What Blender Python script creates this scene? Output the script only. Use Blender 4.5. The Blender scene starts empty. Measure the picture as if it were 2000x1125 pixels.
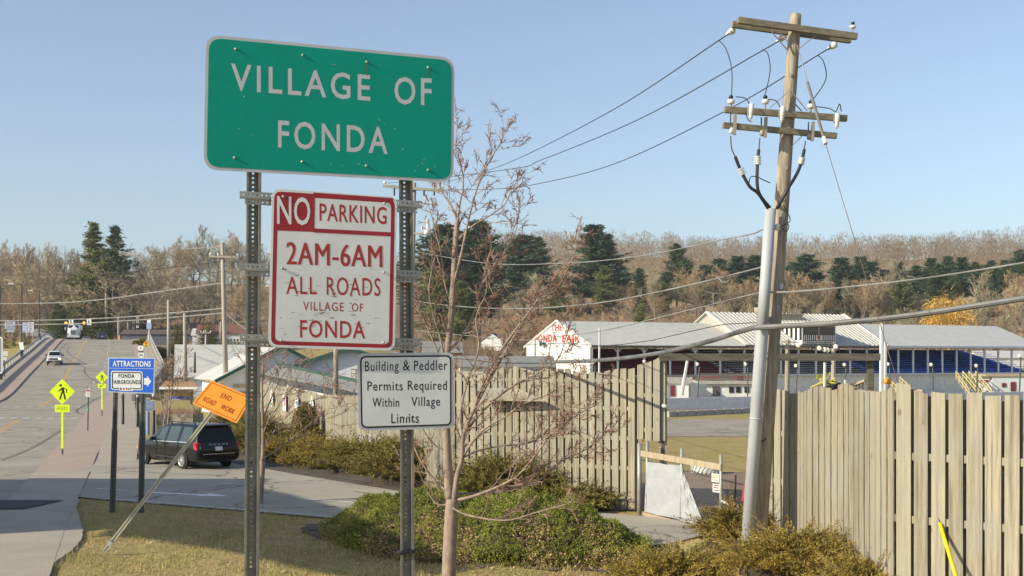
import bpy, math, random
from mathutils import Vector, Matrix
R = math.radians
sc = bpy.context.scene
COL = sc.collection
# ------------------------------------------------------------------ camera, sky, sun, exposure
F = 2500.0; EYE = 4.1; HOR = 700.0
cam_d = bpy.data.cameras.new('camera'); cam = bpy.data.objects.new('camera', cam_d); COL.objects.link(cam)
cam.location = (0, 0, EYE); cam.rotation_euler = (R(90), 0, 0)
cam_d.sensor_width = 36; cam_d.lens = F/2000*36; cam_d.shift_y = (HOR-562.5)/2000
cam_d.clip_start = .1; cam_d.clip_end = 6000
sc.camera = cam
SUN_EL, SUN_BACK = 26.0, 27.0         # elevation; degrees behind pure left
sdir = Vector((-math.cos(R(SUN_BACK))*math.cos(R(SUN_EL)), -math.sin(R(SUN_BACK))*math.cos(R(SUN_EL)), math.sin(R(SUN_EL))))
w = bpy.data.worlds.new('World'); sc.world = w; w.use_nodes = True
nt = w.node_tree; bg = nt.nodes['Background']
sky = nt.nodes.new('ShaderNodeTexSky'); sky.sky_type = 'NISHITA'; sky.sun_disc = False
sky.sun_elevation = R(SUN_EL); sky.sun_rotation = math.atan2(sdir.x, sdir.y)
sky.air_density = 1.0; sky.dust_density = .9; sky.ozone_density = 3.5; sky.altitude = 90
hs = nt.nodes.new('ShaderNodeHueSaturation'); hs.inputs['Saturation'].default_value = .80; hs.inputs['Hue'].default_value = .5; nt.links.new(sky.outputs[0], hs.inputs['Color']); nt.links.new(hs.outputs[0], bg.inputs[0]); bg.inputs[1].default_value = .136
sl = bpy.data.lights.new('sun', 'SUN'); sl.energy = 4.9; sl.angle = R(.5); sl.color = (1, .91, .69)
so = bpy.data.objects.new('sun', sl); COL.objects.link(so)
so.rotation_euler = (-sdir).to_track_quat('-Z', 'Y').to_euler()
vs = sc.view_settings; vs.view_transform = 'Standard'; vs.look = 'None'; vs.gamma = 1; vs.exposure = .34
sc.cycles.max_bounces = 6; sc.cycles.transparent_max_bounces = 16; sc.cycles.use_denoising = True

# ------------------------------------------------------------------ helpers
def P(px, py, Y): return Vector(((px-1000)/F*Y, Y, EYE-(py-HOR)/F*Y))
def PZ(px, py, z=0.0):
    Y = F*(EYE-z)/(py-HOR); return P(px, py, Y)
def lerp(a, b, t): return a+(b-a)*t
def sst(a, b, x):
    t = max(0., min(1., (x-a)/(b-a))); return t*t*(3-2*t)
def interp(tab, x):
    if x <= tab[0][0]: return tab[0][1]
    for (x0, y0), (x1, y1) in zip(tab, tab[1:]):
        if x <= x1: return y0+(y1-y0)*(x-x0)/(x1-x0)
    return tab[-1][1]

class MB:
    def __init__(s): s.v = []; s.f = []; s.m = []
    def add(s, vs, fs, mi=0):
        b = len(s.v); s.v += [tuple(p) for p in vs]
        for f in fs: s.f.append(tuple(i+b for i in f)); s.m.append(mi)
        return s
    def quad(s, a, b, c, d, mi=0): return s.add([a, b, c, d], [(0, 1, 2, 3)], mi)
    def tri(s, a, b, c, mi=0): return s.add([a, b, c], [(0, 1, 2)], mi)
    def obox(s, c, ax, ay, az, mi=0):          # centre and three half-axis vectors
        c, ax, ay, az = Vector(c), Vector(ax), Vector(ay), Vector(az)
        vs = [c+i*ax+j*ay+k*az for k in (-1, 1) for j in (-1, 1) for i in (-1, 1)]
        return s.add(vs, [(0, 2, 3, 1), (4, 5, 7, 6), (0, 1, 5, 4), (2, 6, 7, 3), (0, 4, 6, 2), (1, 3, 7, 5)], mi)
    def box(s, x0, x1, y0, y1, z0, z1, mi=0):
        return s.obox(((x0+x1)/2, (y0+y1)/2, (z0+z1)/2), ((x1-x0)/2, 0, 0), (0, (y1-y0)/2, 0), (0, 0, (z1-z0)/2), mi)
    def beam(s, a, b, w, h, up=(0, 0, 1), mi=0):
        a, b = Vector(a), Vector(b); d = (b-a); L = d.length; d.normalize()
        side = d.cross(Vector(up))
        if side.length < 1e-4: side = d.cross(Vector((0, 1, 0)))
        side.normalize(); u = side.cross(d)
        return s.obox((a+b)/2, d*L/2, side*w/2, u*h/2, mi)
    def tube(s, pts, rad, n=6, mi=0, cap=True):
        pts = [Vector(p) for p in pts]
        if not isinstance(rad, (list, tuple)): rad = [rad]*len(pts)
        b = len(s.v); t0 = (pts[1]-pts[0]).normalized()
        ref = Vector((0, 0, 1)) if abs(t0.z) < .9 else Vector((1, 0, 0))
        u = t0.cross(ref).normalized()
        for i, p in enumerate(pts):
            t = (pts[min(i+1, len(pts)-1)]-pts[max(i-1, 0)]).normalized()
            u = (u-t*u.dot(t))
            u = u.normalized() if u.length > 1e-6 else t.orthogonal().normalized()
            v = t.cross(u)
            for k in range(n):
                a = 2*math.pi*k/n; s.v.append(tuple(p+(u*math.cos(a)+v*math.sin(a))*rad[i]))
        for i in range(len(pts)-1):
            for k in range(n):
                k2 = (k+1) % n
                s.f.append((b+i*n+k, b+i*n+k2, b+(i+1)*n+k2, b+(i+1)*n+k)); s.m.append(mi)
        if cap and n > 2:
            s.f.append(tuple(b+k for k in range(n))[::-1]); s.m.append(mi)
            e = b+(len(pts)-1)*n; s.f.append(tuple(e+k for k in range(n))); s.m.append(mi)
        return s
    def lathe(s, c, axis, prof, n=16, mi=0, cap=True):   # prof: (distance along the axis, radius)
        c, axis = Vector(c), Vector(axis).normalized(); u = axis.orthogonal().normalized(); v = axis.cross(u); b = len(s.v)
        for (h, r) in prof:
            for k in range(n):
                a = 2*math.pi*k/n; s.v.append(tuple(c+axis*h+(u*math.cos(a)+v*math.sin(a))*r))
        for i in range(len(prof)-1):
            for k in range(n):
                k2 = (k+1) % n; s.f.append((b+i*n+k, b+i*n+k2, b+(i+1)*n+k2, b+(i+1)*n+k)); s.m.append(mi)
        if cap:
            s.f.append(tuple(b+k for k in range(n))[::-1]); s.m.append(mi)
            e = b+(len(prof)-1)*n; s.f.append(tuple(e+k for k in range(n))); s.m.append(mi)
        return s
    def prism(s, poly, o, U, V, N, d0, d1, mi=0):        # poly (u,v) extruded along N from d0 to d1
        o, U, V, N = Vector(o), Vector(U), Vector(V), Vector(N); n = len(poly)
        vs = [o+U*a+V*b+N*d0 for a, b in poly]+[o+U*a+V*b+N*d1 for a, b in poly]
        fs = [tuple(range(n))[::-1], tuple(range(n, 2*n))]+[(i, (i+1) % n, n+(i+1) % n, n+i) for i in range(n)]
        return s.add(vs, fs, mi)
    def sheet(s, rows, mi=0):
        b = len(s.v); n = len(rows[0])
        for r in rows: s.v += [tuple(p) for p in r]
        for i in range(len(rows)-1):
            for j in range(n-1):
                s.f.append((b+i*n+j, b+i*n+j+1, b+(i+1)*n+j+1, b+(i+1)*n+j)); s.m.append(mi)
        return s
    def build(s, name, mats, parent=None, smooth=False, kind=None):
        if not isinstance(mats, (list, tuple)): mats = [mats]
        vs = s.v
        if parent is not None:
            o = world_loc(parent); vs = [(x-o.x, y-o.y, z-o.z) for x, y, z in vs]
        me = bpy.data.meshes.new(name); me.from_pydata(vs, [], s.f)
        for m in mats: me.materials.append(m)
        if len(mats) > 1: me.polygons.foreach_set('material_index', s.m)
        if smooth: me.polygons.foreach_set('use_smooth', [True]*len(me.polygons))
        me.update()
        ob = bpy.data.objects.new(name, me); COL.objects.link(ob)
        if parent is not None: ob.parent = parent
        if kind: ob['kind'] = kind
        return ob
def world_loc(o):
    l = Vector(o.location)
    while o.parent is not None: o = o.parent; l += Vector(o.location)
    return l
def tag(o, label, cat, group=None, kind=None):
    o['label'] = label; o['category'] = cat
    if group: o['group'] = group
    if kind: o['kind'] = kind
    return o
def thing(name, label, cat, loc=(0, 0, 0), group=None, rz=0):
    o = bpy.data.objects.new(name, None); COL.objects.link(o); o.location = loc; o.rotation_euler = (0, 0, rz)
    o.empty_display_size = .2
    return tag(o, label, cat, group)
def copy_tree(o, parent=None):
    c = o.copy(); COL.objects.link(c); c.parent = parent
    for ch in [x for x in COL.objects if x.parent == o]: copy_tree(ch, c)
    return c

# ------------------------------------------------------------------ materials
def mat(name, col, rough=.8, col2=None, scale=3., det=5., metal=0., bump=0., bscale=None, stretch=(1, 1, 1), island=0., contrast=(.35, .65), coat=0., trans=0., spec=None):
    m = bpy.data.materials.new(name); m.use_nodes = True; t = m.node_tree; b = t.nodes['Principled BSDF']
    b.inputs['Roughness'].default_value = rough; b.inputs['Metallic'].default_value = metal
    if coat: b.inputs['Coat Weight'].default_value = coat; b.inputs['Coat Roughness'].default_value = .05
    if spec is not None: b.inputs['Specular IOR Level'].default_value = spec
    col = tuple(col)+(1,); col2 = tuple(col2)+(1,) if col2 else tuple(min(1, c*.78) for c in col[:3])+(1,)
    tc = t.nodes.new('ShaderNodeTexCoord'); mp = t.nodes.new('ShaderNodeMapping'); mp.inputs['Scale'].default_value = stretch
    t.links.new(tc.outputs['Object'], mp.inputs[0])
    nz = t.nodes.new('ShaderNodeTexNoise'); nz.inputs['Scale'].default_value = scale; nz.inputs['Detail'].default_value = det
    nz.inputs['Roughness'].default_value = .65
    t.links.new(mp.outputs[0], nz.inputs['Vector'])
    rp = t.nodes.new('ShaderNodeValToRGB'); rp.color_ramp.elements[0].position = contrast[0]; rp.color_ramp.elements[1].position = contrast[1]
    rp.color_ramp.elements[0].color = col2; rp.color_ramp.elements[1].color = col
    t.links.new(nz.outputs[0], rp.inputs[0]); out = rp.outputs[0]
    if island:
        g = t.nodes.new('ShaderNodeNewGeometry'); mr = t.nodes.new('ShaderNodeMapRange')
        mr.inputs[3].default_value = 1-island; mr.inputs[4].default_value = 1+island*.6
        t.links.new(g.outputs['Random Per Island'], mr.inputs[0])
        mx = t.nodes.new('ShaderNodeMix'); mx.data_type = 'RGBA'; mx.blend_type = 'MULTIPLY'; mx.inputs[0].default_value = 1
        t.links.new(out, mx.inputs[6]); t.links.new(mr.outputs[0], mx.inputs[7]); out = mx.outputs[2]
    t.links.new(out, b.inputs['Base Color'])
    if trans:
        b.inputs['Transmission Weight'].default_value = trans
    if bump:
        n2 = t.nodes.new('ShaderNodeTexNoise'); n2.inputs['Scale'].default_value = bscale or scale*4; n2.inputs['Detail'].default_value = 4
        t.links.new(mp.outputs[0], n2.inputs['Vector'])
        bm = t.nodes.new('ShaderNodeBump'); bm.inputs['Strength'].default_value = bump; bm.inputs['Distance'].default_value = .02
        t.links.new(n2.outputs[0], bm.inputs['Height']); t.links.new(bm.outputs[0], b.inputs['Normal'])
    return m
def leafmat(name, col, col2, island=.35, sub=.25, scale=.6, rough=.75):
    m = mat(name, col, rough, col2, scale, 3, island=island, spec=.25)
    t = m.node_tree; b = t.nodes['Principled BSDF']; o = t.nodes['Material Output']
    tr = t.nodes.new('ShaderNodeBsdfTranslucent'); mx = t.nodes.new('ShaderNodeMixShader'); mx.inputs[0].default_value = sub
    src = b.inputs['Base Color'].links[0].from_socket
    t.links.new(src, tr.inputs[0]); t.links.new(b.outputs[0], mx.inputs[1]); t.links.new(tr.outputs[0], mx.inputs[2]); t.links.new(mx.outputs[0], o.inputs[0])
    return m
def emit(name, col, s):
    m = bpy.data.materials.new(name); m.use_nodes = True; b = m.node_tree.nodes['Principled BSDF']
    b.inputs['Base Color'].default_value = tuple(col)+(1,); b.inputs['Emission Color'].default_value = tuple(col)+(1,); b.inputs['Emission Strength'].default_value = s
    return m
def plain(name, col, rough=.6, metal=0., **k): return mat(name, col, rough, tuple(c*.88 for c in col), 8, 3, metal, **k)

M = dict(
 steel=mat('galvanised_steel', (.42, .42, .39), .55, (.30, .30, .27), 14, 5, .35),
 post=mat('channel_post_steel', (.30, .29, .25), .6, (.19, .185, .155), 9, 5, .25),
 darkpost=mat('dark_green_post', (.085, .09, .09), .6, (.055, .06, .06), 9, 4, .2),
 alu=mat('sign_aluminium', (.60, .61, .62), .5, (.50, .51, .53), 5, 6, .1),
 green=mat('sign_green', (.0, .33, .235), .6, (.0, .29, .205), 3, 8, spec=.25),
 white=mat('sign_white', (.80, .81, .80), .5, (.70, .71, .69), 4, 8),
 letter=mat('sign_letter_grey', (.60, .60, .63), .5, (.53, .53, .56), 20, 4),
 red=mat('sign_red', (.40, .018, .030), .5, (.31, .018, .026), 6, 6),
 redletter=mat('faded_red_letter', (.45, .035, .03), .55, (.36, .04, .035), 30, 6),
 black=plain('black_paint', (.012, .012, .013), .45),
 blue=plain('sign_blue', (.010, .13, .72), .45),
 orange=plain('sign_orange', (1.0, .36, .03), .5),
 yellowgreen=plain('sign_yellow_green', (.72, .92, .01), .45),
 amber=plain('sign_amber', (.85, .42, .01), .45),
 wire=plain('black_wire', (.03, .03, .032), .6), wiregrey=mat('weathered_wire', (.30, .30, .29), .55, (.16, .16, .16), 1.2, 4),
 cable=mat('aerial_cable', (.17, .17, .17), .5, (.10, .10, .10), 2, 4),
 porc=plain('porcelain', (.72, .72, .70), .25), pvc=mat('grey_conduit', (.41, .43, .46), .5, (.34, .36, .385), 1.5, 6, stretch=(2, 2, .6)),
 pole=mat('weathered_pole', (.43, .37, .285), .9, (.20, .165, .125), 5, 9, bump=.6, stretch=(3, 3, .25)),
 polegrey=mat('pole_grey', (.42, .38, .33), .9, (.30, .27, .23), 4, 8, stretch=(3, 3, .2)),
 arm=mat('crossarm_timber', (.27, .235, .165), .9, (.14, .12, .085), 5, 7, stretch=(1, 3, 3)),
 beamwood=mat('dark_gate_timber', (.15, .13, .10), .9, (.075, .065, .05), 4, 7, stretch=(.4, 3, 3)),
 postwood=mat('pale_post_timber', (.46, .37, .25), .9, (.30, .24, .16), 4, 7, stretch=(4, 4, .3)),
 bark=mat('young_bark', (.34, .255, .20), .8, (.19, .145, .12), 10, 6, bump=.3, stretch=(1, 1, .4)),
 twig=mat('twig', (.34, .20, .145), .8, (.20, .12, .09), 4, 3),
 concrete=mat('concrete', (.42, .40, .36), .9, (.33, .31, .28), 2, 8),
 whitepaint=mat('white_siding', (.78, .78, .77), .7, (.62, .62, .60), 2, 6),
 roofmetal=mat('metal_roof', (.56, .55, .52), .6, (.49, .48, .45), .8, 6),
 rooflight=mat('galvanised_roof_sheet', (.56, .545, .50), .65, (.48, .47, .43), 1.2, 6),
 shingle=mat('grey_shingle', (.27, .265, .255), .95, (.19, .185, .18), 3, 8),
 greentrim=plain('green_trim', (.025, .085, .06), .7),
 glass=plain('dark_glass', (.02, .024, .028), .08), tyre=plain('tyre_rubber', (.018, .018, .018), .85),
 chrome=plain('silver_rim', (.62, .62, .62), .3, .6), maroon=plain('maroon_paint', (.17, .02, .025), .6),
 tarp=mat('grey_tarp', (.40, .41, .44), .42, (.33, .34, .37), 3, 5, bump=.5, bscale=5),
 yellow=plain('yellow_paint', (.80, .62, .03), .5), guard=plain('yellow_guard', (.85, .72, .0), .4),
)

def fence_mat():
    m = mat('weathered_fence', (.41, .36, .265), .9, (.19, .165, .12), 3, 9, bump=.6, bscale=14, stretch=(7, 7, .30), island=.26, contrast=(.33, .60)); t = m.node_tree; b = t.nodes['Principled BSDF']
    src = b.inputs['Base Color'].links[0].from_socket; g = t.nodes.new('ShaderNodeNewGeometry'); tc = t.nodes.new('ShaderNodeTexCoord')
    def mixc(fac, a, col, k):
        r = t.nodes.new('ShaderNodeMapRange'); r.inputs[1].default_value, r.inputs[2].default_value, r.inputs[4].default_value = k[0], k[1], k[2]; t.links.new(fac, r.inputs[0])
        x = t.nodes.new('ShaderNodeMix'); x.data_type = 'RGBA'; t.links.new(r.outputs[0], x.inputs[0]); t.links.new(a, x.inputs[6]); x.inputs[7].default_value = tuple(col)+(1,); return x.outputs[2]
    n1 = t.nodes.new('ShaderNodeTexNoise'); n1.inputs['Scale'].default_value = 1.1; n1.inputs['Detail'].default_value = 6; t.links.new(g.outputs['Position'], n1.inputs[0])
    o = mixc(n1.outputs[0], src, (.295, .285, .25), (.48, .68, .7))                       # silvered patches
    o = mixc(g.outputs['Random Per Island'], o, (.31, .285, .225), (.70, .98, .8))           # some boards greyer than others
    mp = t.nodes.new('ShaderNodeMapping'); mp.inputs['Scale'].default_value = (1, 1, .62); t.links.new(tc.outputs['Object'], mp.inputs[0])
    v = t.nodes.new('ShaderNodeTexVoronoi'); v.inputs['Scale'].default_value = 2.6; t.links.new(mp.outputs[0], v.inputs['Vector'])
    r = t.nodes.new('ShaderNodeMapRange'); r.inputs[1].default_value = .05; r.inputs[2].default_value = .10; r.inputs[3].default_value = .8; r.inputs[4].default_value = 0; t.links.new(v.outputs[0], r.inputs[0])
    x = t.nodes.new('ShaderNodeMix'); x.data_type = 'RGBA'; t.links.new(r.outputs[0], x.inputs[0]); t.links.new(o, x.inputs[6]); x.inputs[7].default_value = (.17, .12, .07, 1); o = x.outputs[2]   # knots
    t.links.new(o, b.inputs['Base Color']); return m
M['fence'] = fence_mat()
# ------------------------------------------------------------------ terrain, road, paths
RX, RY = -28.7, 71.7; DX, DY = -.2926, .9562            # yellow line point and direction; right of it is (DY, -DX)
def st(x, y): return ((x-RX)*DX+(y-RY)*DY, (x-RX)*DY-(y-RY)*DX)
def xy(s, t): return (RX+s*DX+t*DY, RY+s*DY-t*DX)
ROADZ = [(-900, 0), (105, 0), (120, 0), (131, .12), (143, .85), (155, 1.68), (178, 3.1), (215, 5.3), (240, 7.0), (252, 7.7), (262, 8.05), (272, 8.1), (285, 7.7), (310, 6.3), (360, 3.5), (430, 3.0)]
def roadz(s):
    Y = RY+DY*s; return (interp(ROADZ, Y-6)+interp(ROADZ, Y)+interp(ROADZ, Y+6))/3
def redge(s):
    Y = RY+DY*s; return interp([(30, 3.3), (50, 3.6), (66, 3.95), (115, 4.2), (132, 5.6), (150, 7.6), (165, 8.8), (300, 9.0)], Y)
AP = [(22, -8.75), (24.5, -8.95), (27, -9.3), (29, -9.75), (30.5, -10.2), (32.5, -11.0), (34.5, -11.75), (37, -12.5)]
def hill(x, y):
    L = interp([(-100, 0), (165, 0), (200, 1.5), (260, 6.0), (340, 12), (420, 24), (520, 33), (640, 38), (1200, 40)], y)
    Rr = interp([(-100, 0), (100, 0), (150, -.8), (250, -.8), (330, 5), (400, 14), (520, 31), (640, 49), (800, 67), (950, 70), (1600, 70)], y)
    k = sst(-.13, .0, x/max(y, 50)); z = lerp(L, Rr, k)
    if y > 230: z += (math.sin(x*.021+1.3)*math.cos(y*.017)+.6*math.sin(x*.05+y*.03))*min(3., (y-230)*.02)
    return z
def height(x, y):
    z = hill(x, y); s, t = st(x, y)
    if s > -150:
        rz = roadz(s); dp_ = lerp(.02, .12, sst(0, 30, s)); te = redge(s)+2.0
        if t > 0: z = rz-dp_ if t < te else lerp(rz-dp_, z, min(1, (t-te)/.8))
        else: z = rz-dp_ if t > -8.5 else lerp(rz-dp_, z, sst(0, 22 if s > 30 else 1.5, -8.5-t))
    if y < 24: 
        z += 2.4*(1-sst(8.5, 19, y))*sst(-9, -5, x)*(1-sst(2.2, 5, x))
    z += .78*sst(2.3, 4.3, x)*(1-sst(24, 29.5, y))*(1-sst(10, 16, x))
    if 20 < y < 36 and -10 < x < 3: z += .10*math.sin(x*.9+.4)*math.cos(y*.7)*sst(.3, 1.8, x-interp(AP, y))*(1-sst(29, 31.5, y+x*.45))
    if 20 < y < 38.5 and x < interp(AP, y)+.35: z = min(z, -.01)
    return z
def steps(*segs):
    o = []
    for a, b, d in segs:
        n = max(1, round((b-a)/d)); o += [a+(b-a)*i/n for i in range(n)]
    return o+[segs[-1][1]]
gx = steps((-1500, -600, 90), (-600, -140, 14), (-140, -60, 1.6), (-60, -12, 1.2), (-12, 8, .5), (8, 60, 3), (60, 600, 15), (600, 1500, 90))
gy = steps((-300, -20, 20), (-20, 18, 1.5), (18, 36, .5), (36, 130, 2), (130, 300, 2.5), (300, 1000, 14), (1000, 1600, 60))
def terrain_mat():
    m = bpy.data.materials.new('dead_grass_ground'); m.use_nodes = True; t = m.node_tree; b = t.nodes['Principled BSDF']; b.inputs['Roughness'].default_value = .95
    b.inputs['Specular IOR Level'].default_value = .15
    g = t.nodes.new('ShaderNodeNewGeometry')
    def noise(sc_, det, stretch=None):
        n = t.nodes.new('ShaderNodeTexNoise'); n.inputs['Scale'].default_value = sc_; n.inputs['Detail'].default_value = det; n.inputs['Roughness'].default_value = .7
        t.links.new(g.outputs['Position'], n.inputs['Vector']); return n.outputs[0]
    def ramp(src, *st_):
        r = t.nodes.new('ShaderNodeValToRGB'); e = r.color_ramp.elements
        while len(e) < len(st_): e.new(.5)
        for k, (p, c) in enumerate(st_): e[k].position = p; e[k].color = tuple(c)+(1,)
        t.links.new(src, r.inputs[0]); return r.outputs[0]
    a = ramp(noise(.5, 7), (.28, (.22, .15, .085)), (.44, (.44, .335, .165)), (.56, (.34, .29, .105)), (.72, (.52, .40, .20)))
    f = ramp(noise(14, 4), (.3, (.55, .53, .5)), (.7, (1.25, 1.2, 1.1)))
    mx = t.nodes.new('ShaderNodeMix'); mx.data_type = 'RGBA'; mx.blend_type = 'MULTIPLY'; mx.inputs[0].default_value = 1
    t.links.new(a, mx.inputs[6]); t.links.new(f, mx.inputs[7])
    # leaf litter on the wooded slopes (own ground colour of the far hills)
    sp = t.nodes.new('ShaderNodeSeparateXYZ'); t.links.new(g.outputs['Position'], sp.inputs[0])
    mr = t.nodes.new('ShaderNodeMapRange'); mr.inputs[1].default_value = 262; mr.inputs[2].default_value = 300
    t.links.new(sp.outputs[1], mr.inputs[0])
    lit = ramp(noise(.25, 6), (.3, (.22, .15, .095)), (.5, (.31, .22, .135)), (.7, (.40, .30, .17)))
    m2 = t.nodes.new('ShaderNodeMix'); m2.data_type = 'RGBA'; t.links.new(mr.outputs[0], m2.inputs[0]); t.links.new(mx.outputs[2], m2.inputs[6]); t.links.new(lit, m2.inputs[7])
    t.links.new(m2.outputs[2], b.inputs['Base Color'])
    bm = t.nodes.new('ShaderNodeBump'); bm.inputs['Strength'].default_value = .6; bm.inputs['Distance'].default_value = .05
    t.links.new(noise(9, 5), bm.inputs['Height']); t.links.new(bm.outputs[0], b.inputs['Normal'])
    return m
MB().sheet([[(x, y, height(x, y)) for x in gx] for y in gy]).build('ground', terrain_mat(), smooth=True, kind='structure')

def asphalt(name, c1, c2, cracks=True, sc_=.35):
    m = mat(name, c1, .9, c2, sc_, 8, bump=.25, bscale=40, spec=.3); t = m.node_tree; b = t.nodes['Principled BSDF']
    src = b.inputs['Base Color'].links[0].from_socket; g = t.nodes.new('ShaderNodeNewGeometry')
    n = t.nodes.new('ShaderNodeTexNoise'); n.inputs['Scale'].default_value = 45; n.inputs['Detail'].default_value = 3; t.links.new(g.outputs['Position'], n.inputs[0])
    mr = t.nodes.new('ShaderNodeMapRange'); mr.inputs[1].default_value = .3; mr.inputs[2].default_value = .7; mr.inputs[3].default_value = .84; mr.inputs[4].default_value = 1.14; t.links.new(n.outputs[0], mr.inputs[0])
    mx = t.nodes.new('ShaderNodeMix'); mx.data_type = 'RGBA'; mx.blend_type = 'MULTIPLY'; mx.inputs[0].default_value = 1
    t.links.new(src, mx.inputs[6]); t.links.new(mr.outputs[0], mx.inputs[7]); out = mx.outputs[2]
    if cracks:
        v = t.nodes.new('ShaderNodeTexVoronoi'); v.feature = 'DISTANCE_TO_EDGE'; v.inputs['Scale'].default_value = .16; v.inputs['Randomness'].default_value = 1
        nw = t.nodes.new('ShaderNodeTexNoise'); nw.inputs['Scale'].default_value = .9; nw.inputs['Detail'].default_value = 6; t.links.new(g.outputs['Position'], nw.inputs[0])
        ad = t.nodes.new('ShaderNodeVectorMath'); ad.operation = 'MULTIPLY_ADD'; ad.inputs[1].default_value = (1.6, 1.6, 0); t.links.new(nw.outputs[1], ad.inputs[0]); t.links.new(g.outputs['Position'], ad.inputs[2])
        t.links.new(ad.outputs[0], v.inputs['Vector'])
        r = t.nodes.new('ShaderNodeMapRange'); r.inputs[1].default_value = .003; r.inputs[2].default_value = .008; r.inputs[3].default_value = .45; r.inputs[4].default_value = 1; t.links.new(v.outputs[0], r.inputs[0])
        m3 = t.nodes.new('ShaderNodeMix'); m3.data_type = 'RGBA'; m3.blend_type = 'MULTIPLY'; m3.inputs[0].default_value = 1
        t.links.new(out, m3.inputs[6]); t.links.new(r.outputs[0], m3.inputs[7]); out = m3.outputs[2]
    t.links.new(out, b.inputs['Base Color']); return m
M['road'] = asphalt('worn_asphalt', (.37, .325, .265), (.27, .24, .20))
M['drive'] = asphalt('drive_asphalt', (.40, .36, .295), (.32, .29, .24))
M['walk'] = asphalt('sidewalk_concrete', (.43, .37, .295), (.35, .305, .245), False, .6)
M['paver'] = asphalt('red_paver', (.43, .325, .265), (.37, .285, .235), False, 1.5)
M['patch'] = asphalt('dark_patch', (.075, .075, .078), (.06, .06, .062), False)
M['mark'] = mat('white_marking', (.78, .76, .70), .8, (.55, .52, .46), 5, 8, contrast=(.3, .5))
M['markworn'] = mat('worn_white_marking', (.68, .66, .60), .8, (.42, .385, .33), 3, 8, contrast=(.35, .6))
M['markyel'] = mat('worn_yellow_marking', (.62, .37, .07), .8, (.44, .31, .14), 3, 8, contrast=(.35, .6))
M['dirt'] = mat('track_dirt', (.27, .185, .12), .95, (.20, .135, .09), .6, 8, bump=.5, bscale=5)
M['mulch'] = mat('mulch', (.13, .10, .075), .95, (.055, .045, .038), 3, 8, bump=.8, bscale=12)
M['tiremark'] = plain('tyre_mark', (.15, .14, .125), .85)

def strip(s0, s1, ds, fl, fr, dz, nt_=4):
    n = max(2, int((s1-s0)/ds)); rows = []
    for i in range(n+1):
        s = s0+(s1-s0)*i/n; a, b = fl(s), fr(s)
        rows.append([xy(s, a+(b-a)*j/nt_)+(roadz(s)+(dz(s) if callable(dz) else dz),) for j in range(nt_+1)])
    return rows
c_ = lambda k: (lambda s: k)
MB().sheet(strip(-110, 330, 2.5, c_(-4.35), redge, .002)).build('road', M['road'], kind='structure')
def slab(rows, dz):    # a raised walk: top sheet and its two long sides
    mb = MB().sheet(rows)
    for j in (0, -1):
        mb.sheet([[r[j], (r[j][0], r[j][1], r[j][2]-dz)] for r in rows])
    return mb
KB = .13
slab(strip(-28.5, 205, 2.5, redge, lambda s: redge(s)+lerp(1.9, .35, sst(40, 75, s)), lambda s: .012+(KB-.012)*sst(-28, -19, s)), .3).build('brick_paver_strip', M['paver'], kind='structure')
slab(strip(-110, -28.5, 2.5, redge, lambda s: redge(s)+1.9, .05), .3).build('sidewalk_apron', M['walk'], kind='structure')
slab(strip(-26, 210, 2.5, lambda s: redge(s)+lerp(1.9, .35, sst(40, 75, s)), lambda s: redge(s)+lerp(3.5, 2.9, sst(60, 90, s)), lambda s: .016+(KB-.012)*sst(-26, -17, s)), .3).build('sidewalk', M['walk'], kind='structure')
slab(strip(-30, 215, 2.5, c_(-6.0), c_(-4.35), KB), .35).build('left_brick_paver_strip', M['paver'], kind='structure')
slab(strip(-30, 218, 2.5, c_(-7.6), c_(-6.0), KB+.03), .35).build('left_sidewalk', M['walk'], kind='structure')

def poly_sheet(name, pts, m, dz=.02, kind='structure', sub=10):
    # quad-strip between two polylines given as equal-length lists (near edge, far edge)
    near, far = pts; mb = MB(); rows = []
    for (a, b) in zip(near, far):
        row = []
        for j in range(sub+1):
            x, y = lerp(a[0], b[0], j/sub), lerp(a[1], b[1], j/sub); row.append((x, y, max(height(x, y), 0. if y < 60 else -9)+dz))
        rows.append(row)
    mb.sheet(rows); return mb.build(name, m, kind=kind)
def dens(pl, n=6):
    o = []
    for a, b in zip(pl, pl[1:]): o += [(lerp(a[0], b[0], i/n), lerp(a[1], b[1], i/n)) for i in range(n)]
    return o+[pl[-1]]
poly_sheet('driveway', (dens([(-15.2, 39.5), (-11.9, 37.0), (-8.5, 35.0), (-5, 32.9), (-1, 30.2), (2.2, 27.6), (5.5, 25.6), (9, 24)]),
                        dens([(-16.5, 52.5), (-14.0, 51.2), (-11.2, 50.2), (-6.2, 43.0), (-.6, 35.4), (2.6, 33.6), (5.2, 31.6), (12, 29)])), M['drive'], .03)
_ed = [(interp(AP, 22+15*i/90)+.008*math.sin(i*1.3)+.02*math.sin(i*.21)+.006*math.sin(i*2.7), 22+15*i/90) for i in range(91)]
ap_ = MB().sheet([[(lerp(-14.5, x, j/8), y, .045) for j in range(9)] for x, y in _ed]); ap_.sheet([[(x, y, .045), (x+.02, y, -.12)] for x, y in _ed]); ap_.build('grass_verge_apron', M['walk'], kind='structure')
poly_sheet('asphalt_patch', ([(-15.2, 34.2), (-15.2, 36.4)], [(-13.1, 34.3), (-12.75, 36.4)]), M['patch'], .075, sub=3)
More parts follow.
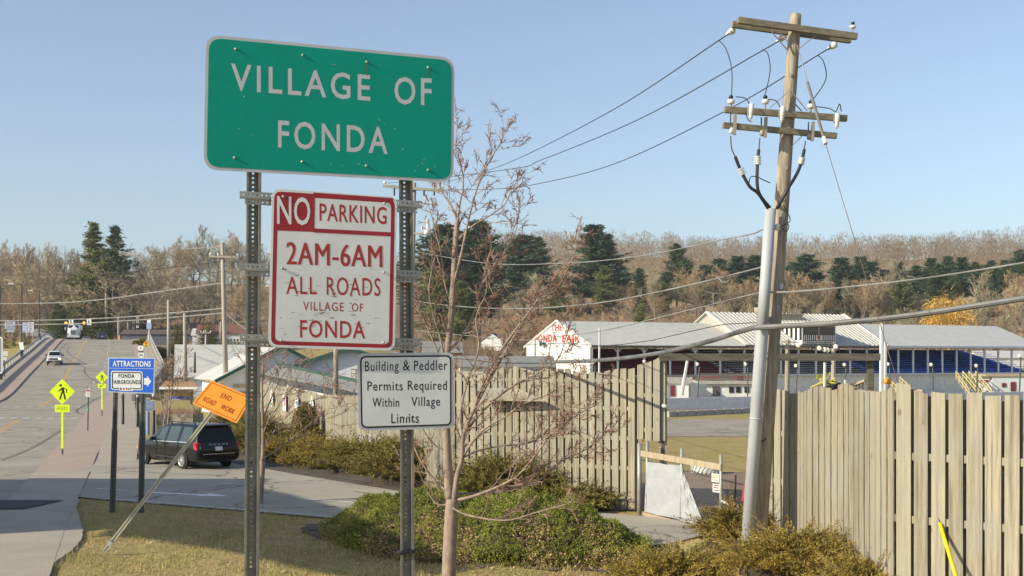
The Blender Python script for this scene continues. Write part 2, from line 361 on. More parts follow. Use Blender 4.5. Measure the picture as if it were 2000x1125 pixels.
# road paint
def dash(s, t, ds, dt, m, nm=None): return MB().sheet(strip(s, s+ds, ds, c_(t), c_(t+dt), .006, 1))
pm = MB()
for a in (-.16, .06): pm.sheet(strip(-15, 14.2, 3, c_(a), c_(a+.11), .006, 1)); pm.sheet(strip(38, 230, 3, c_(a), c_(a+.11), .006, 1))
pm.build('yellow_centre_line', M['markyel'], kind='structure')
wm = MB()
for k, yc in enumerate((87.5, 107.5)):       # two dashed crosswalk lines: run across the picture
    for px in range(-30, 175, 24 if k else 24):
        a = PZ(px+(8 if k else 0), 700+F*EYE/yc/1.0, 0); b = PZ(px+9+(8 if k else 0), 700+F*EYE/yc, 0)
        wm.quad((a.x, a.y, .008), (b.x, b.y, .008), (b.x+.05, b.y+.75, .008), (a.x+.05, a.y+.75, .008))
wm.build('crosswalk_dashes', M['mark'], kind='structure')
wm = MB()
for s in range(62, 190, 9): wm.sheet(strip(s, s+3, 1.5, c_(lerp(2.9, 4.4, sst(60, 110, s))), c_(lerp(3.05, 4.55, sst(60, 110, s))), .006, 1))
for s, t in ((112, 1.6), (112, 6.0), (150, 1.7), (150, 6.2)): wm.sheet(strip(s, s+.9, .9, c_(t), c_(t+1.9), .006, 2))
wm.build('worn_lane_dashes', M['markworn'], kind='structure')
wm = MB()
wm.sheet([[(x, y, .036) for x, y in r] for r in zip(dens([(-11.9, 37.15), (-8.5, 35.15), (-5, 33.05), (-1.5, 30.7)]), dens([(-11.85, 37.27), (-8.45, 35.27), (-4.95, 33.17), (-1.45, 30.82)]))])
for (x0, y0, x1, y1) in ((-11.9, 43.2, -11.0, 42.8), (-13.0, 40.0, -11.9, 39.4), (-6.3, 37.2, -4.2, 35.9), (-9.6, 41.8, -8.4, 41.1)):
    wm.sheet([[(x0, y0, .036), (x1, y1, .036)], [(x0+.05, y0+.13, .036), (x1+.05, y1+.13, .036)]])
wm.build('drive_edge_lines', M['markworn'], kind='structure')
ar = MB(); a0 = Vector((-11.1, 38.9, .036)); U = Vector((.9, -.36, 0)).normalized(); V = Vector((.36, .9, 0)).normalized()
ar.quad(a0-V*.13, a0+U*2.0-V*.13, a0+U*2.0+V*.13, a0+V*.13); ar.tri(a0+U*2.0-V*.42, a0+U*3.0, a0+U*2.0+V*.42)
ar.build('drive_arrow_marking', M['mark'], kind='structure')
# dark rubber marks swung across the road
tm = MB()
def on_road(px, py):
    lo, hi = 25., 262.; f = lambda Y: P(px, py, Y).z-roadz(st((px-1000)/F*Y, Y)[0])
    for _ in range(40):
        m_ = (lo+hi)/2
        if f(m_) > 0: lo = m_
        else: hi = m_
    q = P(px, py, lo); return Vector((q.x, q.y, roadz(st(q.x, q.y)[0])+.012))
def smooth_px(pl, n=6):
    o = []; pl = [Vector((x, y)) for x, y in pl]
    for i in range(len(pl)-1):
        p0 = pl[max(i-1, 0)]; p1 = pl[i]; p2 = pl[i+1]; p3 = pl[min(i+2, len(pl)-1)]
        for k in range(n): t = k/n; o.append(.5*((2*p1)+(p2-p0)*t+(2*p0-5*p1+4*p2-p3)*t*t+(3*p1-p0-3*p2+p3)*t**3))
    return o+[pl[-1]]
for pl in ([(130, 671), (119, 682), (116, 687), (121, 695), (139, 706), (158, 714), (177, 721)], [(136, 678), (131, 684), (137, 693), (153, 703), (170, 712)], [(166, 718), (165, 727), (173, 736), (188, 746), (202, 750)], [(204, 773), (188, 779), (166, 791), (153, 799), (150, 804), (158, 809), (176, 811)], [(0, 803.5), (28, 803), (62, 802.5), (86, 801.5)], [(0, 797), (40, 797), (90, 796)], [(20, 712), (60, 718), (110, 716)]):
    c = [on_road(*p) for p in smooth_px(pl)]; rows = []
    for i, p in enumerate(c):
        d = (c[min(i+1, len(c)-1)]-c[max(i-1, 0)]); d.z = 0; d.normalize(); q = Vector((-d.y, d.x, 0))*.10; rows.append([p-q, p+q])
    tm.sheet(rows)
# tar seams and patches in the drive and near road
for pl in ([(560, 925), (640, 932), (760, 950), (900, 968)], [(240, 922), (330, 926), (440, 931)], [(690, 962), (800, 976), (850, 984)], [(1215, 1052), (1262, 1056)], [(0, 900), (60, 876), (120, 840)]):
    c = [PZ(p.x, p.y, 0) for p in smooth_px(pl)]; rows = []
    for i, p in enumerate(c):
        d = (c[min(i+1, len(c)-1)]-c[max(i-1, 0)]); d.z = 0; d.normalize(); q = Vector((-d.y, d.x, 0))*.035; rows.append([Vector((p.x, p.y, .040))-q, Vector((p.x, p.y, .040))+q])
    tm.sheet(rows)
tm.build('tyre_marks', M['tiremark'], kind='structure')
# fairground surfaces beyond the gate
def flat(name, x0, x1, y0, y1, m, dz, skew=0):
    n = 12; MB().sheet([[(lerp(x0, x1, i/n), lerp(y0, y1, j/6)+skew*i/n, height(lerp(x0, x1, i/n), lerp(y0, y1, j/6)+skew*i/n)+dz) for i in range(n+1)] for j in range(7)]).build(name, m, kind='structure')
flat('dirt_yard', 1.5, 16, 34.5, 46, M['dirt'], .02)
flat('asphalt_lane', 6, 60, 67, 86, M['road'], .02, -2)
flat('dirt_track', 4, 92, 91.5, 100.5, M['dirt'], .02, 46)
# mulch beds under the shrubs
poly_sheet('mulch_bed', (dens([(-14.8, 52.4), (-11.1, 50.05), (-6.1, 42.9), (-.5, 35.5), (2.6, 33.8)], 4), dens([(-13.0, 56), (-9.5, 54.5), (-4.0, 48), (.2, 37.0), (3.4, 34.8)], 4)), M['mulch'], .018)
_mn = dens([(-5.3, 31.3), (-4.6, 29.6), (-3.3, 27.6), (-2.0, 26.2), (-.6, 25.3), (1.2, 24.6), (2.6, 24.2)], 8); _mf = dens([(-3.0, 31.6), (-1.0, 29.0), (1.0, 27.4), (3.2, 25.6)], 16)
_mn = [(x+.16*math.sin(i*1.7)+.1*math.sin(i*.6), y+.22*math.sin(i*1.1+1)+.12*math.sin(i*2.9)) for i, (x, y) in enumerate(_mn)]
poly_sheet('mulch_patch', (_mn, _mf), M['mulch'], .028)
# ------------------------------------------------------------------ lettering
def glyphs(txt, bold=.0, space=1.0):
    cu = bpy.data.curves.new('txt', 'FONT'); cu.body = txt; cu.size = 1; cu.offset = bold; cu.space_character = space; cu.resolution_u = 3; cu.fill_mode = 'FRONT'
    o = bpy.data.objects.new('txt', cu); COL.objects.link(o); dg = bpy.context.evaluated_depsgraph_get(); dg.update()
    me = bpy.data.meshes.new_from_object(o.evaluated_get(dg))
    vs = [(v.co.x, v.co.y) for v in me.vertices]; fs = [tuple(p.vertices) for p in me.polygons]
    bpy.data.objects.remove(o); bpy.data.curves.remove(cu); bpy.data.meshes.remove(me)
    return vs, fs
CAPS = {}
def caph(b):
    if b not in CAPS: v, f = glyphs('H', b); CAPS[b] = (min(p[1] for p in v), max(p[1] for p in v))
    return CAPS[b]
class Face:
    """a flat panel: local u (right), v (up), n (towards the viewer)"""
    def __init__(s, o, U, V):
        s.o = Vector(o); s.U = Vector(U).normalized(); s.V = Vector(V).normalized(); s.N = s.U.cross(s.V).normalized()
    def uv(s, px, py):                      # where the line of sight meets the panel
        d = Vector(((px-1000)/F, 1, -(py-HOR)/F)); c = Vector((0, 0, EYE))
        k = (s.o-c).dot(s.N)/d.dot(s.N); p = c+d*k-s.o; return (p.dot(s.U), p.dot(s.V))
    def at(s, u, v, n=0): return s.o+s.U*u+s.V*v+s.N*n
def rrect(u0, v0, u1, v1, r, n=5):
    o = []
    for cx, cy, a in ((u1-r, v1-r, 0), (u0+r, v1-r, 90), (u0+r, v0+r, 180), (u1-r, v0+r, 270)):
        for i in range(n+1): o.append((cx+r*math.cos(R(a+90*i/n)), cy+r*math.sin(R(a+90*i/n))))
    return o
def panel(mb, fc, poly, n0, n1, mi=0): return mb.prism(poly, fc.o, fc.U, fc.V, fc.N, n0, n1, mi)
def ring(mb, fc, po, pi, n, mi=0):          # flat band between two outlines of equal length
    k = len(po); vs = [fc.at(a, b, n) for a, b in po]+[fc.at(a, b, n) for a, b in pi]
    return mb.add(vs, [(i, (i+1) % k, k+(i+1) % k, k+i) for i in range(k)], mi)
def letters(mb, fc, txt, u0, u1, vb, cap, n, bold=.012, space=1.0, mi=0, slant=0):
    vs, fs = glyphs(txt, bold, space); y0, y1 = caph(bold); xa = min(p[0] for p in vs); xb = max(p[0] for p in vs)
    sx = (u1-u0)/(xb-xa); sy = cap/(y1-y0)
    return mb.add([fc.at(u0+(x-xa)*sx, vb+(y-y0)*sy+slant*((x-xa)*sx), n) for x, y in vs], fs, mi)
def letters_px(mb, fc, txt, pl, pr, cap_px, n, **k):   # pl, pr: left and right ends of the base line as seen; cap height as seen at the left end
    a = fc.uv(*pl); b = fc.uv(*pr); c = fc.uv(pl[0], pl[1]-cap_px)
    return letters(mb, fc, txt, a[0], b[0], a[1], c[1]-a[1], n, slant=(b[1]-a[1])/(b[0]-a[0]), **k)
def bolts(fc, pxs, parent, m, r=.0085):
    for (x, y) in pxs:
        u, v = fc.uv(x, y); MB().lathe(fc.at(u, v, .0025), fc.N, [(0, r), (.003, r*.95), (.006, r*.6), (.008, r*.3)], 10).build('bolt', m, parent, True)

# ------------------------------------------------------------------ the three foreground signs on two channel posts
A = P(402, 331, 7.0); Bp = P(888, 331, 7.5); Uu = Vector((Bp.x-A.x, Bp.y-A.y, 0)).normalized()
G = Face(P(397, 331, 7.0), Uu, (0, 0, 1))
def quadpoly(fc, pxs): return [fc.uv(*p) for p in pxs]
def rquad(c, r, n=5):                       # rounded quad from BL, BR, TR, TL corners
    o = []
    for i in range(4):
        p = Vector(c[i]); a = (Vector(c[i-1])-p).normalized(); b = (Vector(c[(i+1) % 4])-p).normalized()
        p0 = p+a*r; p1 = p+b*r
        for k in range(n+1):
            t = k/n; o.append(tuple((1-t)**2*p0+2*t*(1-t)*p+t*t*p1))
    return o
def inset(c, d):
    o = []
    for i in range(4):
        p = Vector(c[i]); a = (Vector(c[i-1])-p).normalized(); b = (Vector(c[(i+1) % 4])-p).normalized(); o.append(tuple(p+(a+b)*d))
    return o
sg = thing('village_sign', 'large green village sign with grey border and grey capitals, mounted above the other two signs', 'road sign', G.o)
cq = quadpoly(G, [(397, 331), (886, 357), (888, 113), (402, 67)])
panel(MB(), G, rquad(cq, .085), -.004, 0).build('panel', M['alu'], sg)
mbx = MB(); panel(mbx, G, rquad(inset(cq, .017), .072), .0, .0015); mbx.build('green_face', M['green'], sg)
def word(fc, o, m, *a, **k): lt = MB(); letters_px(lt, fc, *a, **k); return lt.build('lettering', m, o)
word(G, sg, M['letter'], 'VILLAGE', (451, 176), (723, 197), 52, .0018, bold=.012, space=1.25)
word(G, sg, M['letter'], 'OF', (770, 203), (843, 206), 53, .0018, bold=.012, space=1.2)
word(G, sg, M['letter'], 'FONDA', (543, 288), (757, 301), 53, .0018, bold=.012, space=1.25)
bolts(G, [(460, 96), (591, 108), (716, 121), (836, 132), (458, 308), (590, 316), (715, 324), (836, 332)], sg, M['steel'])
# rust runs under the two rusty bolts
M['rust'] = mat('rust_stain', (.16, .14, .06), .8, (.05, .19, .11), 60, 6, stretch=(3, 3, .4))
rs = MB()
for x, y, h in ((716, 124, 24), (838, 136, 16)):
    a = G.uv(x-1.3, y); b = G.uv(x+1.3, y); c = G.uv(x+.6, y+h); d = G.uv(x-.6, y+h); rs.add([G.at(*q, .0025) for q in (a, d, c, b)], [(0, 1, 2, 3)])
rs.build('rust_streak', M['rust'], sg)

sk = MB(); rr = random.Random(9)
for k in range(26):
    u, v = rr.uniform(.06, 1.38), rr.uniform(.05, .68); s_ = rr.uniform(.0015, .0035); sk.add([G.at(u-s_, v-s_*.6, .0024), G.at(u+s_, v-s_, .0024), G.at(u+s_*.7, v+s_, .0024), G.at(u-s_, v+s_*.8, .0024)], [(0, 1, 2, 3)])
sk.build('chips_and_scratches', M['letter'], sg)
NP = Face(P(526, 678, 7.12)+Vector((0, -.01, 0)), Uu, (0, 0, 1))
s2 = thing('parking_sign', 'white and red no parking sign between the two steel posts', 'road sign', NP.o)
cq = quadpoly(NP, [(524, 678), (771, 685), (776, 385), (531, 368)])
panel(MB(), NP, rquad(cq, .05), -.003, 0).build('panel', M['white'], s2)
po = rquad(inset(cq, .014), .042); pi = rquad(inset(cq, .036), .028)
mbx = MB(); ring(mbx, NP, po, pi, .0004)
def pxquad(mb, fc, pxs, n, mi=0): return mb.add([fc.at(*fc.uv(*p), n) for p in pxs], [tuple(range(len(pxs)))], mi)
pxquad(mbx, NP, [(536, 450), (614, 453), (615, 381), (540, 377)], .0008)
pxquad(mbx, NP, [(612, 446), (612, 454), (769, 462), (769, 454)], .0012)
pxquad(mbx, NP, [(612, 376), (612, 384), (768, 394), (768, 387)], .0012)
mbx.build('red_border', M['red'], s2)
lt = MB(); letters_px(lt, NP, 'NO', (541, 437), (606, 440), 54, .0017, bold=.012, space=1.05); lt.build('white_lettering', M['white'], s2)
word(NP, s2, M['redletter'], 'PARKING', (624, 431), (755, 438), 34, .0006, bold=.012, space=1.1)
lt = MB()
for k_, dx_ in enumerate((-.9, .9)): letters_px(lt, NP, '2AM-6AM', (560+dx_, 516), (746+dx_, 522), 43, .0006+.0003*k_, bold=.0, space=1.08)
lt.build('lettering', M['redletter'], s2)
word(NP, s2, M['redletter'], 'ALL', (559, 574), (619, 575), 34, .0006, bold=.006, space=1.12)
word(NP, s2, M['redletter'], 'ROADS', (638, 576), (743, 578), 35, .0006, bold=.006, space=1.12)
word(NP, s2, M['redletter'], 'VILLAGE', (592, 606), (671, 608), 17, .0006, bold=.004, space=1.2)
word(NP, s2, M['redletter'], 'OF', (687, 608), (709, 609), 16, .0006, bold=.004, space=1.15)
word(NP, s2, M['redletter'], 'FONDA', (586, 659), (713, 661), 34, .0006, bold=.012, space=1.1)
bolts(NP, [(553, 384), (751, 397), (551, 524), (750, 532), (549, 665), (749, 669)], s2, M['steel'])
# scratches
M['scratch'] = plain('scratch_brown', (.30, .22, .16), .8)
rr = random.Random(5); sm = MB()
for k in range(60):
    x = rr.uniform(545, 735); y = rr.choice([rr.gauss(548, 16), rr.gauss(625, 12), rr.gauss(590, 25)]); L = rr.uniform(2, 11); q = [(x, y), (x+L, y+rr.uniform(-2, 2)), (x+L, y+.7), (x, y+.7)]
    pxquad(sm, NP, q, .0010)
sm.build('scratches', M['scratch'], s2)

PM = Face(P(700, 840, 7.34)+Vector((0, -.02, 0)), Vector((Uu.x, Uu.y, .004)), (0, 0, 1))
s3 = thing('permit_sign', 'small white building and peddler permits sign with black border on the right post', 'road sign', PM.o)
cq = quadpoly(PM, [(700, 842), (887, 837), (886, 689), (697, 690)])
panel(MB(), PM, rquad(cq, .045), -.003, 0).build('panel', M['alu'], s3)
mbx = MB(); ring(mbx, PM, rquad(inset(cq, .016), .035), rquad(inset(cq, .025), .028), .0015); mbx.build('black_border', M['black'], s3)
mbx = MB(); panel(mbx, PM, rquad(inset(cq, .0255), .0275), .0, .0012); mbx.build('white_face', M['white'], s3)
for tx, a, b, cp in (('Building', (712, 725), (778, 724), 19), ('&', (786, 724), (800, 724), 19), ('Peddler', (808, 724), (873, 723), 19),
                     ('Permits', (717, 763), (786, 763), 18), ('Required', (796, 762), (872, 762), 18), ('Within', (727, 795), (779, 795), 18),
                     ('Village', (803, 794), (859, 793), 18), ('Limits', (764, 827), (818, 826), 19)):
    word(PM, s3, M['black'], tx, a, b, cp, .0017, bold=.006, space=1.12)
bolts(PM, [(792, 706), (793, 815)], s3, M['steel'], .008)

def channel_post(name, label, top, foot, group=None, wd=.082, m=None, holes=True, parts_to=None, hole_lo=None):
    """U-channel post, open towards the camera, a row of real holes down its web"""
    top, foot = Vector(top), Vector(foot); ax = (top-foot); L = ax.length; ax.normalize()
    U = Vector((Uu.x, Uu.y, 0)); U = (U-ax*U.dot(ax)).normalized(); N = U.cross(ax)
    if N.y > 0: N = -N
    o = parts_to or thing(name, label, 'sign post', foot, group)
    mb = MB(); w2 = wd/2; hw = wd*.30; dp = wd*.42; th = .004
    def bar(u0, n0, u1, n1, l0=0, l1=L):
        a = foot+U*u0+N*n0; b = foot+U*u1+N*n1; d = (b-a); l = d.length; d.normalize(); q = ax.cross(d).normalized()
        mb.obox((a+b)/2+ax*(l0+l1)/2, d*(l/2), q*th/2, ax*(l1-l0)/2)
    hr = .0062
    bar(-hw, 0, -hr, 0); bar(hr, 0, hw, 0)
    bar(-hw-.001, .001, -w2+.012, dp); bar(hw+.001, .001, w2-.012, dp); bar(-w2+.012, dp, -w2, dp); bar(w2-.012, dp, w2, dp)
    lo = 0 if hole_lo is None else hole_lo
    if holes:
        k = lo; sp = .0254
        if lo > 0: bar(-hr, 0, hr, 0, 0, lo)
        while k < L-sp: bar(-hr, 0, hr, 0, k, k+sp-.0115); k += sp
    else: bar(-hr, 0, hr, 0)
    mb.build('channel', m or M['post'], o); return o
cp1 = channel_post('sign_post', 'left perforated steel channel post under the green village sign', P(495, 200, 7.195), P(489, 1270, 7.195), hole_lo=.45)
cp2 = channel_post('sign_post', 'right perforated steel channel post, carrying the small permits sign', P(789, 240, 7.485), P(793.5, 1260, 7.485), hole_lo=.45)
tp = MB(); c = P(792.5, 1078, 7.425)
tp.beam(c-Uu*.048+Vector((0, 0, -.004)), c+Uu*.048+Vector((0, 0, .004)), .075, .013); tp.beam(c+Uu*.03-Vector((0, .04, 0)), c+Uu*.052+Vector((0, -.05, .02)), .01, .008)
tp.build('tape_band', M['black'], cp2)
# cross brackets carrying the no-parking sign: one channel bar each, drilled, running behind the sign
for yl, yr in ((386, 405), (526, 541), (664, 673)):
    a = P(467, yl, 7.10); b = P(823, yr, 7.468); d = (b-a).normalized(); fw = Vector((d.y, -d.x, 0)).normalized()*-1
    if fw.y > 0: fw = -fw
    up = Vector((0, 0, 1)); br = MB()
    a = a+fw*.005; b = b+fw*.005
    def rail(h0, h1, n, a=a, b=b, x0=0, x1=1):
        L = (b-a).length*(x1-x0); s0 = a+(b-a)*x0; sp = .0254; hh = .0045; mid = (h0+h1)/2
        br.obox(s0+d*L/2+up*(h0+mid-hh)/2+fw*n, d*L/2, fw*.002, up*(mid-hh-h0)/2); br.obox(s0+d*L/2+up*(mid+hh+h1)/2+fw*n, d*L/2, fw*.002, up*(h1-mid-hh)/2)
        k = .0
        while k < L-sp:
            br.obox(s0+d*(k+(sp-.009)/2)+up*mid+fw*n, d*(sp-.009)/2, fw*.002, up*hh); k += sp
    rail(.0, .034, .016); rail(-.036, -.006, .002, x0=.03, x1=.975)
    br.obox((a+b)/2+up*(-.003)+fw*.008, d*((b-a).length/2), fw*.009, up*.003)
    br.build('cross_bracket', M['steel'], s2)

# ------------------------------------------------------------------ blue attractions sign
YA = 34.0
AT = Face(P(211, 766, YA), (1, 0, -.006), (0, 0, 1))
s4 = thing('attractions_sign', 'blue attractions sign for the fairgrounds with white arrow on two dark posts', 'road sign', P(245, 1005, YA))
cq = quadpoly(AT, [(209.5, 766), (301, 769), (303, 698), (211.5, 698)])
panel(MB(), AT, rquad(cq, .03), -.02, 0).build('panel', M['alu'], s4)
mbx = MB(); panel(mbx, AT, rquad(inset(cq, .03), .02), 0, .005); mbx.build('blue_face', M['blue'], s4)
wl = quadpoly(AT, [(217, 761), (279, 762), (279, 725), (217.5, 724)])
mbx = MB(); panel(mbx, AT, rquad(wl, .06), .006, .012); mbx.build('white_plate', M['white'], s4)
mbx = MB(); ring(mbx, AT, rquad(inset(wl, .025), .05), rquad(inset(wl, .052), .035), .014)
lt = mbx
letters_px(lt, AT, 'FONDA', (232, 738), (263, 738), 8.2, .016, bold=.02, space=1.15)
letters_px(lt, AT, 'FAIRGROUNDS', (219.5, 750), (275, 750), 8.2, .016, bold=.015, space=1.1)
lt.build('black_lettering', M['black'], s4)
mbx = MB(); pxquad(mbx, AT, [(233.5, 763), (260, 763.3), (260, 757), (233.5, 757)], .0145); mbx.build('white_patch', M['white'], s4)
lt = MB(); letters_px(lt, AT, 'I', (235, 761.5), (237.6, 761.5), 4.6, .018, bold=.02); letters_px(lt, AT, 'NY', (246.5, 761.5), (259, 761.5), 4.6, .018, bold=.02); lt.build('small_lettering', M['black'], s4)
hp = []
for i in range(24):
    t = 2*math.pi*i/24; hp.append((16*math.sin(t)**3, 13*math.cos(t)-5*math.cos(2*t)-2*math.cos(3*t)-math.cos(4*t)))
hc = AT.uv(242, 759.2); mbx = MB(); mbx.add([AT.at(hc[0]+x*.0022, hc[1]+y*.0022, .018) for x, y in hp], [tuple(range(24))]); mbx.build('red_heart', plain('heart_red', (.75, .02, .02), .5), s4)
lt = MB(); letters_px(lt, AT, 'ATTRACTIONS', (220.5, 715.5), (295, 716), 11.2, .009, bold=.03, space=1.08)
pxquad(lt, AT, [(281.5, 738), (287.5, 738), (287.5, 733.5), (296, 744.5), (287.5, 755.5), (287.5, 751), (281.5, 751)][::-1], .009)
pxquad(lt, AT, [(213, 718.6), (301, 719.4), (301, 720), (213, 719.2)][::-1], .009)
lt.build('white_lettering', M['white'], s4)
for a, b in ((228.5, 219.5), (281.5, 275.5)):
    foot = P(b, 1010, YA+.05); top = P(a, 700, YA+.05); mb = MB()
    ax = (top-foot).normalized(); sl_ = lerp(0, 1, .5)
    mb.beam(foot-ax*.3, top, .03, .03); L = (top-foot).length
    for dx_, w_, l0, l1 in ((-.038, .018, -.3, L), (.038, .018, -.3, L), (-.052, .016, -.3, L*.55), (.052, .016, -.3, L*.55)):
        mb.beam(foot+ax*l0+Vector((dx_, -.02, 0)), foot+ax*l1+Vector((dx_, -.02, 0)), w_, .05)
    for k in range(60): mb.beam(foot+ax*(k*L/60)+Vector((0, -.018, 0)), foot+ax*(k*L/60+.035)+Vector((0, -.018, 0)), .056, .012)
    mb.build('post', M['darkpost'], s4)

# ------------------------------------------------------------------ leaning orange sign
YO = 26.6
fo = P(205, 1072, YO); tpO = P(437, 772, YO-.1)
s5 = thing('road_work_sign', 'leaning orange end road work sign on a bent steel channel post', 'road sign', fo)
axo = (P(447, 760, YO)-P(432, 779, YO)).normalized()
cs = [(457, 835.5), (374.5, 788.5), (407.5, 740), (481, 780)]      # bottom tip, left, top, right as seen
OU = (P(481, 780, YO)-P(407, 740, YO)).normalized(); OV = (P(374.5, 788, YO)-P(407, 740, YO)).normalized()
OR = Face(P(374.5, 788.5, YO), OU, -OV)
cq = quadpoly(OR, [(375, 788), (457, 835), (483, 780), (407.5, 740)])
panel(MB(), OR, rquad(cq, .03), -.006, 0).build('panel', M['orange'], s5)
M['orangeink'] = plain('faded_orange_ink', (.36, .035, .015), .6)
mbx = MB(); ring(mbx, OR, rquad(inset(cq, .035), .03), rquad(inset(cq, .05), .02), .002)
letters_px(mbx, OR, 'END', (424.5, 777), (443, 787), 13, .004, bold=.012, space=1.12)
letters_px(mbx, OR, 'ROAD', (393, 783), (415, 795.5), 13, .004, bold=.012, space=1.1)
letters_px(mbx, OR, 'WORK', (425, 801), (449.5, 815), 13, .004, bold=.012, space=1.1)
mbx.build('lettering', M['orangeink'], s5)
mb = MB(); d = (tpO-fo).normalized(); q = Vector((-d.z, 0, d.x))
for off, w_, dy in ((-.03, .022, 0), (.03, .022, 0), (0, .04, .03)):
    mb.beam(fo-d*.1+q*off+Vector((0, .03+dy, 0)), tpO+d*.1+q*off+Vector((0, .03+dy, 0)), .03, w_, up=(0, 1, 0)) if False else mb.obox((fo-d*.1+tpO+d*.1)/2+q*off+Vector((0, .16+dy, 0)), d*((tpO-fo).length/2+.1), q*w_/2, Vector((0, .02, 0)))
mb.build('post', mat('pale_channel_steel', (.50, .48, .40), .6, (.40, .38, .31), 9, 5, .15), s5)
mb = MB(); mb.obox(fo+d*.12+q*.0+Vector((0, .13, 0)), d*.05, q*.06, Vector((0, .03, 0))); mb.build('post_clamp', M['steel'], s5)

# ------------------------------------------------------------------ pedestrian signs and other roadside signs
def walker(mb, fc, cu, cv, h, n, flip=1):
    def pg(pts): mb.add([fc.at(cu+flip*x*h, cv+y*h, n) for x, y in pts], [tuple(range(len(pts)))])
    pg([(-.10+.085*math.cos(R(a)), .43+.085*math.sin(R(a))) for a in range(0, 360, 30)])
    pg([(-.06, .28), (.10, .31), (.14, .02), (-.04, .02)])                 # torso
    pg([(-.06, .0), (.05, .03), (-.10, -.50), (-.20, -.50)]); pg([(.02, .03), (.14, .02), (.25, -.50), (.15, -.50)])
    pg([(-.05, .27), (.0, .20), (-.22, .02), (-.29, .05)]); pg([(.08, .30), (.13, .22), (.30, .10), (.33, .16)]); pg([(.26, .14), (.33, .14), (.31, -.06), (.26, -.05)])
def diamond(fc, cu, cv, r): return rquad([(cu, cv-r), (cu+r, cv), (cu, cv+r), (cu-r, cv)], r*.10, 3)
def ped_sign(px, py, rpx, Y, foot_y, label, plate, sleeve_y):
    k = Y/F; fc = Face(P(px, py, Y), (1, 0, 0), (0, 0, 1)); zf = height(P(px, py, Y).x, Y); foot = P(px, foot_y, Y)
    o = thing('pedestrian_sign', label, 'road sign', foot, 'yellow green pedestrian signs'); r = rpx*k
    panel(MB(), fc, diamond(fc, 0, 0, r), -.008, 0).build('panel', M['yellowgreen'], o)
    mb = MB(); walker(mb, fc, -.0, -.02*r, r*1.2, .004, 1); mb.build('walking_figure', M['black'], o)
    hw, hh = plate; pv = -(r+hh*k+.01)
    panel(MB(), fc, rrect(-hw*k, pv-hh*k, hw*k, pv+hh*k, .03, 3), -.008, 0).build('plate', M['yellowgreen'], o)
    mb = MB()
    if rpx > 15: letters(mb, fc, 'AHEAD', -hw*k*.78, hw*k*.78, pv-hh*k*.5, hh*k*1.05, .004, bold=.0, space=1.1); nm = 'lettering'; mm = plain('olive_letter', (.33, .40, .03), .6)
    else:
        a = hh*k; mb.add([fc.at(x*a, pv+y*a, .004) for x, y in ((.9, .75), (-.3, -.2), (-.1, -.55), (-1.1, -.6), (-.75, .3), (-.5, -.05), (.7, .95))][::-1], [tuple(range(7))]); nm = 'arrow'; mm = M['black']
    mb.build(nm, mm, o)
    MB().beam(fc.at(0, pv-hh*k, -.03), P(px, sleeve_y, Y)+Vector((0, .03, 0)), .085*max(1, rpx/24), .05).build('sleeve', M['yellowgreen'], o)
    MB().beam(P(px, sleeve_y, Y)+Vector((0, .03, 0)), Vector((fc.o.x, Y+.03, min(zf, foot.z)-.1)), .06, .05).build('post', M['darkpost'], o)
    return o
ped_sign(121.5, 765, 25, 53.0, 890, 'yellow green pedestrian crossing sign with AHEAD plate beneath, nearer of the two', (14.5, 7.2), 876)
ped_sign(199, 737, 12.2, 88.0, 812, 'yellow green pedestrian crossing sign with small arrow plate, beside the blue attractions sign', (8, 4.2), 800)
Y = 60.0; o = thing('parking_sign', 'tiny white and red no parking sign on a thin dark pole with green band', 'road sign', P(171.5, 838, Y))
fc = Face(P(172, 768, Y), (1, 0, 0), (0, 0, 1)); k = Y/F
panel(MB(), fc, rrect(-3.8*k, -7*k, 3.8*k, 7*k, .02, 3), -.006, 0).build('panel', M['white'], o)
mb = MB(); panel(mb, fc, rrect(-3.3*k, 3.5*k, 3.3*k, 6.5*k, .01, 2), .001, .004)
for q in range(4): mb.add([fc.at(x*k, y*k, .003) for x, y in ((-2.3, 1.5-q*2), (2.3, 1.5-q*2), (2.3, 2.2-q*2), (-2.3, 2.2-q*2))], [(0, 1, 2, 3)])
mb.build('red_print', M['red'], o)
MB().tube([P(172, 775, Y)+Vector((0, .03, 0)), P(171, 842, Y)+Vector((0, .03, 0))], .03, 6).build('pole', M['darkpost'], o)
MB().lathe(P(171.7, 803, Y)+Vector((0, .03, 0)), (0, 0, 1), [(0, .05), (.17, .05)], 8).build('green_band', plain('teal_band', (.05, .42, .33), .5), o)
# signal-ahead diamond and route shields
Y = 165.0; k = Y/F
o = thing('signal_ahead_sign', 'amber diamond sign showing a traffic signal beside the bridge end', 'road sign', P(285, 700, Y))
fc = Face(P(285.5, 672.5, Y), (1, 0, 0), (0, 0, 1)); panel(MB(), fc, diamond(fc, 0, 0, 7.3*k), -.01, 0).build('panel', M['amber'], o)
panel(MB(), fc, rrect(-1.9*k, -4.8*k, 1.9*k, 4.8*k, .05, 2), .001, .01).build('signal_symbol', M['black'], o)
for vv, cc in ((3.1, (.8, .02, .02)), (0, (.9, .6, .02)), (-3.1, (.02, .5, .2))):
    MB().add([fc.at(1.4*k*math.cos(R(a)), vv*k+1.4*k*math.sin(R(a)), .015) for a in range(0, 360, 30)], [tuple(range(12))]).build('signal_light', plain('lamp_dot', cc, .5), o)
MB().beam(P(285.5, 680, Y)+Vector((0, .05, 0)), P(285.5, 722, Y)+Vector((0, .05, 0)), .14, .1).build('post', M['alu'], o)
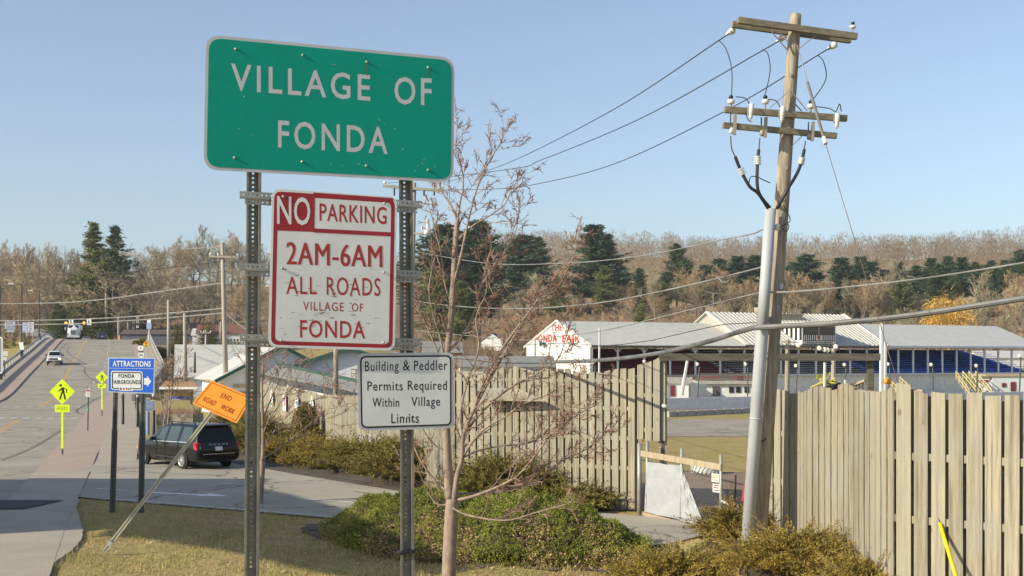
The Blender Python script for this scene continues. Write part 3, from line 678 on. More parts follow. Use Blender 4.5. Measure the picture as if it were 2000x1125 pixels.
for (px, py, tx) in ((274.5, 680, '5'), (275.5, 693.5, '30A')):
    o = thing('route_marker', 'small white route shield numbered %s beside the amber diamond' % tx, 'route sign', P(px, py+20, Y-.5))
    fc = Face(P(px, py, Y-.5), (1, 0, 0), (0, 0, 1)); h = 5*k
    panel(MB(), fc, [(-h*1.02, h*.9), (-h*.5, h*.8), (0, h*1.0), (h*.5, h*.8), (h*1.02, h*.9), (h*1.15, 0), (h*.8, -h*.75), (0, -h), (-h*.8, -h*.75), (-h*1.15, 0)][::-1], -.01, 0).build('shield', M['white'], o)
    mb = MB(); letters(mb, fc, tx, -h*(.3 if len(tx) < 2 else .75), h*(.3 if len(tx) < 2 else .75), -h*.45, h*.95, .01, bold=.02); panel(mb, fc, rrect(-h, h*1.05, h, h*1.5, .02, 2), -.01, .0)
    mb.build('black_print', M['black'], o)
    MB().beam(fc.at(0, -h, -.05), fc.at(0, -h-2.2, -.05), .12, .08).build('post', M['alu'], o)
# blue historic marker with yellow rim
Y = 62.0; k = Y/F; fc = Face(P(302, 792, Y), (1, 0, 0), (0, 0, 1))
o = thing('historic_marker', 'blue historic marker with yellow scalloped rim on a blue post behind the minivan', 'marker', P(288.5, 846, Y))
outl = [(-14.5, -8), (-14.5, 11), (-4, 11), (-4, 14), (0, 16), (4, 14), (4, 11), (14.5, 11), (14.5, -8), (5, -11), (2, -13), (-2, -13), (-5, -11)]
outl = [(x*k, y*k) for x, y in outl][::-1]; inl = [(x*.88, y*.86) for x, y in outl]
fc = Face(P(289, 792, Y), (1, 0, 0), (0, 0, 1))
panel(MB(), fc, outl, -.03, 0).build('yellow_rim', plain('marker_yellow', (.62, .42, .12), .6), o); panel(MB(), fc, inl, .0, .008).build('blue_face', plain('marker_blue', (.10, .19, .46), .6), o)
mb = MB(); rr = random.Random(3)
for q in range(6):
    x = -10
    while x < 9:
        L = rr.uniform(1.2, 3.4); yy = 7.5-q*2.6; mb.add([fc.at(a*k, b*k, .012) for a, b in ((x, yy), (x+L, yy), (x+L, yy+1.1), (x, yy+1.1))], [(0, 1, 2, 3)]); x += L+.8
mb.build('lettering', plain('marker_letter', (.42, .40, .36), .6), o)
MB().tube([fc.at(.0, -12*k, -.02), P(288.5, 850, Y)+Vector((0, .05, 0))], .085, 8).build('post', plain('marker_post_blue', (.16, .27, .46), .6), o)
# sheltered village notice board in a stone planter
Y = 60.0; k = Y/F
o = thing('notice_board', 'wooden roofed notice board with coloured lettering standing in a stone planter', 'sign board', P(349, 826, Y))
c = P(349, 760, Y); zb = c.z
mb = MB(); a = P(312, 756, Y-.5); b = P(386, 756, Y-.5); a2 = P(322, 744, Y+.3); b2 = P(378, 745, Y+.3); a3 = P(312, 756, Y+1.1); b3 = P(386, 756, Y+1.1)
mb.quad(a, b, b2, a2); mb.quad(a3, a2, b2, b3); mb.tri(a, a2, a3); mb.tri(b, b3, b2)
mb.build('roof', mat('cedar_shingle', (.42, .25, .12), .9, (.27, .16, .085), 8, 6, stretch=(1, 1, 3)), o)
mb = MB(); mb.beam(a-Vector((0, .02, .05)), b-Vector((0, .02, .05)), .04, .11); mb.beam(a3-Vector((0, 0, .05)), b3-Vector((0, 0, .05)), .04, .11); mb.beam(a-Vector((0, 0, .05)), a3-Vector((0, 0, .05)), .04, .11); mb.build('eave_board', M['whitepaint'], o)
for px in (324, 374.5): MB().beam(P(px, 752, Y+.3), P(px, 822, Y+.3), .13, .13).build('post', M['postwood'], o)
fc = Face(P(349, 768, Y+.2), (1, 0, 0), (0, 0, 1)); panel(MB(), fc, rrect(-24*k, -14*k, 24*k, 15*k, .02, 2), -.04, 0).build('board', plain('board_grey', (.34, .33, .31), .7), o)
cols = [plain('board_letter', c_, .6) for c_ in ((.42, .07, .06), (.72, .66, .42), (.75, .52, .06), (.03, .07, .55))]
for q, (yy, h) in enumerate(((7.5, 5.0), (2.5, 3.2), (-4.5, 5.5), (-11, 4.5))):
    mb = MB(); x = -21; rr = random.Random(q)
    while x < 20:
        L = rr.uniform(1.2, 2.6); mb.add([fc.at(p*k, r_*k, .006) for p, r_ in ((x, yy), (x+L, yy), (x+L*.9, yy+h), (x+L*.1, yy+h*.9))], [(0, 1, 2, 3)]); x += L+.5
    mb.build('lettering', cols[q], o)
MB().box(P(313, 0, Y).x, P(384, 0, Y).x, Y-.7, Y+1.3, -.05, 1.5).build('stone_planter', mat('fieldstone', (.36, .31, .24), .9, (.16, .14, .11), 5, 5, bump=.6, contrast=(.45, .55)), o)
mb = MB(); rr = random.Random(8)
for q in range(500):
    x = rr.uniform(P(314, 0, Y).x, P(383, 0, Y).x); y = rr.uniform(Y-.6, Y+1.2); h = rr.uniform(.05, .35); mb.tri((x-.02, y, 1.48), (x+.02, y, 1.48), (x+rr.uniform(-.1, .1), y, 1.48+h))
mb.build('dry_plants', M['twig'], o)
# bollards by the brick crossing
for n, (px, pt, pb, Y) in enumerate(((240, 770, 793, 77), (268.5, 776, 796, 74), (300, 775, 812, 66))):
    f = P(px, pb, Y); f.z = height(f.x, Y)-.02; t_ = P(px, pt, Y)
    o = thing('bollard', ['black bollard with pale cap under the left half of the attractions sign', 'black bollard with pale cap between the attractions sign posts', 'black bollard right of the blue historic marker'][n], 'bollard', f, 'black bollards by the brick walk')
    MB().lathe(f, (0, 0, 1), [(0, .1), (.05, .1), (.06, .085), (t_.z-f.z-.1, .085), (t_.z-f.z, .06)], 10).build('post', M['black'], o, True)
    MB().lathe((f.x, f.y, t_.z), (0, 0, 1), [(0, .07), (.1, .08), (.14, .05)], 10).build('cap', M['alu'], o, True)
# ------------------------------------------------------------------ board fences
def fence(name, label, path, top, step=.245, bw=.19, rails=(.5, 1.3, 2.1, 2.9), seed=0, base=None, cat='fence', gap_from=None, lean=0, group=None, back=True):
    """path: list of (x, y) seen left to right or near to far; top: function of px giving the picture height of the board ends"""
    o = thing(name, label, cat, (path[0][0], path[0][1], height(*path[0])), group); rr = random.Random(seed)
    fb = MB(); bb = MB(); rl = MB(); ps = MB(); fd = 0
    for (x0, y0), (x1, y1) in zip(path, path[1:]):
        L = math.hypot(x1-x0, y1-y0); d = Vector(((x1-x0)/L, (y1-y0)/L, 0)); n = Vector((d.y, -d.x, 0))
        mid = Vector(((x0+x1)/2, (y0+y1)/2, 0))
        if n.dot(-mid) < 0: n = -n
        n_b = max(1, round(L/step)); sp = L/n_b
        def ht(q):
            px = 1000+F*q.x/q.y; return EYE-(top(px)-HOR)/F*q.y
        for k in range(n_b):
            c = Vector((x0, y0, 0))+d*(sp*(k+.5)); z1 = ht(c)+rr.uniform(-.03, .025); z0 = (base(c) if base else height(c.x, c.y))+rr.uniform(.0, .05)
            w_ = bw*rr.uniform(.93, 1.05)/2; q0 = c+n*(.045+rr.uniform(-.004, .004)); t_ = Vector((lean, 0, 0))
            tl = ht(c-d*w_); tr_ = ht(c+d*w_); tilt = d*rr.uniform(-.006, .006)
            a, b_ = q0-d*w_, q0+d*w_
            pts = [Vector((a.x, a.y, z0)), Vector((b_.x, b_.y, z0)), Vector((b_.x, b_.y, z1+(tr_-tl)/2))+t_+tilt, Vector((a.x, a.y, z1-(tr_-tl)/2))+t_+tilt]
            fb.add([p-n*.011 for p in pts]+[p+n*.011 for p in pts], [(0, 1, 2, 3), (4, 5, 6, 7), (0, 1, 5, 4), (1, 2, 6, 5), (2, 3, 7, 6), (3, 0, 4, 7)])
            if back:
                c2 = c+d*sp/2
                if gap_from is None or True:
                    q0 = c2-n*.05; a, b_ = q0-d*w_, q0+d*w_; zz = z1-.05-rr.uniform(0, .05)
                    pts = [Vector((a.x, a.y, z0)), Vector((b_.x, b_.y, z0)), Vector((b_.x, b_.y, zz))+t_, Vector((a.x, a.y, zz))+t_]
                    bb.add([p-n*.011 for p in pts]+[p+n*.011 for p in pts], [(0, 1, 2, 3), (4, 5, 6, 7), (0, 1, 5, 4), (1, 2, 6, 5), (2, 3, 7, 6), (3, 0, 4, 7)])
        for h in rails:
            a = Vector((x0, y0, 0))+d*.02; b_ = Vector((x1, y1, 0))-d*.02; za = base(a) if base else height(a.x, a.y); zb_ = base(b_) if base else height(b_.x, b_.y)
            a.z = za+h; b_.z = zb_+h; hl = min(ht(a), ht(b_))
            if a.z < hl-.1: rl.beam(a, b_, .07, .10)
        m = max(1, int(L/2.4))
        for k in range(m+1):
            c = Vector((x0, y0, 0))+d*(.06+(L-.12)*k/m)-n*.13; z0 = (base(c) if base else height(c.x, c.y)); ps.box(c.x-.06, c.x+.06, c.y-.06, c.y+.06, z0-.1, ht(c)-.3)
    fb.build('front_boards', M['fence'], o)
    if back: bb.build('back_boards', M['fence'], o)
    rl.build('rails', M['fence'], o); ps.build('posts', M['postwood'], o)
    return o
TL = [(880, 722), (892, 721), (939, 727), (968, 722), (994, 715), (1018, 718), (1044, 724), (1082, 716), (1100, 721), (1129, 724), (1161, 725), (1182, 727), (1202, 722), (1232, 719), (1249, 714.5)]
fence('board_fence', 'tall weathered board fence with wavy top between the permits sign and the chain link gate', [(3.33, 34.3), (-1.82, 37.4)], lambda px: interp(TL, px), rails=(.35, 1.15, 1.95, 2.75, 3.5), seed=1)
o = thing('plank_shelf', 'pale sloping plank shelf fixed on the tall board fence behind the foreground tree', 'shelf', P(1000, 780, 34.6))
MB().add([P(935, 757, 36.8), P(1012, 759, 36.1), P(1062, 781, 35.2), P(930, 779, 36.1)]+[P(935, 760, 36.8), P(1012, 762, 36.1), P(1062, 784, 35.2), P(930, 782, 36.1)], [(0, 1, 2, 3), (4, 5, 6, 7), (0, 1, 5, 4), (1, 2, 6, 5), (2, 3, 7, 6), (3, 0, 4, 7)]).build('plank', M['fence'], o)
# hanging end panel beside the gate (boards stop short above the gate)
HP = [(1249, 714), (1273, 706), (1290, 697)]
fence('fence_end_panel', 'short hanging fence panel of raised boards beside the timber gate post', [(3.28, 33.60), (3.88, 33.28)], lambda px: interp(HP, px), rails=(.3, 1.2), seed=2, base=lambda c: EYE-(862-HOR)/F*33.4, step=.2, bw=.18)
TM = [(600, 772), (650, 771), (693, 772), (722, 774), (760, 752), (800, 742), (840, 735), (880, 728), (900, 724)]
fence('board_fence', 'middle stretch of board fence behind the white permits sign', [(-1.87, 37.45), (-5.75, 52)], lambda px: interp(TM, px), rails=(.4, 1.2, 2.0), seed=3, back=False)
fence('board_fence', 'pale board fence section with the brown pole standing in front of it', [(-5.8, 52.1), (-9.85, 65.0)], lambda px: interp(TM, px), rails=(.4, 1.2, 2.0), seed=4, back=True, step=.34, bw=.27)
TF = [(500, 745), (513, 748), (622, 767), (640, 770)]
fence('board_fence', 'far board fence with painted panels hung on it', [(-9.9, 65.2), (-17.6, 88)], lambda px: interp(TF, px), rails=(.4, 1.2, 2.0), seed=5, back=True, step=.36, bw=.28)
TR = [(1480, 757), (1495, 752), (1512, 757), (1530, 763), (1548, 766), (1562, 765), (1580, 765), (1592, 757), (1601, 753), (1615, 757), (1632, 759), (1650, 753), (1661, 750), (1675, 758), (1690, 763), (1710, 766), (1730, 764), (1745, 757), (1757, 748), (1775, 751), (1790, 757), (1805, 763), (1850, 769), (1900, 770), (1960, 769), (2060, 771)]
def fx(px, Y): return ((px-1000)/F*Y, Y)
fence('board_fence', 'big pale board fence right of the utility pole, nearest and largest of the fences', [fx(1486, 23.2), fx(1563, 22.0), fx(1582, 21.2), fx(1655, 19.7), fx(1752, 17.4), fx(2075, 15.9)], lambda px: interp(TR, px), rails=(.55, 1.4, 2.25, 3.05), seed=6, bw=.203, base=lambda c: height(c.x, c.y)-.25, lean=.0)
# painted panels hung on the far fence
pc = [plain('panel_paint', c) for c in ((.62, .10, .12), (.60, .62, .66), (.55, .12, .28), (.16, .26, .62), (.05, .34, .20), (.80, .36, .05))]
def art(px, py, Y, shape, cols, label):
    k = Y/F; fc = Face(P(px, py, Y)+Vector((-.24, -.08, 0)), (.32, -.95, 0), (0, 0, 1))
    o = thing('painted_panel', label, 'panel', fc.o, 'painted panels on the far fence')
    sx = 3.0
    panel(MB(), fc, [(x*k*sx, y*k) for x, y in shape], -.02, 0).build('board', M['white'], o)
    for q, (sh, ci) in enumerate(cols): MB().add([fc.at(x*k*sx, y*k, .006+.004*q) for x, y in sh], [tuple(range(len(sh)))]).build('paint', pc[ci], o)
dm = [(0, -18), (7, 0), (0, 18), (-7, 0)]; rc = [(-6.5, -16), (6.5, -16), (6.5, 16), (-6.5, 16)]
def bl(cx, cy, r, s): 
    rr = random.Random(s); return [(cx+r*rr.uniform(.5, 1.2)*math.cos(R(a)), cy+1.3*r*rr.uniform(.5, 1.2)*math.sin(R(a))) for a in range(0, 360, 40)]
art(538, 778, 79.4, dm, [(bl(1, 7, 4, 1), 0), (bl(-2, -1, 3, 2), 0), (bl(0, -10, 3.4, 3), 4)], 'white diamond panel with red tulip on the far fence')
art(563.5, 786, 74.6, rc, [(bl(1, 5, 5, 4), 2), (bl(2, -4, 3, 5), 0), (bl(-4, -7, 2, 6), 4)], 'white rectangular panel with pink flower on the far fence')
art(588, 792, 70.3, rc, [(bl(1, 4, 5, 7), 3), (bl(-3, -10, 2.6, 8), 0), (bl(4, -10, 2.6, 9), 0)], 'white rectangular panel with blue shape and red flowers on the far fence')
art(618, 797, 65.9, [(0, -25), (9, 0), (0, 25), (-9, 0)], [(bl(0, 10, 4, 10), 3), (bl(-3, 0, 4.6, 11), 3), (bl(3, -1, 3, 12), 5), (bl(0, -9, 4, 13), 5), (bl(1, -14, 3, 14), 4)], 'larger diamond panel painted blue and orange on the far fence')
# small banner low on the fence under the permits sign
fc = Face(P(700, 870, 50.5), (1, -.3, 0), (0, 0, 1)); o = thing('fence_banner', 'small pale banner with a printed crowd picture under the permits sign', 'banner', fc.o)
panel(MB(), fc, [(.0, -.25), (.75, -.6), (.75, .45), (.0, .5)], -.01, 0).build('cloth', M['concrete'], o)
mb = MB(); rr = random.Random(2)
for q in range(60): x = rr.uniform(.06, .68); y = rr.uniform(-.2, .38)-.3*(x/.75)*.6; mb.add([fc.at(x, y, .004), fc.at(x+.05, y, .004), fc.at(x+.045, y+.12, .004), fc.at(x+.005, y+.12, .004)], [(0, 1, 2, 3)])
mb.build('print', mat('print', (.40, .30, .32), .7, (.12, .12, .18), 40, 2, island=.6), o)

# ------------------------------------------------------------------ timber gateway and chain-link gate
o = thing('timber_gateway', 'dark weathered timber beam spanning the fairground entrance on square posts', 'gateway', (3.95, 33.35, 0))
zb = EYE-(697.5-HOR)/F*33.3
MB().beam((3.82, 33.25, zb), (9.55, 33.25, zb), .17, .19).build('beam', M['beamwood'], o)
for px, m in ((1295.5, 'postwood'), (1699, 'beamwood')):
    x = (px-1000)/F*33.45; MB().box(x-.085, x+.085, 33.36, 33.53, -.1, zb+.02).build('post', M[m], o)
for x0, x1 in ((3.92, 4.0), ): MB().box(x0-.03, x0+.03, 33.34, 33.358, .9, zb-.12).build('post_plate', M['beamwood'], o)
MB().lathe(P(1297, 797, 33.3), (.3, 0, 1), [(0, .05), (.03, .09), (.08, .09), (.1, .05)], 10).build('small_lamp', M['porc'], o, True)
# dark fence seen beyond the right gate post
o = thing('dark_fence', 'dark wooden fence wing sloping down from the right gateway post', 'fence', (9.3, 33.5, 0))
mb = MB()
for k in range(16):
    t = k/15; x = lerp(8.35, 9.2, t); yy = 33.6+1.5*(1-t); zt = EYE-(lerp(775, 742, t**1.2)-HOR)/F*yy; mb.box(x-.026, x+.026, yy-.02, yy+.02, 0, zt)
mb.build('boards', M['beamwood'], o); MB().beam((8.3, 35.0, EYE-(778-HOR)/F*35), (9.25, 33.5, EYE-(743-HOR)/F*33.5), .09, .06).build('top_rail', M['postwood'], o)
# swing gate
ga = Vector(((1249-1000)/F*33.4, 33.4, 0)); gb = P(1409, 1030, 30.9); gb.z = 0.02
def gp(px, py):        # point on the gate's plane
    k = (px-1000)/F; d = gb-ga; t = (k*ga.y-ga.x)/(d.x-k*d.y); q = ga+d*t; return Vector((q.x, q.y, EYE-(py-HOR)/F*q.y))
o = thing('chain_link_gate', 'galvanised chain link gate with pale timber rails, open under the timber beam', 'gate', ga)
MB().tube([gp(1249, 1005), gp(1249, 866)], .06, 10).build('hinge_post', M['steel'], o, True)
for px, a, b in ((1264, 862, 1000), (1331.5, 876, 1020), (1408, 888, 1032)): MB().tube([gp(px, b), gp(px, a)], .04, 8).build('upright', M['steel'], o, True)
MB().beam(gp(1252, 885)+Vector((0, -.07, 0)), gp(1408, 912)+Vector((0, -.07, 0)), .05, .15).build('top_rail', M['postwood'], o)
MB().beam(gp(1256, 1003)+Vector((0, -.06, 0)), gp(1400, 1040)+Vector((0, -.06, 0)), .06, .09).build('bottom_rail', M['postwood'], o)
mb = MB(); TLp, TRp, BLp, BRp = gp(1264, 893), gp(1407, 916), gp(1264, 998), gp(1407, 1034)
for k in range(-14, 40):
    for sgn in (1, -1):
        pts = []
        for v in (0, 1):
            u = k/26+(v*.55 if sgn > 0 else .55-v*.55); pts.append((u, v))
        (u0, v0), (u1, v1) = pts
        def clip(u0, v0, u1, v1):
            if u0 > u1: u0, v0, u1, v1 = u1, v1, u0, v0
            if u1 < 0 or u0 > 1: return None
            if u0 < 0: v0 = v0+(v1-v0)*(0-u0)/(u1-u0); u0 = 0
            if u1 > 1: v1 = v0+(v1-v0)*(1-u0)/(u1-u0); u1 = 1
            return u0, v0, u1, v1
        c = clip(u0, v0, u1, v1)
        if c: mb.tube([lerp(lerp(BLp, BRp, c[0]), lerp(TLp, TRp, c[0]), c[1]), lerp(lerp(BLp, BRp, c[2]), lerp(TLp, TRp, c[2]), c[3])], .0030, 3, cap=False)
mb.build('chain_link_mesh', M['steel'], o)
# tarp on the gate: crinkled sheets
def tarp_sheet(c, n=22, amp=.018, seed=0):
    rr = random.Random(seed); A_, B_, C_, D_ = c; rows = []
    ph = [rr.uniform(0, 6) for _ in range(6)]
    for j in range(n+1):
        r = []
        for i in range(n+1):
            u, v = i/n, j/n; p = lerp(lerp(A_, B_, u), lerp(D_, C_, u), v)
            wv = amp*(math.sin(9*u+5*v+ph[0])+.6*math.sin(17*(u-v)+ph[1])+.5*math.sin(23*u*v+ph[2]))
            r.append(p+Vector((0, -.05-abs(wv)-.02*math.exp(-((u-v*.9)/.06)**2), wv*.3)))
        rows.append(r)
    return MB().sheet(rows)
o2 = thing('tarp', 'crinkled grey plastic tarp hanging on the chain link gate', 'tarp', gp(1290, 1000))
tarp_sheet([gp(1258, 999), gp(1327, 1014), gp(1329, 909), gp(1262, 902)], seed=1).build('hanging_sheet', M['tarp'], o2, True)
tarp_sheet([gp(1328, 1016), gp(1378, 1035), gp(1335, 922), gp(1330, 912)], seed=2, amp=.03).build('loose_flap', M['tarp'], o2, True)
for px, py, tx in ((1396, 933, 0), (1398, 953, 1)):
    o = thing('gate_notice', ['small orange and white notice wired high on the gate end', 'small red and white notice wired below the other on the gate end'][tx], 'notice', gp(px, py))
    fc = Face(gp(px, py)+Vector((0, -.06, 0)), gb-ga, (0, 0, 1)); panel(MB(), fc, [(-.12, -.10), (.12, -.10), (.12, .10), (-.12, .10)], -.005, 0).build('plate', M['white'], o)
    mb = MB()
    for q in range(3): mb.add([fc.at(a, b, .004) for a, b in ((-.09, .055-q*.06), (.09, .055-q*.06), (.09, .085-q*.06), (-.09, .085-q*.06))], [(0, 1, 2, 3)])
    mb.build('print', M['orange'] if tx == 0 else M['red'], o)
o = thing('gate_bar', 'thin pale pole slanting from the gate end towards the utility pole', 'bar', gp(1410, 990))
MB().tube([gp(1410, 978), P(1452, 1003, 29.5)], .03, 6).build('pole', M['alu'], o)
o = thing('marker_stake', 'thin dark stake with a small orange reflector behind the gate', 'stake', P(1435, 1008, 33)); MB().tube([P(1435, 1010, 33), P(1437, 928, 33)], .025, 5).build('rod', M['wire'], o)
MB().lathe(P(1434.5, 1001, 32.9)-Vector((0, 0, .06)), (0, 0, 1), [(0, .05), (.1, .06), (.16, .03)], 8).build('reflector', M['orange'], o)
o = thing('tractor_tire', 'big white painted tractor tire lying on the grass beyond the gate', 'tire', P(1379, 925, 45))
c = P(1379, 925, 45.5); R_ = .52
tp_ = MB(); tp_.lathe(c, (0, 0, 1), [(0, R_*.8), (.04, R_*.95), (.16, R_), (.30, R_*.97), (.36, R_*.8), (.36, R_*.5), (.20, R_*.42), (.0, R_*.5)], 28, cap=False); tp_.build('tyre', M['porc'], o, True)
mb = MB()
for k in range(22):
    a = 2*math.pi*k/22; d = Vector((math.cos(a), math.sin(a), 0)); t = Vector((-d.y, d.x, 0)); mb.obox(c+d*(R_*.99)+Vector((0, 0, .17)), d*.03, (t*.035+Vector((0, 0, .0))), Vector((0, 0, .14))+t*.08)
mb.build('tread_lugs', M['porc'], o)
o = thing('traffic_cone', 'small red orange cone half hidden beside the conduit', 'cone', P(1453, 975, 28)); MB().lathe(P(1454, 978, 28), (0, 0, 1), [(0, .10), (.02, .10), (.02, .07), (.36, .02)], 10).build('body', M['red'], o)
# low block barrier and track wall
for k in range(15):
    a = PZ(1301+k*18, lerp(814.5, 804, min(1, k/12)), 0); b = PZ(1318+k*18, lerp(814.5, 804, min(1, (k+.95)/12)), 0)
    if k == 0: o = None
    o = thing('barrier_block', 'low whitewashed concrete block edging the dirt track, one of a row', 'barrier', a, 'concrete blocks along the track'); MB().beam(a+Vector((.02, 0, .18)), b+Vector((-.02, 0, .18)), .5, .40).build('block', M['concrete'], o)
a = Vector((4, 100.2, -.1)); o = thing('track_wall', 'long low white wall along the dirt track in front of the grandstand', 'wall', a)
MB().beam((4, 99.9, .36), (94, 149.0, .36), .3, .98).build('wall', M['whitepaint'], o)

# ------------------------------------------------------------------ main utility pole
YP = 22.0
po_t = P(1554, 28, YP); po_b = P(1474.5, 1110, YP)
o = thing('utility_pole', 'large leaning utility pole with crossarms in front of the right board fence', 'utility pole', po_b)
ax = (po_t-po_b); Lp = ax.length; ax.normalize()
def pol(py): t = (1110-py)/(1110-28); return po_b+(po_t-po_b)*t
MB().tube([pol(1150)]+[pol(y) for y in (1000, 800, 600, 400, 200, 40)]+[pol(28)], [.17, .163, .152, .14, .126, .112, .10, .095], 20).build('shaft', M['pole'], o, True)
def armt(l, r, py_l, py_r, Yl, Yr, th=.105, nm='crossarm'):
    a = P(l, py_l, Yl); b = P(r, py_r, Yr); MB().beam(a, b, .09, th, up=ax).build(nm, M['arm'], o); return a, b
A1 = armt(1441, 1673, 39.5, 71.5, 21.62, 22.02); A2 = armt(1430, 1661, 47.5, 78.5, 21.94, 22.34)
B1 = armt(1415, 1653, 214, 231.5, 21.62, 22.02); B2 = armt(1412, 1633, 244.5, 265.5, 21.60, 21.98, .095)
M['steelarm'] = plain('brace_steel', (.33, .30, .26), .6, .3)
def brace(p1, p2, Y1, Y2): MB().beam(P(*p1, Y1), P(*p2, Y2), .012, .035, up=(0, 1, 0)).build('brace', M['steelarm'], o)
brace((1501, 55), (1537, 97), 21.72, 21.82); brace((1593, 70), (1557, 98), 21.9, 21.84); brace((1519, 60), (1555, 99), 22.1, 22.0)
brace((1543, 176), (1504, 211), 21.84, 21.72); brace((1545, 178), (1577, 217), 21.84, 21.86); brace((1541, 291), (1572, 260), 21.9, 21.9); brace((1548, 198), (1566, 217), 22.0, 22.0)
def insul(c, axis, prof, m='porc', nm='insulator', n=12): return MB().lathe(c, axis, prof, n).build(nm, M[m], o, True)
insul(P(1665, 64, 22.0), ax, [(0, .012), (.07, .012), (.07, .03), (.09, .055), (.115, .06), (.13, .035)]); insul(P(1665.5, 48.5, 22.0), ax, [(0, .03), (.03, .035), (.05, .022)], 'black', 'wire_clamp')
dead = [(1429, 60, 22.0), (1529, 72, 22.1), (1628, 88, 22.2)]; clampp = [(1398, 81), (1492, 98), (1597, 108)]
for (x, y, Y), (x2, y2) in zip(dead, clampp):
    a = P(x+3, y-1, Y); b = P(x2, y2, Y+.9); d = (b-a).normalized(); insul(a, d, [(0, .03), (.03, .06), (.07, .06), (.085, .03), (.10, .055), (.15, .055), (.17, .02), (.30, .018), (.31, .03), (.34, .012)])
# pole-top jumpers
def cat_pts(pts, n=8):
    pts = [Vector(p) for p in pts]; o_ = []
    for i in range(len(pts)-1):
        p0 = pts[max(i-1, 0)]; p1 = pts[i]; p2 = pts[i+1]; p3 = pts[min(i+2, len(pts)-1)]
        for k in range(n):
            t = k/n; o_.append(.5*((2*p1)+(p2-p0)*t+(2*p0-5*p1+4*p2-p3)*t*t+(3*p1-p0-3*p2+p3)*t**3))
    return o_+[pts[-1]]
def wpx(pts, r, n=6, sides=5):           # pts: (px, py, Y)
    return MB().tube(cat_pts([P(*p) for p in pts], n), r, sides)
for pts in ([(1405, 80, 22.6), (1418, 96, 22.3), (1429, 135, 21.9), (1429, 187, 21.75)], [(1490, 97, 22.6), (1500, 106, 22.3), (1504, 140, 21.9), (1493, 190, 21.8)], [(1598, 108, 22.9), (1609, 122, 22.5), (1613, 155, 22.1), (1590, 192, 21.95)],
            [(1437, 189, 21.7), (1456, 192, 21.6), (1464, 204, 21.55)], [(1500, 194, 21.75), (1516, 197, 21.7), (1524, 210, 21.6)], [(1592, 208, 21.9), (1620, 212, 21.9), (1632, 218, 21.85), (1640, 203, 21.85), (1643, 218, 21.8)], [(1455, 220, 21.6), (1462, 235, 21.6), (1468, 237, 21.6)]):
    wpx(pts, .009).build('jumper_wire', M['wire'], o)
for (x, y, Y) in ((1427, 213, 21.65), (1494, 213, 21.75), (1583, 222, 21.9)):        # post insulators of the cut-outs
    insul(P(x, y, Y), ax, [(0, .018), (.09, .018), (.09, .05), (.12, .065), (.15, .06), (.17, .03)]); insul(P(x+.5, y-20, Y), ax, [(0, .032), (.035, .04), (.06, .02)], 'black', 'wire_clamp')
for (x, yt, yb, Y) in ((1466, 205, 234, 21.52), (1527, 211, 239, 21.58), (1634, 220, 252, 21.9)):   # arresters
    insul(P(x, yb, Y), ax, [(0, .008), (.03, .02), (.04, .034), (.12, .034), (.13, .042), (.26, .042), (.28, .02)], 'porc', 'arrester'); MB().beam(P(x-4, yt+3, Y+.03), P(x-4.5, yt+20, Y+.03), .03, .05, up=(0, 1, 0)).build('arrester_bracket', M['steelarm'], o)
for (x, y0, y1, Y) in ((1436, 222, 263, 21.66), (1496, 229, 268, 21.74), (1588, 238, 275, 21.9)):   # hanging cut-out brackets
    MB().beam(P(x, y0, Y-.06), P(x-1.5, y1, Y-.06), .05, .06, up=(0, 1, 0)).build('cutout_bracket', M['steelarm'], o); insul(P(x-8, y1-2, Y-.05), ax, [(0, .02), (.02, .04), (.09, .042), (.11, .02)], 'porc' if x < 1450 else 'steelarm'); MB().tube([P(x-9, y0, Y-.05), P(x-9.5, y1-10, Y-.05)], .012, 5).build('fuse_rod', M['wire'], o)
# cable terminations down to the conduit
tr_ = [[(1427, 266, 21.6), (1429, 290, 21.6), (1436, 306, 21.6)], [(1484, 270, 21.6), (1482, 295, 21.55)], [(1573, 276, 21.8), (1570, 295, 21.75)]]
for pts in tr_: wpx(pts, .011).build('lead_wire', M['wire'], o)
for pts, wh in (([(1436, 306, 21.6), (1447, 333, 21.6), (1464, 364, 21.58), (1481, 378, 21.57), (1500, 407, 21.62)], (1445, 329, 1452, 342)), ([(1482, 292, 21.55), (1479.5, 320, 21.53), (1479, 360, 21.52), (1485, 382, 21.54), (1504, 406, 21.62)], (1480, 305, 1480, 323)), ([(1571, 292, 21.75), (1565, 318, 21.7), (1555, 342, 21.66), (1535, 375, 21.6), (1517, 408, 21.7)], (1567, 308, 1563, 322))):
    wpx(pts, [.018]*7+[.03]*99 if False else .028, 6, 8).build('power_cable', M['black'], o)
    a = P(wh[0], wh[1], pts[1][2]); b = P(wh[2], wh[3], pts[1][2]); d = b-a; L = d.length; prof = []
    for k in range(5): prof += [(L*k/5, .032), (L*(k+.3)/5, .062), (L*(k+.6)/5, .058), (L*(k+.7)/5, .032)]
    insul(a, d, prof, 'porc', 'termination')
wpx([(1463, 357, 21.58), (1466, 346, 21.55), (1477, 345, 21.5), (1492, 352, 21.6), (1504, 357, 21.7)], .009).build('bond_wire', M['wire'], o)
wpx([(1530, 400, 21.8), (1540, 418, 21.75), (1543, 432, 21.75), (1530, 440, 21.8), (1520, 442, 21.8)], .009).build('bond_wire', M['wire'], o)
wpx([(1528, 446, 21.8), (1536, 452, 21.75), (1541, 441, 21.7), (1534, 436, 21.7)], .009).build('bond_wire', M['wire'], o)
insul(P(1518, 450, 21.7), ax, [(0, .03), (.02, .055), (.06, .035), (.08, .055), (.11, .02)])
wpx([(1497, 856, 21.86), (1487, 862, 21.75), (1478, 858, 21.85)], .011).build('strap', M['wire'], o)
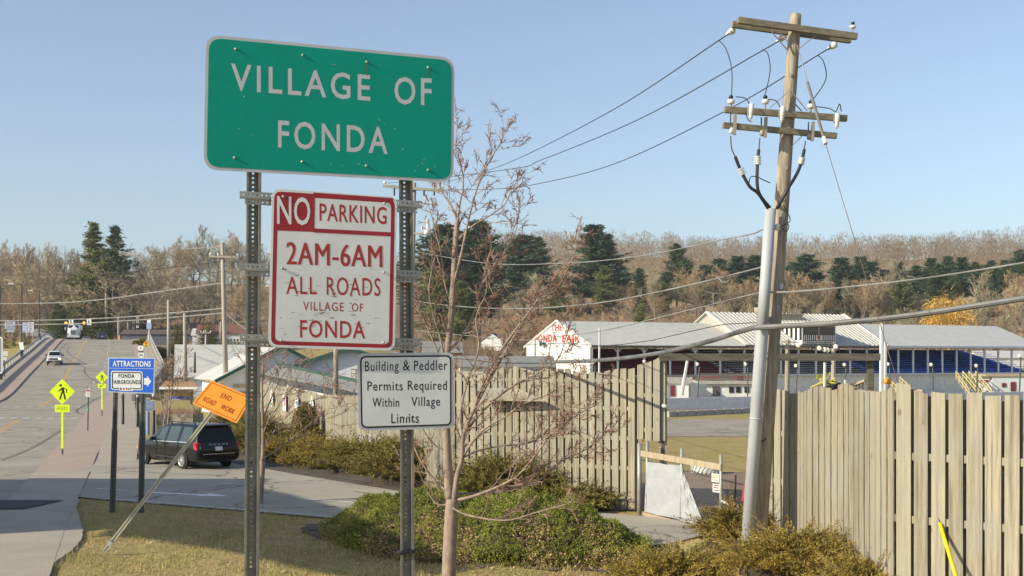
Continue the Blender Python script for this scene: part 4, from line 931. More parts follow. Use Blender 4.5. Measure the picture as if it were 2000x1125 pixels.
for y, dx_ in ((150, -.03), (330, .02), (420, -.02), (520, .06), (600, .05), (700, .08), (820, .09), (930, .07)):
    c = pol(y)+Vector((dx_, -.125, 0)); MB().obox(c, (.012, 0, 0), (0, .012, 0), (0, 0, .028)).build('staple', M['steel'], o)
MB().obox(pol(560)+Vector((.07, -.135, 0)), (.03, 0, 0), (0, .006, 0), (0, 0, .045)).build('metal_tag', M['alu'], o)
# pvc riser (lower and upper length)
cd = lambda y: P(lerp(1505, 1457.5, (y-407)/(1090-407)), y, 21.68)
MB().tube([cd(1150), cd(640), cd(639)], [.108, .106, .106], 20).build('riser_conduit', M['pvc'], o, True)
MB().tube([cd(641), cd(560), cd(408)], [.098, .097, .096], 20).build('riser_conduit', M['pvc'], o, True)
for y in (640, 818): MB().tube([cd(y+1.5), cd(y-1.5)], .113, 20).build('conduit_collar', M['pvc'], o, True)
for y in (690, 790, 905, 1010): MB().beam(cd(y)+Vector((-.10, .12, 0)), cd(y)+Vector((.16, .1, 0)), .012, .03).build('riser_strap', M['steel'], o)
MB().tube([cd(1101), cd(1097)], .115, 16).build('rusty_collar', plain('rust', (.26, .10, .04), .9), o)
MB().box(pol(622).x-.32, pol(622).x-.22, 21.72, 21.82, pol(640).z, pol(612).z+.02).build('cable_block', M['arm'], o)
MB().tube([pol(575)+Vector((-.25, -.35, 0)), pol(571)+Vector((-.1, -.2, 0))], .02, 6).build('cable_bracket', M['porc'], o)

def wire(name, label, pts, r, m='wire', cat='wire', Yends=None, sides=5, n=8, wob=0):
    """one aerial line through picture points; its distance runs evenly between the two ends"""
    (xa, _, ya), (xb, _, yb) = pts[0], pts[-1]; out = []
    for p in pts:
        if len(p) == 3 and (p is pts[0] or p is pts[-1]): out.append(p); continue
        t = (p[0]-xa)/(xb-xa); out.append((p[0], p[1], 1/lerp(1/ya, 1/yb, t)))
    c = cat_pts([P(*p) for p in out], n)
    o_ = MB().tube(c, r, sides).build(name, M[m]); tag(o_, label, cat); return o_
wire('power_line', 'upper primary wire from the tall pole crossarm, highest of three running left', [(1426, 62, 22.05), (1398, 83), (1200, 213), (1020, 306), (940, 337), (866, 357, 62)], .011)
wire('power_line', 'middle primary wire from the pole top running left behind the bare tree', [(1526, 75, 22.15), (1492, 97), (1250, 232), (1060, 311), (985, 332), (757, 358, 62)], .011)
wire('power_line', 'lowest primary wire from the crossarm, passing behind the pole to the left', [(1625, 91, 22.3), (1597, 108), (1420, 215), (1200, 320), (1050, 359), (966, 369), (812, 372, 62)], .011)
wire('neutral_wire', 'twisted neutral wire reaching the pole above the treeline', [(1518, 448, 22), (1489, 449), (1468, 457), (1400, 470), (1250, 500), (1100, 514), (950, 514), (815, 492, 62)], .014, 'wiregrey')
wire('telephone_line', 'pale telephone wire with a hanging slack loop left of the pole', [(1500, 518, 22), (1440, 534), (1300, 567), (1150, 594), (1000, 603), (880, 597), (812, 588, 62)], .018, 'wiregrey')
lp = wpx([(1398, 541, 23.4), (1405, 545, 23.3), (1413, 552, 23.2), (1424, 548, 23.1), (1428, 537, 23.0)], .014); tag(lp.build('slack_loop', M['wiregrey']), 'small slack loop hanging from the telephone wire', 'wire')
wire('service_wire', 'thin grey service wire dropping left from the pole over the grandstand roof', [(1495, 570, 22), (1460, 577), (1372, 599), (1280, 622), (1180, 645), (1090, 657), (1000, 663), (810, 645, 62)], .013, 'wiregrey')
wire('cable_bundle', 'thick grey aerial cable bundle sagging left of the pole across the grandstand', [(1500, 634, 21.6), (1480, 638), (1440, 649), (1380, 668), (1280, 691), (1180, 703), (1080, 707), (980, 707), (905, 700), (760, 688, 62)], .046, 'cable', sides=8)
wire('messenger_wire', 'thin slack wire just above the cable bundle left of the pole', [(1490, 630, 21.6), (1440, 632), (1395, 637), (1285, 662), (1272, 665), (1180, 675), (1080, 671), (900, 680), (760, 676, 62)], .008)
wire('cable_bundle', 'thick grey aerial cable bundle rising to the right edge past the pole', [(1475, 640, 21.5), (1530, 637), (1620, 632), (1760, 618), (1900, 598), (2080, 570, 19)], .046, 'cable', sides=8)
wire('service_wire', 'upper pale wire rising right from the pole across the wooded hill', [(1495, 571, 21.8), (1560, 569), (1700, 556), (1850, 537), (2080, 500, 19)], .014, 'wiregrey')
# lashing wire wrapped round the left cable bundle near the pole
# guy wire with fibreglass strain rod and yellow guard
g0 = P(1557, 88, 21.9); g1 = P(1577, 161, 21.5); g2 = P(1612, 279, 20.8); g3 = P(1836, 1022, 16.9); g4 = P(1880, 1170, 16.2)
o = thing('guy_wire', 'slanting guy wire from the pole top with grey strain rod and yellow guard', 'guy wire', g4)
MB().tube([g0, g1], .008, 5).build('upper_strand', M['wiregrey'], o); MB().tube([g1, g2], .026, 8).build('strain_rod', plain('strain_rod_grey', (.17, .16, .15), .5), o); MB().lathe(g1, g2-g1, [((g2-g1).length-.12, .035), ((g2-g1).length+.02, .035)], 8).build('end_fitting', M['porc'], o)
MB().tube([g2, g3], .006, 5).build('lower_strand', mat('rusty_strand', (.16, .10, .07), .8, (.10, .06, .045), 5), o); MB().tube([g3, g4], [.022, .028], 10).build('yellow_guard', M['guard'], o, True)

# ------------------------------------------------------------------ background utility poles
def upole(px, pt, pb, Y, r, label, arms=(), extra=None, m='polegrey', group=None):
    a = P(px[0], pt, Y); b = P(px[1], pb, Y); o = thing('utility_pole', label, 'utility pole', b, group)
    MB().tube([b-Vector((0, 0, .3)), (a+b)/2, a], [r*1.15, r, r*.75], 10).build('shaft', M[m], o, True)
    for (l, yl, rr_, yr) in arms:
        MB().beam(P(l, yl, Y-.2), P(rr_, yr, Y-.2), .1, .13).build('crossarm', M['polegrey'], o)
        for t in (.03, .97, .3):
            c = P(lerp(l, rr_, t), lerp(yl, yr, t), Y-.2); MB().lathe(c, (0, 0, 1), [(0, .03), (.12, .03), (.13, .08), (.22, .08), (.25, .04)], 8).build('insulator', M['porc'], o)
    if extra: extra(o, a, b, Y)
    return o
def trafo(o, a, b, Y):
    c = P(835, 458, Y-.2); MB().lathe(c, (0, 0, 1), [(0, .17), (.22, .17), (.24, .13), (.26, .08), (.75, .05), (.8, .02)], 12).build('transformer', M['porc'], o, True); MB().beam(P(808, 456, Y-.1), P(833, 456, Y-.2), .06, .08).build('bracket', M['steelarm'], o)
    c = P(824, 449, Y-.2); MB().lathe(c, (0, 0, 1), [(0, .04), (.12, .05), (.2, .02)], 8).build('insulator', M['porc'], o)
    for x0, x1 in ((828, 828), (848, 848), (770, 770)): MB().tube([P(x0, 367, Y-.2), P(x1, 382, Y-.2)], .05, 6).build('hanging_insulator', M['black'], o)
upole((808, 797), 357, 868, 62, .17, 'utility pole with small transformer mostly hidden behind the right sign post', [(748, 363, 868, 373)], trafo)
upole((656, 656), 560, 858, 64.5, .125, 'plain brown pole standing in front of the pale fence under the no parking sign', m='pole')
def pulleys(o, a, b, Y):
    MB().beam(P(404, 486, Y), P(434, 479, Y), .1, .12).build('side_arm', M['polegrey'], o)
upole((434, 442), 474, 772, 93, .17, 'tall grey utility pole left of the left sign post', [(409, 501, 466, 502)], pulleys)
upole((360.5, 362.5), 612, 752, 128, .19, 'shorter grey pole behind the notice board roof')
upole((329, 330), 586, 700, 190, .26, 'slim grey pole right of the bridge parapet')
upole((207, 208.5), 562, 662, 300, .34, 'brown pole behind the road crest', m='pole')
upole((232, 232), 612, 660, 290, .3, 'dark pole with white fittings behind the road crest')
upole((250.5, 251), 613, 645, 300, .3, 'stubby pale pole right of the road crest')
upole((402, 402), 644, 708, 150, .13, 'small pole with three white insulators above the white barn roof', [(392, 650, 412, 650)])
upole((380.5, 380.5), 688, 722, 118, .1, 'short black pole stub beside the white barn roof', m='darkpost')
upole((431, 431), 628, 662, 250, .2, 'thin pale pole on the far brown bank')
# left-hand lines across the road, all from the grey pole
wl_ = [('upper dark line crossing the wooded hill on the left', [(-60, 537, 150), (90, 536), (240, 532), (440, 510, 93)], .03, 'wire'), ('pale line rising to the grey pole across the hill on the left', [(-60, 594, 150), (90, 592), (190, 586), (300, 571), (432, 553, 93)], .045, 'wiregrey'),
       ('upper of the two traffic signal span wires', [(-60, 627, 150), (100, 625), (230, 620), (340, 611), (440, 602, 93)], .045, 'wiregrey'), ('lower of the two traffic signal span wires', [(-60, 635, 150), (120, 633), (240, 627), (360, 618), (440, 611, 93)], .045, 'wiregrey'),
       ('second dark line below the upper one across the left hill', [(-60, 560, 160), (60, 556), (180, 548), (330, 541), (440, 530, 93)], .022, 'wire'), ('dark sagging line at the left edge above the billboards', [(-60, 617, 150), (20, 607), (80, 580), (150, 565), (240, 556, 140)], .03, 'wire'),
       ('dark line running from the grey pole down past the left sign post', [(441, 488, 93), (470, 520), (500, 545), (560, 570, 80)], .025, 'wire'), ('slack pale line between the grey pole and the small pole', [(362, 652, 128), (378, 668), (400, 673, 150)], .03, 'wiregrey'), ('grey line descending from the grey pole behind the left sign post', [(441, 610, 93), (462, 630), (500, 655), (540, 668, 85)], .03, 'wiregrey'), ('long pale wire climbing left from the grey pole top', [(436, 480, 93), (400, 484), (355, 487, 110)], .035, 'wiregrey')]
for lb, pts, r, m in wl_: wire('overhead_line', lb, pts, r, m)
# ------------------------------------------------------------------ trees
M['bark_far'] = mat('grey_bark', (.28, .23, .19), .9, (.19, .155, .13), 1, 4)
M['twig_brown'] = mat('twig_haze_brown', (.44, .335, .20), .9, (.33, .25, .15), .5, 3, island=.3)
M['twig_red'] = mat('twig_haze_red', (.47, .305, .18), .9, (.36, .25, .15), .5, 3, island=.3)
M['twig_grey'] = mat('twig_haze_grey', (.40, .345, .225), .9, (.30, .26, .17), .5, 3, island=.3)
M['willow'] = mat('willow_twigs', (.72, .45, .09), .9, (.55, .34, .07), .5, 3, island=.3)
M['needle'] = leafmat('dark_needles', (.12, .155, .06), (.07, .10, .045), .4, .15)
M['needle_olive'] = leafmat('olive_needles', (.23, .245, .09), (.13, .155, .06), .4, .2)  # lighter olive needle colour, the same over the whole crown
M['needle_blue'] = leafmat('blue_green_needles', (.105, .15, .08), (.06, .095, .06), .4, .15)
M['cedar'] = leafmat('cedar_foliage', (.24, .22, .055), (.13, .12, .035), .4, .2)
def grow(mb, tw, rr, p, d, L, r, lev, maxlev, up=.12, wob=.16, kids=(5, 5, 6), twr=.012, spread=(28, 58), sides=(7, 5, 4, 3)):
    n = 5 if lev < 2 else 3; pts = [p]; q = p; dd = d.copy()
    for i in range(n):
        dd = (dd+Vector((rr.gauss(0, wob), rr.gauss(0, wob), rr.gauss(0, wob)+up))).normalized(); q = q+dd*(L/n); pts.append(q)
    rad = [max(twr*.6, r*(1-.75*i/n)) for i in range(n+1)]
    (mb if lev < maxlev-1 else tw).tube(pts, rad, sides[min(lev, 3)], cap=False)
    if lev >= maxlev: return
    k = kids[min(lev, len(kids)-1)]
    for i in range(k):
        t = lerp(.30 if lev == 0 else .22, 1.0, (i+rr.random()*.7)/k); t = min(t, .99); f = t*n; j = min(int(f), n-1); b = pts[j].lerp(pts[j+1], f-j)
        ax_ = (pts[j+1]-pts[j]).normalized(); a = R(rr.uniform(*spread)); az = rr.uniform(0, 6.283)+i*2.4; o1 = ax_.orthogonal().normalized(); o2 = ax_.cross(o1)
        nd = ax_*math.cos(a)+(o1*math.cos(az)+o2*math.sin(az))*math.sin(a)
        grow(mb, tw, rr, b, nd.normalized(), L*rr.uniform(.45, .68)*(1.1-.35*t), max(twr, rad[j]*.62), lev+1, maxlev, up, wob, kids, twr, spread, sides)
def bare_mesh(seed, H, r, kids=(7, 5, 5, 6), maxlev=4, twr=.028, m='twig_brown', up=.10, spread=(25, 55), trunk=.62):
    rr = random.Random(seed); mb = MB(); tw = MB()
    grow(mb, tw, rr, Vector((0, 0, -.3)), Vector((rr.gauss(0, .04), rr.gauss(0, .04), 1)).normalized(), H*trunk, r, 0, maxlev, up, .10, kids, twr, spread)
    return mb, tw
def proto(name, label, cat, parts, group):
    o = thing(name, label, cat, (0, 0, -900), group)
    for nm, mb, m in parts: mb.build(nm, m, None).parent = o
    return o
def place(pr, first, x, y, z, s, rz, label=None, sz=None):
    o = pr if not first else copy_tree(pr)
    o.location = (x, y, z); o.rotation_euler = (0, 0, rz); o.scale = (s, s, sz or s)
    if label: o['label'] = label
    return o
class Kind:
    def __init__(s, *a): s.p = proto(*a); s.used = False
    def put(s, x, y, z, sc_, rz, label=None, sz=None):
        o = place(s.p, s.used, x, y, z, sc_, rz, label, sz); s.used = True; return o
def conifer_parts(seed, H, rad, shape='spruce', m='needle', dens_=1.0):
    rr = random.Random(seed); tr = MB(); cr = MB(); tr.tube([(0, 0, -.3), (0, 0, H*.5), (0, 0, H*.97)], [H*.017, H*.011, .02], 7)
    lv = int(24*dens_); z0 = .10 if shape == 'spruce' else .22
    for i in range(lv):
        t = i/(lv-1); z = H*lerp(z0, .97, t)
        if shape == 'spruce': rmax = rad*(1-t)**.85*rr.uniform(.8, 1.1)+.12
        else: rmax = rad*(1-t*.85)**.6*(1.0 if t < .8 else lerp(1, .4, (t-.8)/.2))*(1 if t > .12 else .75)*rr.uniform(.4, 1.15)+.15
        nb = max(6, int((11 if shape == 'spruce' else 8)*(.5+.5*(1-t))))
        for b in range(nb):
            a = rr.uniform(0, 6.283); L = rmax*rr.uniform(.7, 1.12); d = Vector((math.cos(a), math.sin(a), 0)); zb_ = z+rr.uniform(-.3, .3)*H/lv
            droop = -.30 if shape == 'spruce' else .10; seg = 8; L *= 1.05
            for k in range(1, seg+1):
                f = k/seg; c = Vector((0, 0, zb_))+d*(L*f)+Vector((0, 0, droop*L*f*(1.15-f*.55)+.22*L*f**3)); s_ = H*.0155*(1.25-.55*f)*rr.uniform(.8, 1.3)*(1.1-(.55 if shape == 'spruce' else .15)*t)
                for q in range(6 if shape == 'spruce' else 7):
                    u = Vector((rr.gauss(0, 1), rr.gauss(0, 1), rr.gauss(-.15, .6))).normalized(); v = (d*.8+Vector((rr.gauss(0, .6), rr.gauss(0, .6), rr.gauss(-.2 if shape == 'spruce' else .25, .35)))).normalized(); w_ = u.cross(v)
                    if w_.length < .1: continue
                    w_.normalize(); c2 = c+Vector((rr.gauss(0, .7), rr.gauss(0, .7), rr.gauss(0, .4)))*s_*1.3
                    cr.tri(c2-w_*s_*.42, c2+w_*s_*.42, c2+v*s_*2.2)
    return [('trunk', tr, M['bark_far']), ('crown', cr, M[m])]
def bare_kind(seed, H, r, label, m='twig_brown', group='bare trees on the wooded hills', name='bare_tree', **k):
    a, b = bare_mesh(seed, H, r, m=m, **k); return Kind(name, label, 'tree', [('trunk', a, M['bark_far']), ('crown', b, M[m])], group)
rf = random.Random(11)
GB = 'bare trees on the wooded hills'; GE = 'dark evergreens on the wooded hills'
kb = [bare_kind(21, 15, .26, 'leafless brown hillside tree with a fine twiggy crown', kids=(8, 5, 5, 6), m='twig_brown'),
      bare_kind(22, 15, .24, 'leafless brown hillside tree with a fine twiggy crown', kids=(8, 5, 5, 6), m='twig_brown', spread=(30, 65)),
      bare_kind(23, 15, .26, 'leafless grey tree with tall upright limbs on the hillside', kids=(7, 5, 5, 6), m='twig_grey', spread=(18, 42)),
      bare_kind(24, 15, .2, 'leafless reddish tree with a dense twig crown on the hillside', kids=(8, 5, 6, 6), m='twig_red', spread=(25, 60)),
      bare_kind(25, 15, .28, 'leafless grey hillside tree with wide crooked limbs', kids=(7, 5, 5, 6), m='twig_grey', spread=(32, 70))]
def put_bare(px, Y, top_y, kind=None, label=None, wid=1.0):
    x = (px-1000)/F*Y; z = height(x, Y); H = EYE-(top_y-HOR)/F*Y-z; s = max(4, H)/13.6
    (kind or rf.choice(kb)).put(x, Y, z-.1, s*wid, rf.uniform(0, 6.28), label, s)
# left hill: back skyline row, middle rows, lower rows
def sky_left(px): return interp([(-40, 470), (0, 460), (20, 468), (60, 492), (100, 482), (140, 470), (250, 485), (270, 458), (330, 452), (370, 470), (400, 452), (430, 444), (480, 450), (520, 460)], px)
for px in range(-30, 540, 15): put_bare(px+rf.uniform(-6, 6), rf.uniform(400, 470), sky_left(px)+rf.uniform(-6, 26))
for px in range(-30, 560, 17): put_bare(px+rf.uniform(-9, 9), rf.uniform(345, 400), rf.uniform(500, 548))
for px in range(-30, 560, 24): put_bare(px+rf.uniform(-12, 12), rf.uniform(300, 345), rf.uniform(540, 590))
put_bare(147, 335, 447, kb[4], 'tall dark bare tree just left of the big spruce pair', .8)
put_bare(232, 300, 505, kb[1], 'broad rounded bare tree behind the road crest', 1.5)
put_bare(372, 310, 500, kb[4], 'spreading bare tree left of the tall grey utility pole', 1.2)
put_bare(290, 320, 500, kb[2], 'upright bare tree right of the big spruce pair', .9)
put_bare(60, 330, 500, kb[1], 'wide bare tree above the blue and white billboards', 1.3)
# right hill: skyline is the far wood; individual bare trees lower down
for px in range(800, 2060, 25): put_bare(px+rf.uniform(-10, 10), rf.uniform(440, 560), interp([(800, 520), (1200, 530), (1500, 545), (2000, 545)], px)+rf.uniform(-18, 26))
for px in range(800, 2060, 31): put_bare(px+rf.uniform(-14, 14), rf.uniform(345, 430), rf.uniform(556, 588), None if px > 1350 or rf.random() < .5 else kb[3])
for px in [q for q in range(800, 2060, 24) if not 1795 < q < 1910]: put_bare(px+rf.uniform(-14, 14), rf.uniform(275, 335), rf.uniform(596, 620), kb[3] if px < 1250 and rf.random() < .7 else None)
for px in range(800, 2060, 23):
    if not 1795 < px < 1910: put_bare(px+rf.uniform(-12, 12), rf.uniform(375, 415), rf.uniform(512, 562), rf.choice(kb))
put_bare(1885, 300, 540, kb[2], 'pale many limbed bare tree beside the golden willow', 1.3)
# conifers
ks = Kind('spruce_tree', 'tall olive green spruce, left of the twin evergreens above the road crest', 'tree', conifer_parts(31, 28, 6.4, 'spruce', 'needle_olive', 1.3), GE)
def put_con(kd, px, Y, top_y, H0, label=None, wid=1.0):
    x = (px-1000)/F*Y; z = height(x, Y); H = EYE-(top_y-HOR)/F*Y-z; s = H/H0; kd.put(x, Y, z-.1, s*wid, rf.uniform(0, 6.28), label, s)
put_con(ks, 182, 330, 430, 28, None, 1.4)
kp = Kind('pine_tree', 'dark evergreen, right of the twin evergreens above the road crest', 'tree', conifer_parts(32, 20, 6.0, 'spruce', 'needle', 1.2), GE)
put_con(kp, 225, 345, 437, 20, None, 1.35)
kw = [Kind('pine_tree', 'dark blue green pine on the wooded hill', 'tree', conifer_parts(s_, 20, 6.0, 'pine', m_, 1.1), GE) for s_, m_ in ((41, 'needle_blue'), (42, 'needle'), (43, 'needle_blue'))]
for px, Y, ty, wd_, lb in ((868, 330, 442, 1.3, 'broad dark pine behind the foreground bare tree'), (935, 345, 434, 1.1, 'tall dark pine just right of the foreground tree trunk'), (1022, 400, 462, 1.2, 'dark pine between the foreground tree and the lone tall pine'), (1050, 410, 470, .9, None), (1160, 400, 442, 1.1, 'tallest dark pine standing above the ridge, left of the others'), (1182, 405, 440, 1.15, None),
                           (1215, 430, 500, 1.0, None), (1322, 440, 478, .7, 'small pointed dark pine breaking the ridge line'), (1375, 430, 505, 1., None), (1405, 425, 490, 1.1, None), (1440, 430, 480, 1.2, None), (1475, 435, 482, 1.1, None), (1510, 430, 500, 1, None), (1545, 440, 502, 1.2, None), (1575, 435, 498, 1.3, None), (1600, 440, 512, 1, None),
                           (1640, 430, 510, 1.3, None), (1668, 425, 502, 1.2, None), (1700, 430, 508, 1.3, None), (1728, 430, 503, 1.2, None), (1755, 440, 512, 1, None), (1790, 450, 514, 1, None), (1818, 455, 508, 1, None), (1850, 460, 500, 1, None), (1878, 455, 498, 1, None), (1905, 470, 515, 1, None), (1935, 470, 508, 1, None), (1970, 470, 495, 1, None), (1995, 460, 488, 1, None), (2020, 465, 500, 1, None),
                           (1340, 430, 512, .9, None), (1300, 440, 520, .9, None), (1250, 445, 525, .9, None), (1470, 400, 530, 1.1, None), (1560, 410, 528, 1.1, None), (1690, 400, 535, 1.2, None), (1960, 420, 540, 1, None)):
    put_con(rf.choice(kw), px, Y, ty+(0 if lb else rf.uniform(-8, 26)), 19.6, lb, wd_*rf.uniform(1.15, 1.6))
rp_ = random.Random(5)
for k in range(24):
    px = rp_.uniform(1100, 2040); Y = rp_.uniform(395, 480); ty = interp([(1100, 540), (1300, 525), (1500, 515), (2040, 512)], px)+rp_.uniform(-14, 40); put_con(rp_.choice(kw), px, Y, ty, 20, 'dark blue green pine on the wooded hill', rp_.uniform(.9, 1.7))
ky = Kind('pine_tree', 'yellowish green young pine on the wooded hill', 'tree', conifer_parts(44, 12, 3.6, 'pine', 'needle_olive', 1.0), 'young green pines')
for px, Y, ty, lb in ((1178, 380, 518, None), (848, 290, 520, 'light green pine behind the right sign post'), (900, 300, 548, None), (1090, 330, 560, None), (1290, 380, 548, None), (860, 270, 600, None), (1760, 380, 545, None), (1545, 380, 560, None)):
    put_con(ky, px, Y, ty, 12, lb, 1.1)
kc = Kind('fir_tree', 'dense conical green fir behind the grandstand roof', 'tree', conifer_parts(45, 9, 3.2, 'spruce', 'needle_olive', 1.2), 'small firs')
put_con(kc, 1253, 255, 583, 9, None, 1.1)
# low dark evergreens behind the dump truck and golden small cedars by the billboards
for n, (px, Y, ty, w_) in enumerate(((112, 300, 588, 1.6), (132, 305, 575, 1.5), (160, 300, 560, 1.5), (175, 310, 545, 1.3), (190, 300, 585, 1.3), (122, 290, 605, 1.7), (185, 292, 600, 1.6), (160, 296, 600, 1.5))):
    put_con(kp if n % 2 else ks, px, Y, ty, 20 if n % 2 else 28, 'dark evergreen crowding behind the white dump truck', w_*1.2)
kg = Kind('cedar_tree', 'small golden green cedar in front of the left billboards', 'tree', conifer_parts(46, 4, 1.4, 'spruce', 'cedar', .6), 'small cedars')
for px, Y, ty, lb in ((11, 225, 641, None), (28, 230, 642, None), (47, 232, 645, None), (57, 235, 646, None)): put_con(kg, px, Y, ty, 4, lb, 1.0)
for px in list(range(342, 365, 6))+list(range(395, 422, 6))+list(range(444, 470, 7))+list(range(428, 480, 6)): put_con(kg, px, 255 if px < 425 else 225, 628+rf.uniform(0, 6) if px < 425 else 660, 4, 'small dark cedar in the row on the brown bank', .8)
# golden willow
wt = MB(); wc = MB(); rr = random.Random(51); wt.tube([(0, 0, -.3), (.2, 0, 3), (.1, .1, 7)], [.5, .4, .12], 8)
for k in range(9): a = k*.7; wt.tube([(0, 0, 2.5), (2.2*math.cos(a), 2.2*math.sin(a), 5.5), (4.2*math.cos(a), 4.2*math.sin(a), 7.5)], [.25, .14, .04], 5)
for k in range(5200):
    a = rr.uniform(0, 6.28); e = math.asin(rr.uniform(-.1, 1)); r_ = rr.uniform(.55, 1)*(1+.16*math.sin(3*a+1)*math.cos(4*e)); c = Vector((6.3*r_*math.cos(e)*math.cos(a), 6.3*r_*math.cos(e)*math.sin(a), 3.2+5.6*r_*math.sin(e))); d = Vector((math.cos(a)*.5+rr.gauss(0, .3), math.sin(a)*.5+rr.gauss(0, .3), rr.gauss(-.1, .7))).normalized()*rr.uniform(.7, 1.6); s_ = d.orthogonal().normalized()*.045; wc.tri(c-s_, c+s_, c+d)
o = thing('willow_tree', 'golden yellow willow behind the blue seated grandstand', 'tree', P(1852, 640, 280)); x_, y_, z_ = o.location
for mb_, nm_ in ((wt, 'trunk'), (wc, 'crown')): q = mb_.build(nm_, M['willow']); q.parent = o
o.location.z = height(x_, y_); o.scale = (1, 1, 1.85)
# far wood on the ridge: one mass
rr = random.Random(77); far = MB(); 
for k in range(2100):
    Y = rr.uniform(560, 800); px = rr.uniform(720, 2120); x = (px-1000)/F*Y; z = height(x, Y); H = rr.uniform(9, 16); w_ = H*.34
    for q in range(60):
        a = rr.uniform(0, 6.28); t = rr.uniform(.1, 1); r_ = w_*math.sin(math.pi*min(.97, t*.8+.12))*rr.uniform(.3, 1); b = Vector((x+r_*math.cos(a), Y+r_*math.sin(a), z+H*t)); d = Vector((math.cos(a)*.5+rr.gauss(0, .2), math.sin(a)*.5, 1)).normalized()*H*.11; s_ = Vector((-d.z, rr.gauss(0, .3), d.x)).normalized()*.085
        far.tri(b-s_, b+s_, b+d)
far.build('ridge_wood', mat('far_twigs', (.32, .245, .165), .95, (.22, .17, .115), .02, 4, island=.3), kind='stuff')
rr = random.Random(78); far = MB()
def brushfill(px0, px1, Y0, Y1, n, h0, h1):
    for k in range(n):
        Y = rr.uniform(Y0, Y1); px = rr.uniform(px0, px1); x = (px-1000)/F*Y; z = height(x, Y); H = rr.uniform(h0, h1)
        for q in range(7):
            d = Vector((rr.gauss(0, .5), rr.gauss(0, .4), 1)).normalized()*H*rr.uniform(.5, 1); s_ = Vector((d.z, 0, -d.x)).normalized()*.045; b = Vector((x+rr.gauss(0, .4), Y, z)); far.tri(b-s_, b+s_, b+d)
brushfill(-40, 560, 285, 430, 3600, 1, 3.2); brushfill(800, 2060, 262, 430, 6500, 1, 4.0); brushfill(330, 480, 245, 290, 900, .6, 1.8)
far.build('hillside_brush', mat('brush_twigs', (.38, .265, .175), .95, (.27, .185, .125), .08, 4, island=.35), kind='stuff')

# ------------------------------------------------------------------ foreground young tree
YT = 22.0
def young_tree(o, limbs, seed, tw_len=.42, subs=(7, 5), twr=.005):
    rr = random.Random(seed); tr = MB(); cr = MB(); tw = MB()
    for n, (pts, r0, r1) in enumerate(limbs):
        c = cat_pts([P(p[0], p[1], YT_+p[2]) for p in pts], 5); m = len(c)
        r0, r1 = (r0, r1) if n < 2 else (r0*.8, r1*.8)
        (tr if n < 2 else cr).tube(c, [lerp(r0, r1, (i/(m-1))**.8) for i in range(m)], 12 if n < 2 else 7)
        if n == 0: continue
        L = sum((c[i+1]-c[i]).length for i in range(m-1)); ns = int(L*subs[0]) if n > 1 else 8
        for k in range(ns):
            t = lerp(.25 if n > 1 else .55, 1, (k+rr.random())/ns); j = min(int(t*(m-1)), m-2); b = c[j]; ax_ = (c[j+1]-c[j]).normalized(); az = rr.uniform(0, 6.28); a = R(rr.uniform(28, 60)); o1 = ax_.orthogonal().normalized(); o2 = ax_.cross(o1); d = ax_*math.cos(a)+(o1*math.cos(az)+o2*math.sin(az))*math.sin(a)
            rb = lerp(r0, r1, t**.8); l2 = rr.uniform(.35, 1.1)*tw_len*(1.6-.7*t)*2
            q = b; pp = [b]; dd = d.normalized()
            for i in range(4): dd = (dd+Vector((rr.gauss(0, .18), rr.gauss(0, .18), rr.gauss(.08, .15)))).normalized(); q = q+dd*l2/4; pp.append(q)
            cr.tube(pp, [max(.004, rb*.5*(1-.2*i)) for i in range(5)], 5, cap=False)
            for s in range(subs[1]):
                f = rr.uniform(.3, 1)*3.99; j2 = int(f); b2 = pp[j2].lerp(pp[j2+1], f-j2); dd2 = ((pp[j2+1]-pp[j2]).normalized()+Vector((rr.gauss(0, .6), rr.gauss(0, .6), rr.gauss(.1, .55)))).normalized(); l3 = rr.uniform(.2, .62)*tw_len*1.8; e1 = b2+dd2*l3*.5; dd3 = (dd2+Vector((rr.gauss(0, .35), rr.gauss(0, .35), rr.gauss(.1, .35)))).normalized(); e2 = e1+dd3*l3*.5
                tw.tube([b2, e1, e2], [twr*1.2, twr, twr*.6], 3, cap=False)
                for s2 in range(2):
                    d4 = (dd3+Vector((rr.gauss(0, .7), rr.gauss(0, .7), rr.gauss(0, .7)))).normalized(); tw.tube([e1, e1+d4*l3*.42], [twr*.9, twr*.7], 3, cap=False)
    tr.build('trunk', M['bark'], o, True); cr.build('branches', M['bark'], o, True); tw.build('twigs', M['twig'], o)
YT_ = YT
o = thing('young_tree', 'leafless young tree with reddish bark in front of the green shrub mound', 'tree', P(876, 1166, YT))
